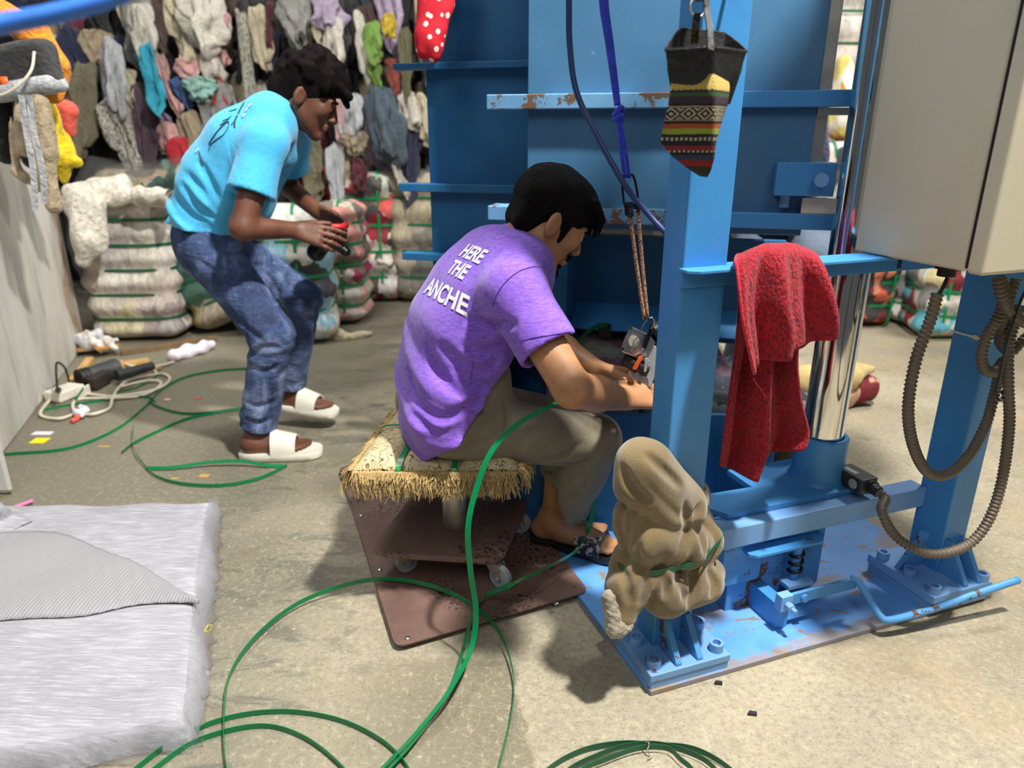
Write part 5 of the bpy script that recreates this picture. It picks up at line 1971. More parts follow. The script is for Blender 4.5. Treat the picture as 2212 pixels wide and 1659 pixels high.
# creases towards the strap
ck = Bp(1440, 1195, 0.05)
S.disp(lambda X, Y, Z: 0.008 * np.clip(np.sin(np.arctan2(Y - fr(0.1, 0.13, 0)[1], X - fr(0.1, 0.13, 0)[0]) * 15 + 2 * np.sin(Z * 30)), -0.2, 1) * np.exp(-((Z - ck[2]) / 0.05) ** 2))
wbk = waves(71, 24, 5)
wbk2 = waves(72, 60, 5, (1, 1, 0.4))
S.disp(lambda X, Y, Z: wbk(X, Y, Z) * 0.006 + wbk2(X, Y, Z) * 0.002)
S.rbox(fr(0.1065, 0.129, 0.5), (0.053, 0.041, 0.7), 0.002, np.array([UV, VV, ZV]), 0.0, 's')
S.plane((0, 0, 0.075), (0, 0, -1))
creases(S, [[(1350, 1085), (1336, 1130), (1345, 1172)], [(1376, 1098), (1354, 1150), (1352, 1200)], [(1402, 1112), (1376, 1160), (1371, 1188), (1380, 1212)], [(1488, 1138), (1478, 1172), (1450, 1228)], [(1502, 1130), (1520, 1160), (1526, 1192)],
            [(1412, 1232), (1426, 1262), (1402, 1310), (1386, 1340)], [(1430, 1232), (1442, 1264), (1440, 1290)], [(1492, 1236), (1499, 1278), (1490, 1310)], [(1530, 1236), (1546, 1262), (1540, 1285)], [(1482, 1090), (1483, 1130)], [(1516, 1090), (1505, 1118)], [(1345, 1010), (1362, 1050), (1400, 1085)], [(1330, 1215), (1350, 1250), (1360, 1300)], [(1400, 985), (1440, 1020), (1470, 1050)]], 0.0032, 0.015)
roll = soft_obj('fleece_roll', S, 'fleece', bl)
S = Soft(Bp(1340, 1350, 0.02) - 0.12, Bp(1340, 1350, 0.02) + 0.12, 0.004)
S.cap(Bp(1316, 1290, 0.030), Bp(1330, 1355, 0.012), 0.017, 0.022, 0.01)
S.cap(Bp(1330, 1355, 0.012), Bp(1352, 1350, 0.006), 0.022, 0.016, 0.01)
S.disp(lambda X, Y, Z: 0.002 * np.sin(X * 260 + Z * 120).astype(np.float32) * np.sin(Z * 300 + Y * 200).astype(np.float32))
soft_obj('turned_corner', S, 'fleecegrey', bl, label='grey underside corner')
cc = fr(0.105, 0.10, 0)
tree = bvh(roll)
pts = []
for i in range(61):
    a = 2 * math.pi * i / 60
    d_ = math.cos(a) * UV + math.sin(a) * VV
    o_ = cc + ZV * (ck[2] + 0.012 * math.cos(a))
    hit = tree.ray_cast(Vector(o_ + d_ * 0.4), Vector(-d_))
    pts.append(np.array(hit[0]) + d_ * 0.002 if hit[0] is not None else o_ + d_ * 0.11)
pts = np.array(pts)
for _ in range(6):
    pts[1:-1] = (pts[:-2] + pts[1:-1] * 2 + pts[2:]) / 4
pts += np.array([nrm([*(q[:2] - cc[:2]), 0]) for q in pts]) * 0.002
obj('tie_strap', MB().ribbon(pts, 0.014, 0.0015, (0, 0, 1)).g, 'strapdark', bl)

# ropes, hose, hook and strapping tool
obj('air_hose', MB().tube(spline([W(1228, -420, 1.70), W(1228, -150, 1.70), W(1229, 0, 1.70), W(1231, 100, 1.70), W(1246, 200, 1.69), W(1291, 295, 1.67), W(1350, 400, 1.64), W(1400, 462, 1.62), W(1440, 505, 1.60), W(1480, 545, 1.60)], 10), 0.0066, 12).g, 'hose', smooth=True, label='dark blue air hose hanging in front of the chamber to behind the column', cat='hose')
rp = thing('hanging_cord', 'knotted blue rope with black snap hook and tan bungee holding up the strapping tool', 'rope', W(1395, 690, 1.66))
RY = 1.66
b = MB()
b.tube(spline([W(1290, -420, RY), W(1299, -150, RY), W(1304, 0, RY), W(1316, 90, RY), W(1328, 180, RY), W(1334, 228, RY)], 8), lambda t: 0.0125 - 0.0055 * t, 10)
ro = obj('blue_rope', b.g, 'rope', rp, smooth=True)
obj('knot', MB().tube(spline([W(1326, 250, RY), W(1340, 232, RY - 0.012), W(1346, 240, RY), W(1332, 252, RY + 0.012), W(1328, 258, RY), W(1342, 248, RY - 0.01), W(1345, 262, RY)], 6), 0.0055, 8).g, 'rope', rp, smooth=True)
for dx in (0, 9):
    obj('rope_strand', MB().tube(spline([W(1334 + dx * 0.4, 250, RY), W(1340 + dx, 310, RY), W(1350 + dx, 385, RY)], 8), 0.0042, 8).g, 'rope', rp, smooth=True)
b = MB().tube(spline([W(1348, 440, RY), W(1344, 400, RY), W(1347, 385, RY), W(1360, 377, RY), W(1370, 385, RY), W(1378, 428, RY), W(1374, 438, RY)], 8), 0.0026, 8)
b.tube([W(1347, 392, RY + 0.01), W(1352, 398, RY), W(1354, 406, RY)], 0.0022, 8)
obj('snap_hook', b.g, 'blackmetal', rp, smooth=True)
for x0, n in ((1357, 6), (1376, 3)):
    c0, c1 = W(x0, 438, RY), W(x0 + 3, 438 + n * 4.6, RY)
    b = MB().tube([c0 + (c1 - c0) * t + 0.0088 * np.array([math.cos(t * n * 6.28), math.sin(t * n * 6.28), 0]) for t in np.linspace(0, 1, n * 14)], 0.0022, 6)
    obj('spring_coil', b.g, 'blackmetal', rp, smooth=True)


def bungee():
    t = NT('tan_black_bungee')
    n = t.noise(420, detail=1)
    t.col(t.ramp(n, [(0.50, sr(196, 150, 116)), (0.54, (0.02, 0.018, 0.016))]))
    t.set(0.9)
    return t.m


MT['bungee'] = bungee()
for x0, x1, y0 in ((1361, 1392, 462), (1378, 1399, 452)):
    obj('bungee_cord', MB().tube(spline([W(x0, y0, RY), W((x0 * 0.55 + x1 * 0.45), 570, RY), W(x1, 690, RY)], 8), 0.0046, 8).g, 'bungee', rp, smooth=True)

TY = 1.74
tq = lambda px, py, d=0.0: W(px, py, TY + d)
tl = thing('strapping_tool', 'grey pneumatic strapping tool with an orange lever hanging over the bale', 'tool', tq(1385, 830))


def slab(px, d0, d1):
    f_ = [tq(x, y, d0) for x, y in px]
    k_ = [tq(x, y, d1) for x, y in px]
    n = len(px)
    return MB().add(f_ + k_, [list(range(n)), [n + i for i in range(n)][::-1]] + [(i, n + i, n + (i + 1) % n, (i + 1) % n) for i in range(n)])


obj('motor_head', slab([(1362, 704), (1402, 722), (1416, 740), (1394, 780), (1372, 772), (1342, 760), (1341, 752), (1350, 728)], -0.035, 0.02).g, 'steel', tl, bevel=0.003)
obj('motor_disc', MB().cyl(tq(1369, 738, -0.035), tq(1369, 738, -0.043), 0.0145, 0.013, 26).g, 'zinc', tl, smooth=True, angle=40)
for x, y in ((1363, 709), (1345, 754), (1402, 724)):
    obj('screw', MB().cyl(tq(x, y, -0.035), tq(x, y, -0.038), 0.0042, None, 12).g, 'black', tl)
obj('cylinder_housing', MB().cyl(tq(1348, 776, -0.02), tq(1398, 800, -0.02), 0.0165, None, 22).g, 'black', tl, smooth=True, angle=40)
obj('side_bar', slab([(1404, 698), (1410, 700), (1408, 720), (1396, 754), (1388, 752), (1400, 716)], -0.05, -0.042).g, 'blackmetal', tl, bevel=0.001)
obj('lever', slab([(1380, 770), (1388, 768), (1388, 776), (1382, 786), (1376, 798), (1368, 800), (1366, 795), (1374, 782)], -0.056, -0.045).g, 'orange', tl, bevel=0.002, label='orange lever')
obj('grey_lever', slab([(1392, 774), (1400, 772), (1402, 782), (1398, 790), (1396, 804), (1390, 804), (1392, 790)], -0.055, -0.045).g, 'grey_plastic', tl, bevel=0.002)
obj('tool_body', slab([(1400, 742), (1418, 748), (1420, 800), (1405, 838), (1370, 824), (1372, 804), (1394, 796), (1398, 770)], -0.03, 0.03).g, 'grey_plastic', tl, bevel=0.003)
obj('tool_foot', slab([(1358, 800), (1400, 816), (1402, 836), (1376, 828), (1356, 812)], -0.035, 0.02).g, 'steel', tl, bevel=0.002)
obj('hanger_wire', MB().tube(spline([tq(1398, 690, -0.06), tq(1388, 705, -0.06), tq(1378, 728, -0.06), tq(1369, 736, -0.05), tq(1368, 746, -0.05), tq(1364, 756, -0.05), tq(1371, 766, -0.05), tq(1380, 762, -0.05), tq(1389, 753, -0.05)], 8), 0.0016, 8).tube(spline([tq(1398, 690, -0.06), tq(1408, 686, -0.06), tq(1413, 692, -0.06), tq(1412, 702, -0.055), tq(1406, 710, -0.05)], 8), 0.0016, 8).g, 'wire', tl, smooth=True)
obj('air_hose_fitting', MB().cyl(tq(1412, 715, 0.02), tq(1440, 700, 0.03), 0.018, None, 16).g, 'black', tl, smooth=True, angle=40)

# blue pipe near the lens
obj('blue_pipe', MB().tube(spline([W(-640, 110, 0.52), W(-480, 108, 0.55), W(-320, 100, 0.58), W(-160, 82, 0.62), W(0, 52, 0.66), W(100, 34, 0.68), W(200, 8, 0.70), W(280, -22, 0.72), W(420, -90, 0.75), W(560, -170, 0.78), W(700, -270, 0.82)], 8), 0.0082, 16).g, 'pipe', smooth=True, label='bright blue pipe crossing the upper left corner close to the camera', cat='pipe')

# ================================================================== GREEN STRAPS
ZS = (0, 0, 1)


def strap(pts, label, w=0.0135, side=ZS, m='strap', group='loose green packing straps', z=0.008, n=10):
    q = []
    for p in pts:
        if len(p) == 2:
            q.append(G(p[0], p[1], z))
        elif len(p) == 3 and not isinstance(p, np.ndarray):
            q.append(G(p[0], p[1], p[2]))
        else:
            q.append(p)
    q = spline(q, n)
    return obj('packing_strap', MB().ribbon(q, w, 0.0014, side).g, m, label=label, cat='strap', group=group)


strap([(520, 1760, .01), (490, 1659, .01), (484, 1560, .012), (498, 1455, .016), (560, 1368, .018), (650, 1300, .02), (760, 1260, .03), (850, 1251, .036), (950, 1272, .04), (1035, 1318, .035), (1085, 1378, .026), (1110, 1465, .014), (1104, 1550, .012), (1080, 1650, .01), (1060, 1740, .01)], 'big round green strap loop standing on the floor in front of the stool')
strap([(215, 1740), (290, 1664), (390, 1592), (500, 1549), (620, 1537), (735, 1556), (828, 1602), (884, 1662), (920, 1740)], 'wide green strap arc at the bottom, outer of the two arcs', m='strap')
strap([(250, 1740), (330, 1664), (430, 1598), (560, 1568), (655, 1592), (742, 1660), (790, 1740)], 'green strap arc at the bottom, inner of the two arcs', m='strap')
strap([W(1230, 858, 1.60), W(1190, 876, 1.565), W(1120, 915, 1.535), W(1062, 975, 1.51), W(1028, 1060, 1.48), W(1011, 1140, 1.45), W(1016, 1230, 1.43), W(1028, 1320, 1.40), W(1018, 1400, 1.36), (972, 1490, .05), (900, 1582, .02), (830, 1655, .012), (760, 1730, .01)], 'bright green strap falling from the seated man\'s lap to the floor', 0.0145, lambda t: np.array([0.9, -0.45, 0.1]) * (1 - t) + np.array([0.75, -0.2, 0.55]) * t)
strap([W(1288, 1065, 1.80), W(1278, 1120, 1.80), W(1262, 1165, 1.79), W(1245, 1190, 1.75), W(1190, 1222, 1.66), W(1110, 1260, 1.56), (1050, 1288, .035), (1020, 1330, .03), (1002, 1400, .025), (965, 1500, .02), (890, 1605, .016), (830, 1672, .012), (790, 1730, .01)], 'green strap running from under the bale past the sandal to the floor', 0.0145, lambda t: np.array([0.3, 0.1, 1]) * (1 - t) + np.array([0.75, -0.3, 0.5]) * t)
ck_ = 'green straps coiled together at the bottom right'
for k, (pts, lb_) in enumerate(((((1120, 1740), (1182, 1664), (1255, 1622), (1335, 1606), (1410, 1608), (1500, 1618), (1580, 1664), (1640, 1740)), 'outermost strap of the tied green coil at the bottom edge'),
                               (((1170, 1740), (1222, 1668), (1290, 1632), (1350, 1612), (1420, 1607), (1500, 1630), (1545, 1662), (1600, 1740)), 'middle strap of the tied green coil at the bottom edge'),
                               (((1190, 1740), (1250, 1668), (1310, 1640), (1380, 1616), (1440, 1616), (1470, 1640), (1500, 1668), (1540, 1740)), 'innermost strap of the tied green coil at the bottom edge'))):
    strap(pts, lb_, 0.014, ZS, 'strapdark', ck_, 0.010 + 0.003 * k)
obj('tie_wire', MB().tube(spline([G(1392, 1600, .025), G(1402, 1606, .03), G(1398, 1622, .012), G(1408, 1632, .006), G(1400, 1640, .004)], 6), 0.0016, 6).g, 'wire', smooth=True, label='twist of grey wire tying the green coil at the bottom edge', cat='wire')
strap([(-60, 985), (30, 980), (150, 968), (250, 928), (312, 880), (332, 858), (352, 840), (400, 815), (470, 801), (535, 797), (600, 800)], 'long green strap sweeping from the left wall to behind the jeans', 0.013)
strap([(530, 881), (450, 892), (395, 893), (350, 882), (325, 868), (322, 845)], 'green strap closing the shaded ring left of the jeans', 0.013)
strap([(262, 978), (290, 957), (340, 932), (400, 906), (460, 892), (525, 882)], 'straight green strap end pointing to the lower left of the jeans', 0.013, lambda t: (0.2, 0.6, 0.8))
strap([(288, 918, .03), (287, 945, .03), (292, 975, .02), (310, 1003, .012), (340, 1030, .01), (395, 1045, .01), (480, 1048, .01), (560, 1033, .01), (620, 1005, .01)], 'thin edge-on green strap curving below the white sandal', 0.013)
strap([(315, 1011, .01), (370, 1010, .012), (450, 999, .02), (520, 996, .024), (575, 1005, .012), (612, 1006, .01)], 'shiny green strap passing in front of the white sandal', 0.013, lambda t: (0.1, 0.5, 0.8))
strap([(95, 885), (140, 876), (200, 868), (260, 858), (320, 858), (335, 868)], 'green strap lying under the white cable by the left wall', 0.012)
strap([(180, 838, .05), (172, 850, .04), (160, 870, .01)], 'short green strap bit over the white power strip', 0.011)
strap([(250, 848), (300, 835), (335, 815), (345, 795)], 'green strap bit among the loops of white cable', 0.010)

# ================================================================== WHITE SHEET STACK
A_, B_, Cc_, D_ = G(468, 1075, .06), G(420, 1560, .06), np.array([-1.75, 0.86, .06]), np.array([-1.72, 2.09, .06])
sh = thing('sheet_stack', 'flat stack of folded white woven sheets in clear film on the floor at lower left', 'sheet stack', (-1.2, 1.6, 0))
nu, nv = 90, 90


def shp(a, c, z):
    p = A_ * (1 - a) * (1 - c) + B_ * (1 - a) * c + Cc_ * a * c + D_ * a * (1 - c)
    return np.array([p[0], p[1], z])


wz = lambda x, y: 0.0035 * math.sin(9 * x + 5 * y) + 0.0028 * math.sin(17 * x - 11 * y + 1) + 0.002 * math.sin(31 * y + 7 * x)
v, f = [], []
for i in range(nu):
    for j in range(nv):
        a, c = i / (nu - 1), j / (nv - 1)
        e = min(a, 1 - a, c, 1 - c)
        p = shp(a, c, 0)
        z = 0.062 * (1 - math.exp(-e * 70)) ** 0.7 + wz(p[0], p[1]) * min(1, e * 18)
        k = 0.008 * math.sin(23 * (p[0] + p[1])) * max(0, 1 - e * 12)
        v.append((p[0] + k, p[1] + k, max(z, 0.001)))
f = [(i * nv + j, i * nv + j + 1, (i + 1) * nv + j + 1, (i + 1) * nv + j) for i in range(nu - 1) for j in range(nv - 1)]
obj('folded_sheets', (v, f), 'sheet', sh, smooth=True)
# loose flap folded back over the top
fl_ = [G(-60, 1150, .07), G(120, 1148, .07), G(250, 1195, .07), G(340, 1240, .07), G(430, 1300, .07)]
fl2 = [G(-60, 1345, .07), G(60, 1335, .07), G(180, 1325, .07), G(300, 1300, .07), G(430, 1302, .07)]
e1, e2 = np.array(spline(fl_, 10)), np.array(spline(fl2, 10))
v = []
n2 = 26
for j in range(n2):
    t = j / (n2 - 1)
    for i in range(len(e1)):
        p = e1[i] * (1 - t) + e2[i] * t
        v.append((p[0], p[1], 0.0665 + wz(p[0], p[1]) + 0.010 * math.sin(math.pi * t) ** 0.6 + 0.0012 * math.sin(190 * (p[0] * 0.8 + p[1] * 0.5))))
m = len(e1)
obj('loose_flap', (v, [(j * m + i, j * m + i + 1, (j + 1) * m + i + 1, (j + 1) * m + i) for j in range(n2 - 1) for i in range(m - 1)]), 'flap', sh, smooth=True, solid=0.002)
# raised corner at the wall side
cr = [G(-40, 1040, .14), G(0, 1085, .13), G(40, 1110, .08), G(70, 1125, .065)]
b = MB()
e1 = np.array(spline(cr, 8))
rows = []
for t in np.linspace(0, 1, 8):
    rows.append([p + np.array([-0.10 * t, -0.16 * t, -0.05 * t * t]) for p in e1])
b.loft(rows, False, False)
obj('turned_up_corner', b.g, 'sheet', sh, smooth=True, solid=0.002)
b = MB()
rs = np.random.RandomState(4)
for c0, c1, nn in (((0, 1), (1, 1), 110), ((0, 0), (0, 1), 110)):
    rows = []
    for k in range(7):
        row = []
        for i in range(nn):
            t = i / (nn - 1)
            a, c = c0[0] + (c1[0] - c0[0]) * t, c0[1] + (c1[1] - c0[1]) * t
            p = shp(a, c, 0)
            q = shp(0.5, 0.5, 0)
            out = nrm(p - q)
            h = (0.069, 0.064, 0.05, 0.034, 0.018, 0.006, 0.003)[k]
            o_ = (-0.03, -0.002, 0.008, 0.010, 0.010, 0.012, 0.016)[k]
            w_ = 0.006 * math.sin(t * 140 + k * 1.7) + 0.005 * math.sin(t * 71 + k)
            row.append(p + out * (o_ + w_ * (0.3 + 0.16 * k)) + ZV * (h + 0.003 * math.sin(t * 170 + 2 * k)))
        rows.append(row)
    b.loft(rows, False, False)
obj('film_wrap', b.g, 'film', sh, smooth=True)
y0 = G(449, 1360)
yb = thing('yellow_label', 'tiny yellow and black packet on the floor beside the white sheets', 'packet', y0)
obj('packet', MB().box(y0 + (-0.006, -0.012, 0.0), y0 + (0.006, 0.014, 0.004)).g, 'yellow', yb)
obj('dark_print', MB().box(y0 + (-0.001, -0.008, 0.004), y0 + (0.005, 0.010, 0.0046)).g, 'black', yb)

# ================================================================== BALES
def bale(base, size, yaw, tilt, m, label, nb=5, vert=(), sm='strapdark', z0=0.0, group=None, seed=0, h=0.014, bulge=0.016):
    w, d, hh = size
    t = thing('textile_bale', label, 'bale', (base[0], base[1], z0), group)
    S = Soft((-w / 2 - .06, -d / 2 - .06, -0.02), (w / 2 + .06, d / 2 + .06, hh + .06), h)
    S.rbox((0, 0, hh / 2), (w / 2, d / 2, hh / 2), 0.09, None, 0)
    sp = hh / nb
    wv_ = waves(seed + 100, 13, 5)
    S.disp(lambda X, Y, Z: bulge * np.cos(2 * math.pi * Z / sp) * 1.0 + wv_(X, Y, Z) * 0.016)
    S.plane((0, 0, 0), (0, 0, -1))
    V, F = S.mesh()
    cy, sy, ct, st_ = math.cos(yaw), math.sin(yaw), math.cos(tilt), math.sin(tilt)
    Rz = np.array([[cy, -sy, 0], [sy, cy, 0], [0, 0, 1]])
    Rt = np.array([[ct, 0, st_], [0, 1, 0], [-st_, 0, ct]])
    lift = abs(st_) * w / 2 * 0.9
    T_ = lambda P_: np.array(P_) @ Rt.T @ Rz.T + np.array([base[0], base[1], z0 + lift])
    obj('baled_cloth', (T_(V), F.tolist()), m, t, smooth=True)

    def ringpath(a, b, z, ax):
        q = []
        r = 0.10
        for sx, sy_, a0 in ((1, 1, 0), (-1, 1, 90), (-1, -1, 180), (1, -1, 270)):
            for k in range(5):
                an = math.radians(a0 + k * 22.5)
                q.append((sx * (a - r) + r * math.cos(an), sy_ * (b - r) + r * math.sin(an)))
        q.append(q[0])
        return [(x, y, z) if ax == 'z' else (z, x, y + hh / 2) for x, y in q]
    for i in range(1, nb):
        P_ = T_(ringpath(w / 2 - bulge * 0.5 + .004, d / 2 - bulge * 0.5 + .004, i * sp - sp / 2 + sp / 2, 'z'))
        obj('bale_strap', MB().ribbon(P_, 0.017, 0.003, Rz @ Rt @ np.array([0, 0, 1.0])).g, sm, t)
    for x in vert:
        P_ = T_(ringpath(d / 2 + .008, hh / 2 + .008, x, 'x'))
        obj('bale_strap', MB().ribbon(P_, 0.017, 0.003, Rz @ Rt @ np.array([1.0, 0, 0])).g, sm, t)
    return t


g2 = lambda x, y, dy=0.0: G(x, y)[:2] + np.array([0, dy])
bale(g2(290, 740, 0.24), (0.53, 0.50, 0.88), 0.05, 0, 'bale_white', 'white rag bale with green straps standing against the left wall', 6, seed=1)
bale(g2(500, 735, 0.30), (0.48, 0.46, 0.98), -0.1, -0.42, 'bale_tan', 'tan and green rag bale leaning over to the left behind the jeans', 6, seed=2)
bale(g2(640, 748, 0.24), (0.38, 0.42, 0.82), 0.1, 0, 'bale_mint', 'white and pale blue rag bale behind the standing man\'s knees', 4, (0.02,), 'strap', seed=3)
bale(g2(736, 705, 0.22), (0.30, 0.40, 0.80), 0.0, 0, 'bale_pink', 'narrow pink and grey rag bale behind the bundle he holds', 6, (0.03,), 'strap', seed=4)
bale(g2(805, 655, 0.25), (0.44, 0.44, 0.95), 0.0, 0, 'bale_mix', 'mixed rag bale with coral and pink patches left of the press', 5, (0.08,), 'strap', seed=5)
bale(g2(915, 655, 0.25), (0.46, 0.46, 0.96), 0.0, 0, 'bale_grey', 'dull grey rag bale half hidden by the left edge of the press', 5, seed=6)
bale(g2(1890, 712, 0.22), (0.24, 0.40, 0.75), 0.15, 0, 'bale_floral', 'dark floral rag bale with orange flowers just right of the chrome rod', 5, (0.06,), 'strap', seed=7)
bale(g2(1966, 706, 0.22), (0.21, 0.40, 0.75), 0.0, 0, 'bale_bright', 'bright white rag bale between the chrome rod and the right post', 5, (0.09,), 'strap', seed=8)
bale(g2(2052, 738, 0.24), (0.30, 0.44, 0.75), -0.15, 0, 'bale_multi', 'cream and grey rag bale with a blue patch beside the right post', 5, (-0.02,), 'strap', seed=9)
bale((2.62, 6.3), (1.1, 0.6, 0.95), 0.0, 0, 'bale_grey', 'grey rag bale at the bottom of the far right stack', 4, seed=10)
bale((2.62, 6.3), (1.0, 0.6, 1.55), 0.0, 0, 'bale_white', 'tall white rag bale stacked on the far right seen beside the rod', 7, seed=11, z0=0.97)
bale((2.12, 5.3), (0.60, 0.46, 1.16), 0.1, 0, 'bale_mix', 'mixed rag bale seen in the gap beside the steel guide strip', 3, (0.05,), 'strap', seed=12)
bale(g2(300, 700, 0.75), (0.85, 0.6, 0.98), 0.1, 0, 'bale_grey', 'rag bale behind the white one with clear plastic over its top', 4, seed=13)
bs = W(1822, 190, 5.3)
S = Soft(bs - (0.26, 0.24, 0.40), bs + (0.28, 0.24, 0.3), 0.014)
S.cap(bs + (-0.02, 0, 0.16), bs + (0.06, 0, -0.20), 0.05, 0.15, 0.03)
S.disp(lambda X, Y, Z: waves(140, 18, 4)(X, Y, Z) * 0.012)
soft_obj('sack', S, patch_mat('yellow_white_sack_cloth', [sr(236, 228, 206), sr(232, 216, 120), sr(230, 224, 210), sr(206, 150, 60), sr(238, 232, 216)], 6, seed=14), label='pointed white and yellow sack beside the far right bale stack', cat='sack')
# sheet of film over the rear bale and white cloth on the front one
v, f = [], []
c0 = np.array([*g2(300, 700, 0.75), 1.0])
for i in range(26):
    for j in range(20):
        x, y = -0.48 + i * 0.04, -0.36 + j * 0.036
        e = max(0, abs(x) - 0.40, abs(y) - 0.28)
        v.append(c0 + (x, y, 0.03 - e * 2.2 + 0.03 * math.sin(7 * x + 4 * y) + 0.014 * math.sin(23 * x - 17 * y)))
obj('plastic_sheet', (v, [(i * 20 + j, (i + 1) * 20 + j, (i + 1) * 20 + j + 1, i * 20 + j + 1) for i in range(25) for j in range(19)]), 'film', smooth=True, label='crumpled clear plastic sheet spread over the rear bale at left', cat='sheet')
wb_ = lambda x, y, Y: W(x, y, Y)
S = Soft(W(120, 600, 3.95) - (0.1, 0.15, 0.05), W(400, 370, 4.5) + (0.1, 0.1, 0.1), 0.011)
for a, c, r0, r1 in (((200, 420, 4.15), (380, 430, 4.15), .06, .05), ((160, 425, 4.1), (260, 405, 4.2), .07, .07), ((180, 430, 4.02), (190, 520, 3.96), .09, .075), ((205, 440, 4.0), (215, 535, 3.96), .05, .04), ((190, 520, 3.96), (175, 560, 3.94), .07, .035), ((370, 430, 4.05), (385, 480, 3.98), .035, .02), ((300, 420, 4.05), (370, 425, 4.02), .045, .04)):
    S.cap(wb_(*a), wb_(*c), r0, r1, 0.03)
wv = waves(81, 38, 6, (1, 1, 0.4))
S.disp(lambda X, Y, Z: wv(X, Y, Z) * 0.017)
soft_obj('draped_cloth', S, 'g_white', label='crumpled cream cloth draped over the top of the white bale', cat='cloth')

# ================================================================== ON THE LEFT WALL
wq = lambda x, y, Y=3.0: W(x, y, Y)
wbg = thing('waist_bag', 'grey waist bag with pale base hanging high on the left wall', 'bag', wq(60, 215))
S = Soft(wq(-60, 250, 2.9) - .05, wq(140, 60, 3.15) + .08, 0.008)
RW = frame((1, 0, 0.16))
S.rbox(wq(44, 150), (0.145, 0.065, 0.090), 0.04, RW, 0.0)
S.disp(lambda X, Y, Z: waves(90, 25, 4)(X, Y, Z) * 0.006)
soft_obj('bag_body', S, 'g_charcoal', wbg)
S = Soft(wq(-60, 270, 2.9) - .05, wq(150, 120, 3.15) + .08, 0.008)
S.rbox(wq(52, 192, 2.99), (0.150, 0.068, 0.030), 0.026, RW, 0.0)
soft_obj('bag_base', S, 'g_lightgrey', wbg, label='pale grey base')
obj('cord', MB().tube(spline([wq(-20, 207, 2.87), wq(10, 203, 2.87), wq(45, 180, 2.88), wq(68, 150, 2.90), wq(74, 112, 2.93)], 6), 0.0055, 8).g, 'cable', wbg, smooth=True)
obj('emblem', MB().box(wq(8, 178, 2.93) - (0.018, 0.004, 0.02), wq(8, 178, 2.93) + (0.018, 0.0, 0.02)).g, 'orange', wbg, smooth=True)


def drape(name, label, cat, m, caps, amp=0.01, freq=26, seed=1, h=0.009, k=0.02, group=None):
    amp, freq = amp * 1.5, freq * 1.5
    P_ = [np.array(a) for q in caps for a in q[:2]]
    S = Soft(np.min(P_, 0) - 0.14, np.max(P_, 0) + 0.14, h)
    for a, c, r0, r1 in caps:
        S.cap(a, c, r0, r1, k)
    w_ = waves(seed, freq, 5, (1, 1, 0.35))
    S.disp(lambda X, Y, Z: w_(X, Y, Z) * amp)
    return soft_obj(name, S, m, label=label, cat=cat, group=group)


drape('jacket', 'bright orange jacket sleeve hanging behind the grey waist bag', 'jacket', 'g_orange', [(wq(-10, 20, 3.12), wq(70, 70, 3.12), .05, .06), (wq(70, 70, 3.12), wq(118, 140, 3.12), .065, .05), (wq(118, 140, 3.12), wq(112, 200, 3.12), .05, .04)], .006, 22, 91)
drape('raincoat', 'mustard yellow raincoat hanging at the end of the left wall', 'raincoat', 'g_yellow', [(wq(95, 225, 3.3), wq(130, 330, 3.3), .035, .06), (wq(130, 330, 3.3), wq(165, 352, 3.3), .05, .03), (wq(130, 330, 3.3), wq(140, 390, 3.3), .05, .02)], .008, 30, 92)
drape('pouch', 'coral red pouch hanging behind the yellow raincoat', 'pouch', 'g_coral', [(wq(130, 230, 3.6), wq(156, 240, 3.6), .03, .03), (wq(143, 240, 3.6), wq(150, 285, 3.6), .045, .03)], .004, 22, 93)
drape('trousers', 'beige trousers with hanging grey straps on the left wall', 'trousers', 'g_beige', [(wq(40, 225, 2.95), wq(55, 320, 2.95), .02, .035), (wq(85, 225, 2.95), wq(98, 330, 2.95), .03, .04), (wq(98, 330, 2.95), wq(115, 440, 2.95), .038, .03), (wq(76, 240, 2.97), wq(92, 400, 2.97), .02, .03), (wq(20, 250, 2.95), wq(38, 370, 2.95), .012, .016), (wq(36, 370, 2.95), wq(58, 385, 2.95), .016, .02)], .008, 34, 94)
for i, (x0, x1, y1, lb) in enumerate(((46, 76, 455, 'longer pale webbing strap hanging on the left wall'), (62, 96, 440, 'second pale webbing strap hanging close to the beige trousers'))):
    obj('webbing_strap', MB().ribbon(spline([wq(x0, 205, 2.86), wq(x0 + 12, 290, 2.86), wq(x1 - 4, 370, 2.86), wq(x1, y1, 2.87)], 8), 0.022, 0.004, (1, 0.1, 0)).g, 'g_lightgrey', label=lb, cat='strap')
drape('black_jacket', 'black jacket hanging under the waist bag on the left wall', 'jacket', 'g_black', [(wq(0, 200, 3.1), wq(20, 330, 3.1), .06, .05), (wq(60, 210, 3.1), wq(70, 340, 3.1), .06, .05)], .008, 24, 95)
obj('nail_board', MB().box(wq(-20, 60, 3.22) - (0.6, 0.0, 0.02), wq(110, 50, 3.24) + (0.0, 0.02, 0.03)).g, 'woodbrown', label='wooden rail carrying the bags and clothes above the left wall', cat='rail')

# ================================================================== LOOSE CLOTHES BEHIND
GM = []


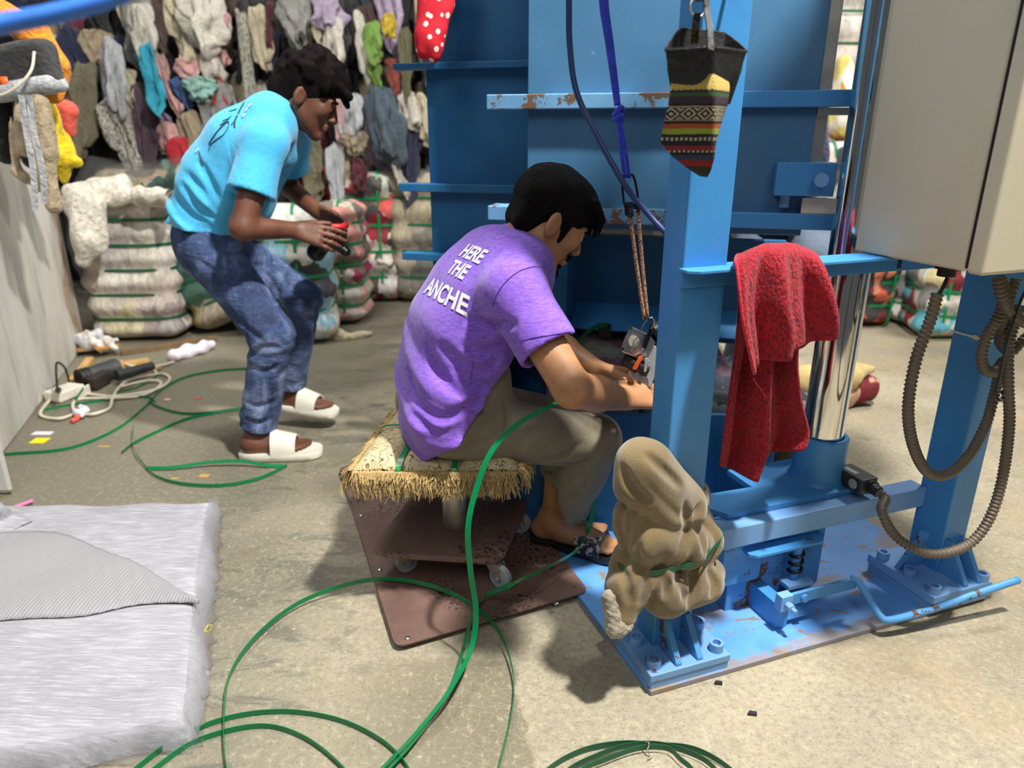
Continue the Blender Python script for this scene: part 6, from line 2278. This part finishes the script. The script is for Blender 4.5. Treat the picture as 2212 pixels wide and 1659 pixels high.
def garment_mesh(kind, seed):
    rs = np.random.RandomState(seed)
    nr_, na = 34, 44
    ph = rs.uniform(0, 6.28, 6)
    nf = rs.randint(3, 6)
    rings = []
    for i in range(nr_):
        t = i / (nr_ - 1)
        if kind == 'sleeve':
            rx, ry = 0.22 + 0.10 * math.sin(3 * t + ph[0]), 0.20
        elif kind == 'shirt':
            rx, ry = 0.26 + 0.24 * math.sin(min(1, t * 1.1) * 2.6 + 0.2), 0.22 + 0.1 * t
        elif kind == 'leg':
            rx, ry = 0.36 - 0.14 * t, 0.24 - 0.06 * t
        elif kind == 'point':
            rx, ry = 0.10 + 0.42 * t ** 0.8 * (1 if t < .85 else 1 - (t - .85) * 3), 0.10 + 0.22 * t
        else:
            rx, ry = 0.34 + 0.14 * math.sin(5 * t + ph[1]), 0.26 + 0.08 * math.sin(4 * t + ph[2])
        end = min(1, (t / 0.07) ** 0.5 if t < 0.07 else 1, ((1 - t) / 0.08) ** 0.5 if t > 0.92 else 1)
        cx = 0.10 * math.sin(2.4 * t + ph[3]) - 0.10 * math.sin(ph[3])
        cy_ = 0.06 * math.sin(3 * t + ph[4])
        if kind == 'sock' and t > 0.72:
            cx += (t - 0.72) * 1.5
        rg = []
        for j in range(na):
            a = 2 * math.pi * j / na
            f_ = 1 + 0.34 * math.sin(nf * a + ph[0] + 2.6 * t) + 0.22 * math.sin((nf * 2 + 1) * a + ph[5] - 4 * t) + 0.12 * math.sin(13 * t + 3 * a + ph[1])
            rg.append((cx + rx * end * f_ * math.cos(a), cy_ + ry * end * f_ * math.sin(a), -t + 0.09 * math.sin(2 * a + ph[2]) * max(0, t - .55) / .45 + 0.05 * math.sin(5 * a + ph[4]) * max(0, t - .6) / .4))
        rings.append(rg)
    b = MB().loft(rings)
    vv = np.array(b.v)
    for k_, (fr_, am) in enumerate(((7, 0.10), (15, 0.055), (31, 0.022))):
        fs = [waves(seed * 7 + k_ * 31 + q, fr_, 4, (1, 1, 0.5)) for q in range(3)]
        vv = vv + np.stack([f(vv[:, 0], vv[:, 1], vv[:, 2]) for f in fs], 1) * am * np.array([1, 1, 0.5])
    me = bpy.data.meshes.new('garment_' + kind)
    me.from_pydata(vv.tolist(), [], b.f)
    me.materials.append(MT['g_black'])
    me.polygons.foreach_set('use_smooth', [True] * len(me.polygons))
    return me


KINDS = ('sleeve', 'shirt', 'leg', 'point', 'bunch', 'sock')
GMS = {k: [garment_mesh(k, 10 * i + j) for j in range(3)] for i, k in enumerate(KINDS)}


def garment(px, py, wpx, hpx, Y, kind, mname, label, cat='garment', group=None, var=0, rot=0.0, name='garment'):
    p = W(px, py, Y)
    s_ = np.linalg.norm(p - CAMP) / FPX
    o = bpy.data.objects.new(name, GMS[kind][var % 3])
    COL.objects.link(o)
    o.location = tuple(p)
    o.rotation_euler = (R.uniform(-.12, .12), rot + R.uniform(-.22, .22), R.uniform(-0.8, 0.8))
    o.scale = (wpx * s_ * 1.05, wpx * s_ * 0.95, hpx * s_ * 1.03)
    o.material_slots[0].link = 'OBJECT'
    o.material_slots[0].material = MT[mname]
    return finish(o, label, cat, group)


EX = [
    (240, 85, 46, 118, 'shirt', 'lightgrey', 'pale grey shirt hanging right of the black gap in the clothes wall'),
    (262, 150, 30, 60, 'bunch', 'cream', 'cream knot of cloth below the pale grey shirt'),
    (308, 100, 52, 105, 'leg', 'teal', 'bright teal cloth hanging in the clothes wall'),
    (342, 118, 26, 92, 'sock', 'pink', 'pink stocking with a turned foot beside the teal cloth'),
    (285, 170, 44, 130, 'shirt', 'mauve', 'dark mauve shirt hanging below the teal cloth'),
    (322, 235, 44, 150, 'leg', 'mauve', 'dark mauve trousers reaching down to the plastic-covered bale'),
    (240, 205, 52, 160, 'leg', 'camo', 'pale mottled trousers hanging left of the mauve clothes'),
    (300, 0, 40, 100, 'shirt', 'white', 'white blouse at the top above the teal cloth'),
    (338, -10, 34, 80, 'sleeve', 'brown', 'brown sleeve at the top between white cloths'),
    (372, -10, 52, 110, 'leg', 'cream', 'cream trouser leg at the top left of centre'),
    (438, -20, 62, 96, 'shirt', 'white', 'white shirt with rounded hem at the top of the clothes wall'),
    (445, 70, 34, 78, 'point', 'white', 'white sleeve tip hanging under the rounded white shirt'),
    (486, 28, 26, 80, 'sock', 'pink', 'pale pink sock left of the standing man\'s hair'),
    (400, 120, 50, 50, 'bunch', 'pink', 'pink dotted scrap above the striped grey jumper'),
    (432, 165, 46, 40, 'bunch', 'mint', 'mint green scrap hanging left of the sky blue shoulder'),
    (468, 170, 60, 115, 'shirt', 'grey', 'grey jumper hanging just left of the sky blue shirt'),
    (474, 165, 24, 50, 'point', 'red', 'red scrap over the grey jumper'),
    (380, 165, 28, 60, 'leg', 'blue', 'blue denim scrap hanging under the pink stocking'),
    (366, 265, 46, 60, 'shirt', 'pink', 'pink bundled top in the lower left of the clothes wall'),
    (398, 235, 36, 120, 'shirt', 'beige', 'beige cloth hanging beside the pink bundled top'),
    (385, 295, 70, 110, 'point', 'red', 'bright red top at the lower left beside the sky blue back'),
    (372, 340, 28, 60, 'sock', 'mint', 'mint tube of cloth poking out below the bright red top'),
    (520, 20, 26, 210, 'leg', 'camo', 'long mottled strip hanging left of the dark curly hair'),
    (548, 10, 34, 100, 'shirt', 'cream', 'cream top above the dark curly hair'),
    (582, 0, 30, 85, 'sleeve', 'wine', 'wine red sleeve above the dark curly hair'),
    (625, -20, 60, 90, 'bunch', 'grey', 'grey crumpled cloth above the dark curly hair'),
    (662, 5, 26, 70, 'leg', 'cream', 'narrow cream strip right above the dark curly hair'),
    (708, -15, 48, 60, 'shirt', 'lilac', 'lilac top at the top right of the clothes wall'),
    (715, 30, 50, 110, 'shirt', 'white', 'white cloth hanging under the lilac top'),
    (735, 50, 30, 70, 'sleeve', 'pink', 'pale pink sleeve hanging beside the lilac top'),
    (770, 20, 34, 100, 'point', 'white', 'white sleeve tip right of the lilac top'),
    (800, 45, 34, 70, 'shirt', 'green', 'yellow-green top in the right part of the clothes wall'),
    (836, 30, 26, 40, 'bunch', 'yellow', 'yellow scrap in the right part of the clothes wall'),
    (806, 135, 22, 46, 'bunch', 'green', 'lime scrap with stripes below the yellow-green top'),
    (845, 125, 30, 60, 'leg', 'rust', 'rust red cloth left of the upper blue ledge'),
    (875, 60, 30, 130, 'leg', 'olive', 'olive trousers hanging left of the red dotted cloth'),
    (815, 185, 62, 140, 'shirt', 'slate', 'slate blue denim shirt hanging above the mixed bale'),
    (758, 195, 50, 90, 'shirt', 'lightgrey', 'pale grey hood of cloth hanging left of the slate denim shirt'),
    (722, 215, 34, 80, 'leg', 'pink', 'pink ribbed sleeve right of the standing man\'s face'),
    (878, 195, 44, 70, 'shirt', 'white', 'white top with pink edge left of the blue chamber side'),
    (906, 200, 40, 90, 'point', 'cream', 'cream sock-like cloth against the blue chamber edge'),
    (765, 280, 40, 45, 'bunch', 'beige', 'beige cap-like cloth under the pale grey hood'),
    (725, 310, 40, 130, 'leg', 'lightgrey', 'pale grey strip reaching down behind the bundle'),
    (748, 330, 28, 60, 'shirt', 'cream', 'cream scrap above the pink and grey bale'),
    (770, 340, 34, 60, 'bunch', 'wine', 'wine red scrap above the mixed bale'),
    (850, 290, 30, 110, 'sock', 'white', 'white socks hanging above the grey bale'),
    (896, 270, 44, 140, 'leg', 'navy', 'navy trousers hanging against the blue chamber edge'),
    (655, 300, 70, 110, 'leg', 'khaki', 'khaki trousers hanging between the standing man\'s arms'),
    (640, 262, 46, 60, 'bunch', 'slate', 'slate scrap behind the standing man\'s chin'),
    (195, 60, 40, 60, 'bunch', 'beige', 'beige shirt high up right of the orange jacket'),
    (180, 130, 40, 150, 'shirt', 'khaki', 'khaki jacket hanging right of the coral pouch'),
    (150, 60, 50, 90, 'shirt', 'navy', 'navy cloth high up above the coral pouch'),
]
for i, (x, y, w_, h_, kd, cn, lb) in enumerate(EX):
    garment(x, y, w_, h_, 5.22 + 0.10 * R.random(), kd, 'g_' + cn, lb, var=i)
fillc = ['black'] * 18 + ['charcoal'] * 5 + ['brown'] * 2 + ['white'] * 3 + ['cream'] * 3 + ['grey'] * 3 + ['camo'] * 2 + ['olive', 'wine', 'navy', 'khaki', 'lilac', 'slate', 'red']
LBL = {c: 'hanging %s garment packed into the loose clothes wall behind the men' % {'black': 'black', 'charcoal': 'charcoal', 'brown': 'dark brown', 'white': 'off-white', 'cream': 'creamy', 'grey': 'mid-grey', 'camo': 'mottled pale', 'olive': 'olive green', 'wine': 'dark wine', 'navy': 'dark navy', 'khaki': 'khaki', 'lilac': 'dusty lilac', 'slate': 'slate-grey', 'red': 'dark red'}[c] for c in set(fillc)}
k_ = 0
for row in range(7):
    for cx in range(75, 1010, 38):
        c = R.choice(fillc)
        garment(cx + R.uniform(-14, 14), -70 + row * 74 + R.uniform(-20, 20), R.uniform(32, 58), R.uniform(80, 165), 5.42 + R.uniform(0, 0.45), R.choice(KINDS), 'g_' + c, LBL[c], group=c + ' garments filling the clothes wall', var=k_)
        k_ += 1
dc = thing('dotted_cloth', 'red cloth with white dots hanging over the upper left corner of the chamber', 'cloth', W(920, 125, 2.42))
q = []
S = Soft(W(880, 140, 2.35) - 0.06, W(990, -60, 2.5) + 0.08, 0.008)
for a, c, r0, r1 in (((962, -50), (934, 95), .036, .030), ((935, -50), (912, 112), .034, .026), ((985, -50), (948, 60), .03, .022), ((940, 60), (936, 122), .026, .02)):
    S.cap(W(*a, 2.36), W(*c, 2.33), r0, r1, .02)
S.disp(lambda X, Y, Z: waves(150, 40, 5, (1, 1, .3))(X, Y, Z) * 0.010)
soft_obj('cloth', S, 'dots', dc)

# ================================================================== FLOOR LITTER AT LEFT, SMALL THINGS
def plank(p, q, w, h, m, label, z=0.0, cat='wood', name='wood_batten'):
    p, q = np.array(p[:2]), np.array(q[:2])
    n = nrm(np.array([-(q - p)[1], (q - p)[0]])) * w / 2
    return obj(name, MB().prism([tuple(p - n), tuple(q - n), tuple(q + n), tuple(p + n)], z, z + h).g, m, label=label, cat=cat, bevel=0.002)


plank(G(262, 768), G(468, 736), 0.05, 0.03, 'woodbrown', 'long brown batten on the floor in front of the white bale')
plank(G(262, 790), G(322, 782), 0.05, 0.02, 'wood', 'short pale wood offcut beside the long brown batten')
plank(G(310, 806), G(345, 797), 0.05, 0.015, 'wood', 'small pale wood chip right of the pale cable loop')
plank(G(160, 830), G(196, 782), 0.04, 0.03, 'wood', 'pale stick leaning along the foot of the left wall')
plank(G(172, 764), G(235, 757), 0.16, 0.012, 'card', 'brown cardboard piece by the wall under the rag scraps', 0.03, 'cardboard', 'cardboard')
plank(G(205, 772), G(255, 762), 0.12, 0.012, 'card', 'folded brown cardboard flap beside the dark tool', 0.05, 'cardboard', 'cardboard')
drape('rag_scraps', 'small heap of white and red rag scraps on the cardboard by the wall', 'rags', MT['bale_bright'], [(W(185, 735, 3.95), W(205, 730, 3.98), .05, .05), (W(205, 745, 3.92), W(243, 742, 3.92), .04, .03)], .016, 45, 96)
drape('paper_roll', 'crumpled lilac-white paper on the floor left of the jeans', 'paper', 'paper', [(G(378, 768, .03), G(420, 757, .03), .035, .04), (G(420, 757, .03), G(455, 745, .03), .035, .028)], .008, 40, 97, .008)
drape('paper_scrap', 'small torn lilac paper lying on the white cable', 'paper', 'paper', [(G(168, 893, .02), G(182, 886, .025), .018, .016), (G(172, 880, .03), G(178, 900, .015), .012, .012)], .006, 70, 98, .005)
drape('coral_scrap', 'tiny coral and cream scrap beside the torn lilac paper', 'scrap', 'g_coral', [(G(158, 908, .012), G(170, 900, .014), .014, .011)], .004, 70, 99, .005)
drape('white_rag', 'cream rag lying flat on the floor below the pink and grey bale', 'rag', 'g_cream', [(G(708, 722, .02), G(745, 728, .02), .045, .035), (G(745, 728, .02), G(800, 720, .02), .032, .026)], .010, 30, 100, .008)
tool = thing('power_tool', 'dark power tool lying on its side by the white cable at left', 'tool', G(230, 830))
obj('tool_barrel', MB().cyl(G(170, 818, .05), G(252, 795, .05), 0.040, 0.052, 20).g, 'darkdev', tool, smooth=True, angle=40)
for t in (0.0, 0.10, 0.2):
    a, c = G(170, 818, .05), G(252, 795, .05)
    obj('tool_ring', MB().cyl(a + (c - a) * t, a + (c - a) * (t + 0.05), 0.047, None, 20).g, 'black', tool, smooth=True, angle=40)
obj('tool_handle', MB().cyl(G(252, 812, .05), G(330, 790, .05), 0.030, 0.022, 16).g, 'darkdev', tool, smooth=True, angle=40)
obj('tool_motor', MB().box(G(190, 846, 0.0) + (0, 0, 0.002), G(245, 826, 0.0) + (0, 0, 0.075)).g, simple('brown_black_housing', (0.03, 0.022, 0.018), 0.6), tool, bevel=0.015)
pstr = thing('power_strip', 'white power strip on the floor against the left wall', 'power strip', G(140, 862))
b = MB()
p, q = G(128, 872)[:2], G(184, 850)[:2]
n = nrm(np.array([-(q - p)[1], (q - p)[0]])) * 0.05
obj('strip_body', MB().prism([tuple(p - n * .2), tuple(q - n * .2), tuple(q + n * 1.8), tuple(p + n * 1.8)], 0.002, 0.052).g, 'white_plastic', pstr, bevel=0.008)
obj('plug_adapter', MB().box(G(172, 866, 0) + (-.0, 0, .002), G(185, 850, 0) + (0.02, 0, .05)).g, 'white_plastic', pstr, bevel=0.006)
obj('black_plug', MB().cyl(G(126, 842, .055), G(124, 842, .10), 0.014, 0.011, 12).g, 'black', pstr, smooth=True, angle=40)
obj('black_lead', MB().tube(spline([G(124, 842, .10), W(121, 800, 3.18), W(124, 783, 3.2), W(140, 795, 3.25), G(150, 826, .02)], 8), 0.005, 8).g, 'black', pstr, smooth=True)
cab = lambda pts, lb: obj('white_cable', MB().tube(spline([G(x, y, .008 + .006 * (i % 2)) for i, (x, y) in enumerate(pts)], 10), 0.0075, 8).g, 'cable', smooth=True, label=lb, cat='cable', group='white cables tangled at left')
cab([(180, 850), (240, 856), (300, 850), (345, 838), (367, 820), (355, 808), (330, 810), (280, 820), (255, 840), (243, 862), (236, 882), (205, 894), (185, 896)], 'white cable loop leaving the power strip to the right')
cab([(160, 895), (130, 904), (100, 902), (87, 893), (100, 873), (115, 858)], 'white cable bend at the foot of the left wall')
cab([(160, 890), (158, 872), (175, 862), (240, 860), (300, 856), (335, 842), (348, 828), (335, 822), (300, 826), (260, 836)], 'white cable ring lying around the green strap bit')
cab([(225, 810), (240, 800), (246, 788), (246, 776)], 'short upright bend of white cable on the dark tool')
cab([(262, 780), (282, 790), (310, 792), (345, 790), (375, 782)], 'white cable stretched behind the dark tool')
cab([(282, 822), (278, 808), (290, 798), (318, 792), (330, 796), (338, 806)], 'small white cable arch over the dark tool handle')
for nm, px, py, sx, sy, m, lb in (('yellow_tag', 86, 953, 0.03, 0.026, 'yellow', 'bright yellow tag on the floor near the foot of the left wall'), ('paper_slip', 92, 937, 0.04, 0.016, 'paper', 'thin white slip of paper behind the yellow tag'), ('pink_chip', 362, 864, 0.016, 0.012, 'g_pink', 'pinkish chip in the shaded strap ring'),
                                  ('red_chip', 428, 861, 0.012, 0.010, 'g_coral', 'reddish chip right of the pinkish chip in the shaded ring'), ('white_stick', 225, 966, 0.024, 0.006, 'wood', 'tiny pale stick below the straight green strap end'), ('wood_chip', 442, 1029, 0.018, 0.012, 'wood', 'pale chip inside the thin edge-on strap curve'), ('wood_chip', 378, 1035, 0.012, 0.006, 'wood', 'small pale sliver left of the pale chip')):
    p = G(px, py)
    obj(nm, MB().box(p - (sx, sy, 0), p + (sx, sy, 0.004)).g, m, label=lb, cat='scrap')
obj('pink_pen', MB().cyl(G(30, 1097, .012), G(70, 1082, .012), 0.007, None, 10).g, simple('pink_lilac_plastic', sr(226, 120, 170), 0.5), label='thin pink stick on the floor behind the white sheets', cat='stick')
for px, py, s_, lb in ((1551, 1477, 0.010, 'small dark stick on the floor below the column foot'), (1624, 1543, 0.011, 'small black chip on the floor at lower right'), (1700, 1411, .006, 'tiny dark crumb at the edge of the blue plate')):
    p = G(px, py)
    obj('floor_chip', MB().prism([(p[0] - s_, p[1] - s_ * .3), (p[0] + s_ * .8, p[1] - s_ * .6), (p[0] + s_, p[1] + s_ * .2), (p[0] - s_ * .4, p[1] + s_ * .5)], 0.0005, 0.006).g, 'black', label=lb, cat='chip')

MT['pillowtan'] = cloth('tan_yellow_cloth', sr(200, 176, 116), 0.15)
# things behind the press on the right
drape('pillow', 'tan yellow pillow lying on a red bundle behind the chrome rod', 'pillow', 'pillowtan', [(G(1740, 818, .17), G(1830, 808, .17), .06, .065), (G(1830, 808, .17), G(1884, 797, .17), .06, .012)], .006, 20, 110, .011)
drape('red_bundle', 'red patterned cloth bundle on the floor behind the chrome rod', 'bundle', patch_mat('red_pattern_cloth', [sr(150, 20, 34), sr(190, 40, 50), sr(60, 14, 20), sr(210, 170, 140), sr(120, 16, 28)], 12, seed=15), [(G(1730, 850, .08), G(1850, 838, .08), .09, .08)], .01, 24, 111, .011)
drape('white_sack', 'white sack standing behind the red towel', 'sack', MT['bale_bright'], [(G(1708, 890, .06), G(1708, 890, .42), .07, .075)], .006, 24, 112, .01)
drape('green_bag', 'crumpled dark green bag on the floor behind the rod collar', 'bag', simple('dark_green_plastic', sr(40, 84, 56), 0.5), [(G(1735, 940, .05), G(1755, 905, .12), .05, .03), (G(1735, 940, .05), G(1700, 960, .04), .05, .04)], .012, 30, 113, .01)
drape('cloth_roll', 'dark roll of cloth on the floor below the hanging towel', 'roll', 'g_olive', [(G(1690, 985, .05), G(1720, 960, .05), .055, .055)], .004, 24, 114, .009)

# worker behind the press
pw = thing('person', 'person behind the press of whom only a grey trouser leg shows', 'person', (1.25, 3.0, 0))
S = Soft((0.65, 2.55, 0.0), (1.50, 3.35, 1.65), 0.012)
hA, hB = np.array([1.22, 3.05, 0.84]), np.array([1.06, 3.12, 0.84])
for h_, k_, a_ in ((hA, W(1762, 555, 2.86), np.array([1.12, 3.02, 0.09])), (hB, np.array([1.0, 2.90, 0.46]), np.array([0.98, 3.04, 0.09]))):
    S.cap(h_, k_, .075, .058, .02)
    S.cap(k_, a_, .055, .036, .02)
    S.cap(a_ - (0, 0, .05), a_ + (0.0, -.18, -.055), .036, .03, .02)
S.cap(hA, hB, .10, .10, .04)
S.cap((1.12, 3.08, .9), (1.0, 2.98, 1.26), .12, .13, .05)
S.cap((0.82, 2.98, 1.30), (1.14, 2.96, 1.30), .06, .06, .04)
ARM = (((0.82, 2.98, 1.28), (0.78, 2.90, 1.04), (0.88, 2.72, .98)), ((1.14, 2.96, 1.28), (1.16, 2.86, 1.04), (1.04, 2.72, .98)))
for a, c, d in ARM:
    S.cap(a, c, .05, .042, .02)
    S.cap(c, d, .042, .03, .02)
    add_hand(S, d, (0, -1, -.2), (0, 0, -1), 1)
hcw = np.array([0.96, 2.88, 1.45])
Lw = add_head(S, hcw, frame((-.2, -.9, -.35)), (0.99, 2.98, 1.32), 1.0)
soft_obj('body', S, 'skin', pw)
S = Soft((0.80, 2.65, 0.05), (1.50, 3.35, 1.0), 0.012)
S.cap(hA, hB, .118, .118, .04)
for h_, k_, a_ in ((hA, W(1762, 555, 2.86), np.array([1.12, 3.02, 0.09])), (hB, np.array([1.0, 2.90, 0.46]), np.array([0.98, 3.04, 0.09]))):
    S.cap(h_, k_, .098, .082, .02)
    S.cap(k_, a_, .078, .062, .02)
S.disp(lambda X, Y, Z: waves(160, 22, 5)(X, Y, Z) * 0.006)
S.plane((0, 0, 0.10), (0, 0, -1))
soft_obj('trousers', S, 'greytrouser', pw)
S = Soft((0.65, 2.65, 0.75), (1.50, 3.35, 1.55), 0.012)
S.cap((1.12, 3.08, .88), (1.0, 2.98, 1.26), .15, .15, .05)
S.cap((0.82, 2.98, 1.30), (1.14, 2.96, 1.30), .082, .082, .04)
for a, c, d in ARM:
    S.cap(a, np.array(a) * .3 + np.array(c) * .7, .075, .07, .02)
soft_obj('shirt', S, 'g_navy', pw)
S = Soft(hcw - .2, hcw + .2, .012)
S.ell(hcw + (0.005, .03, .06), (.095, .11, .085))
soft_obj('hair', S, 'hair', pw)
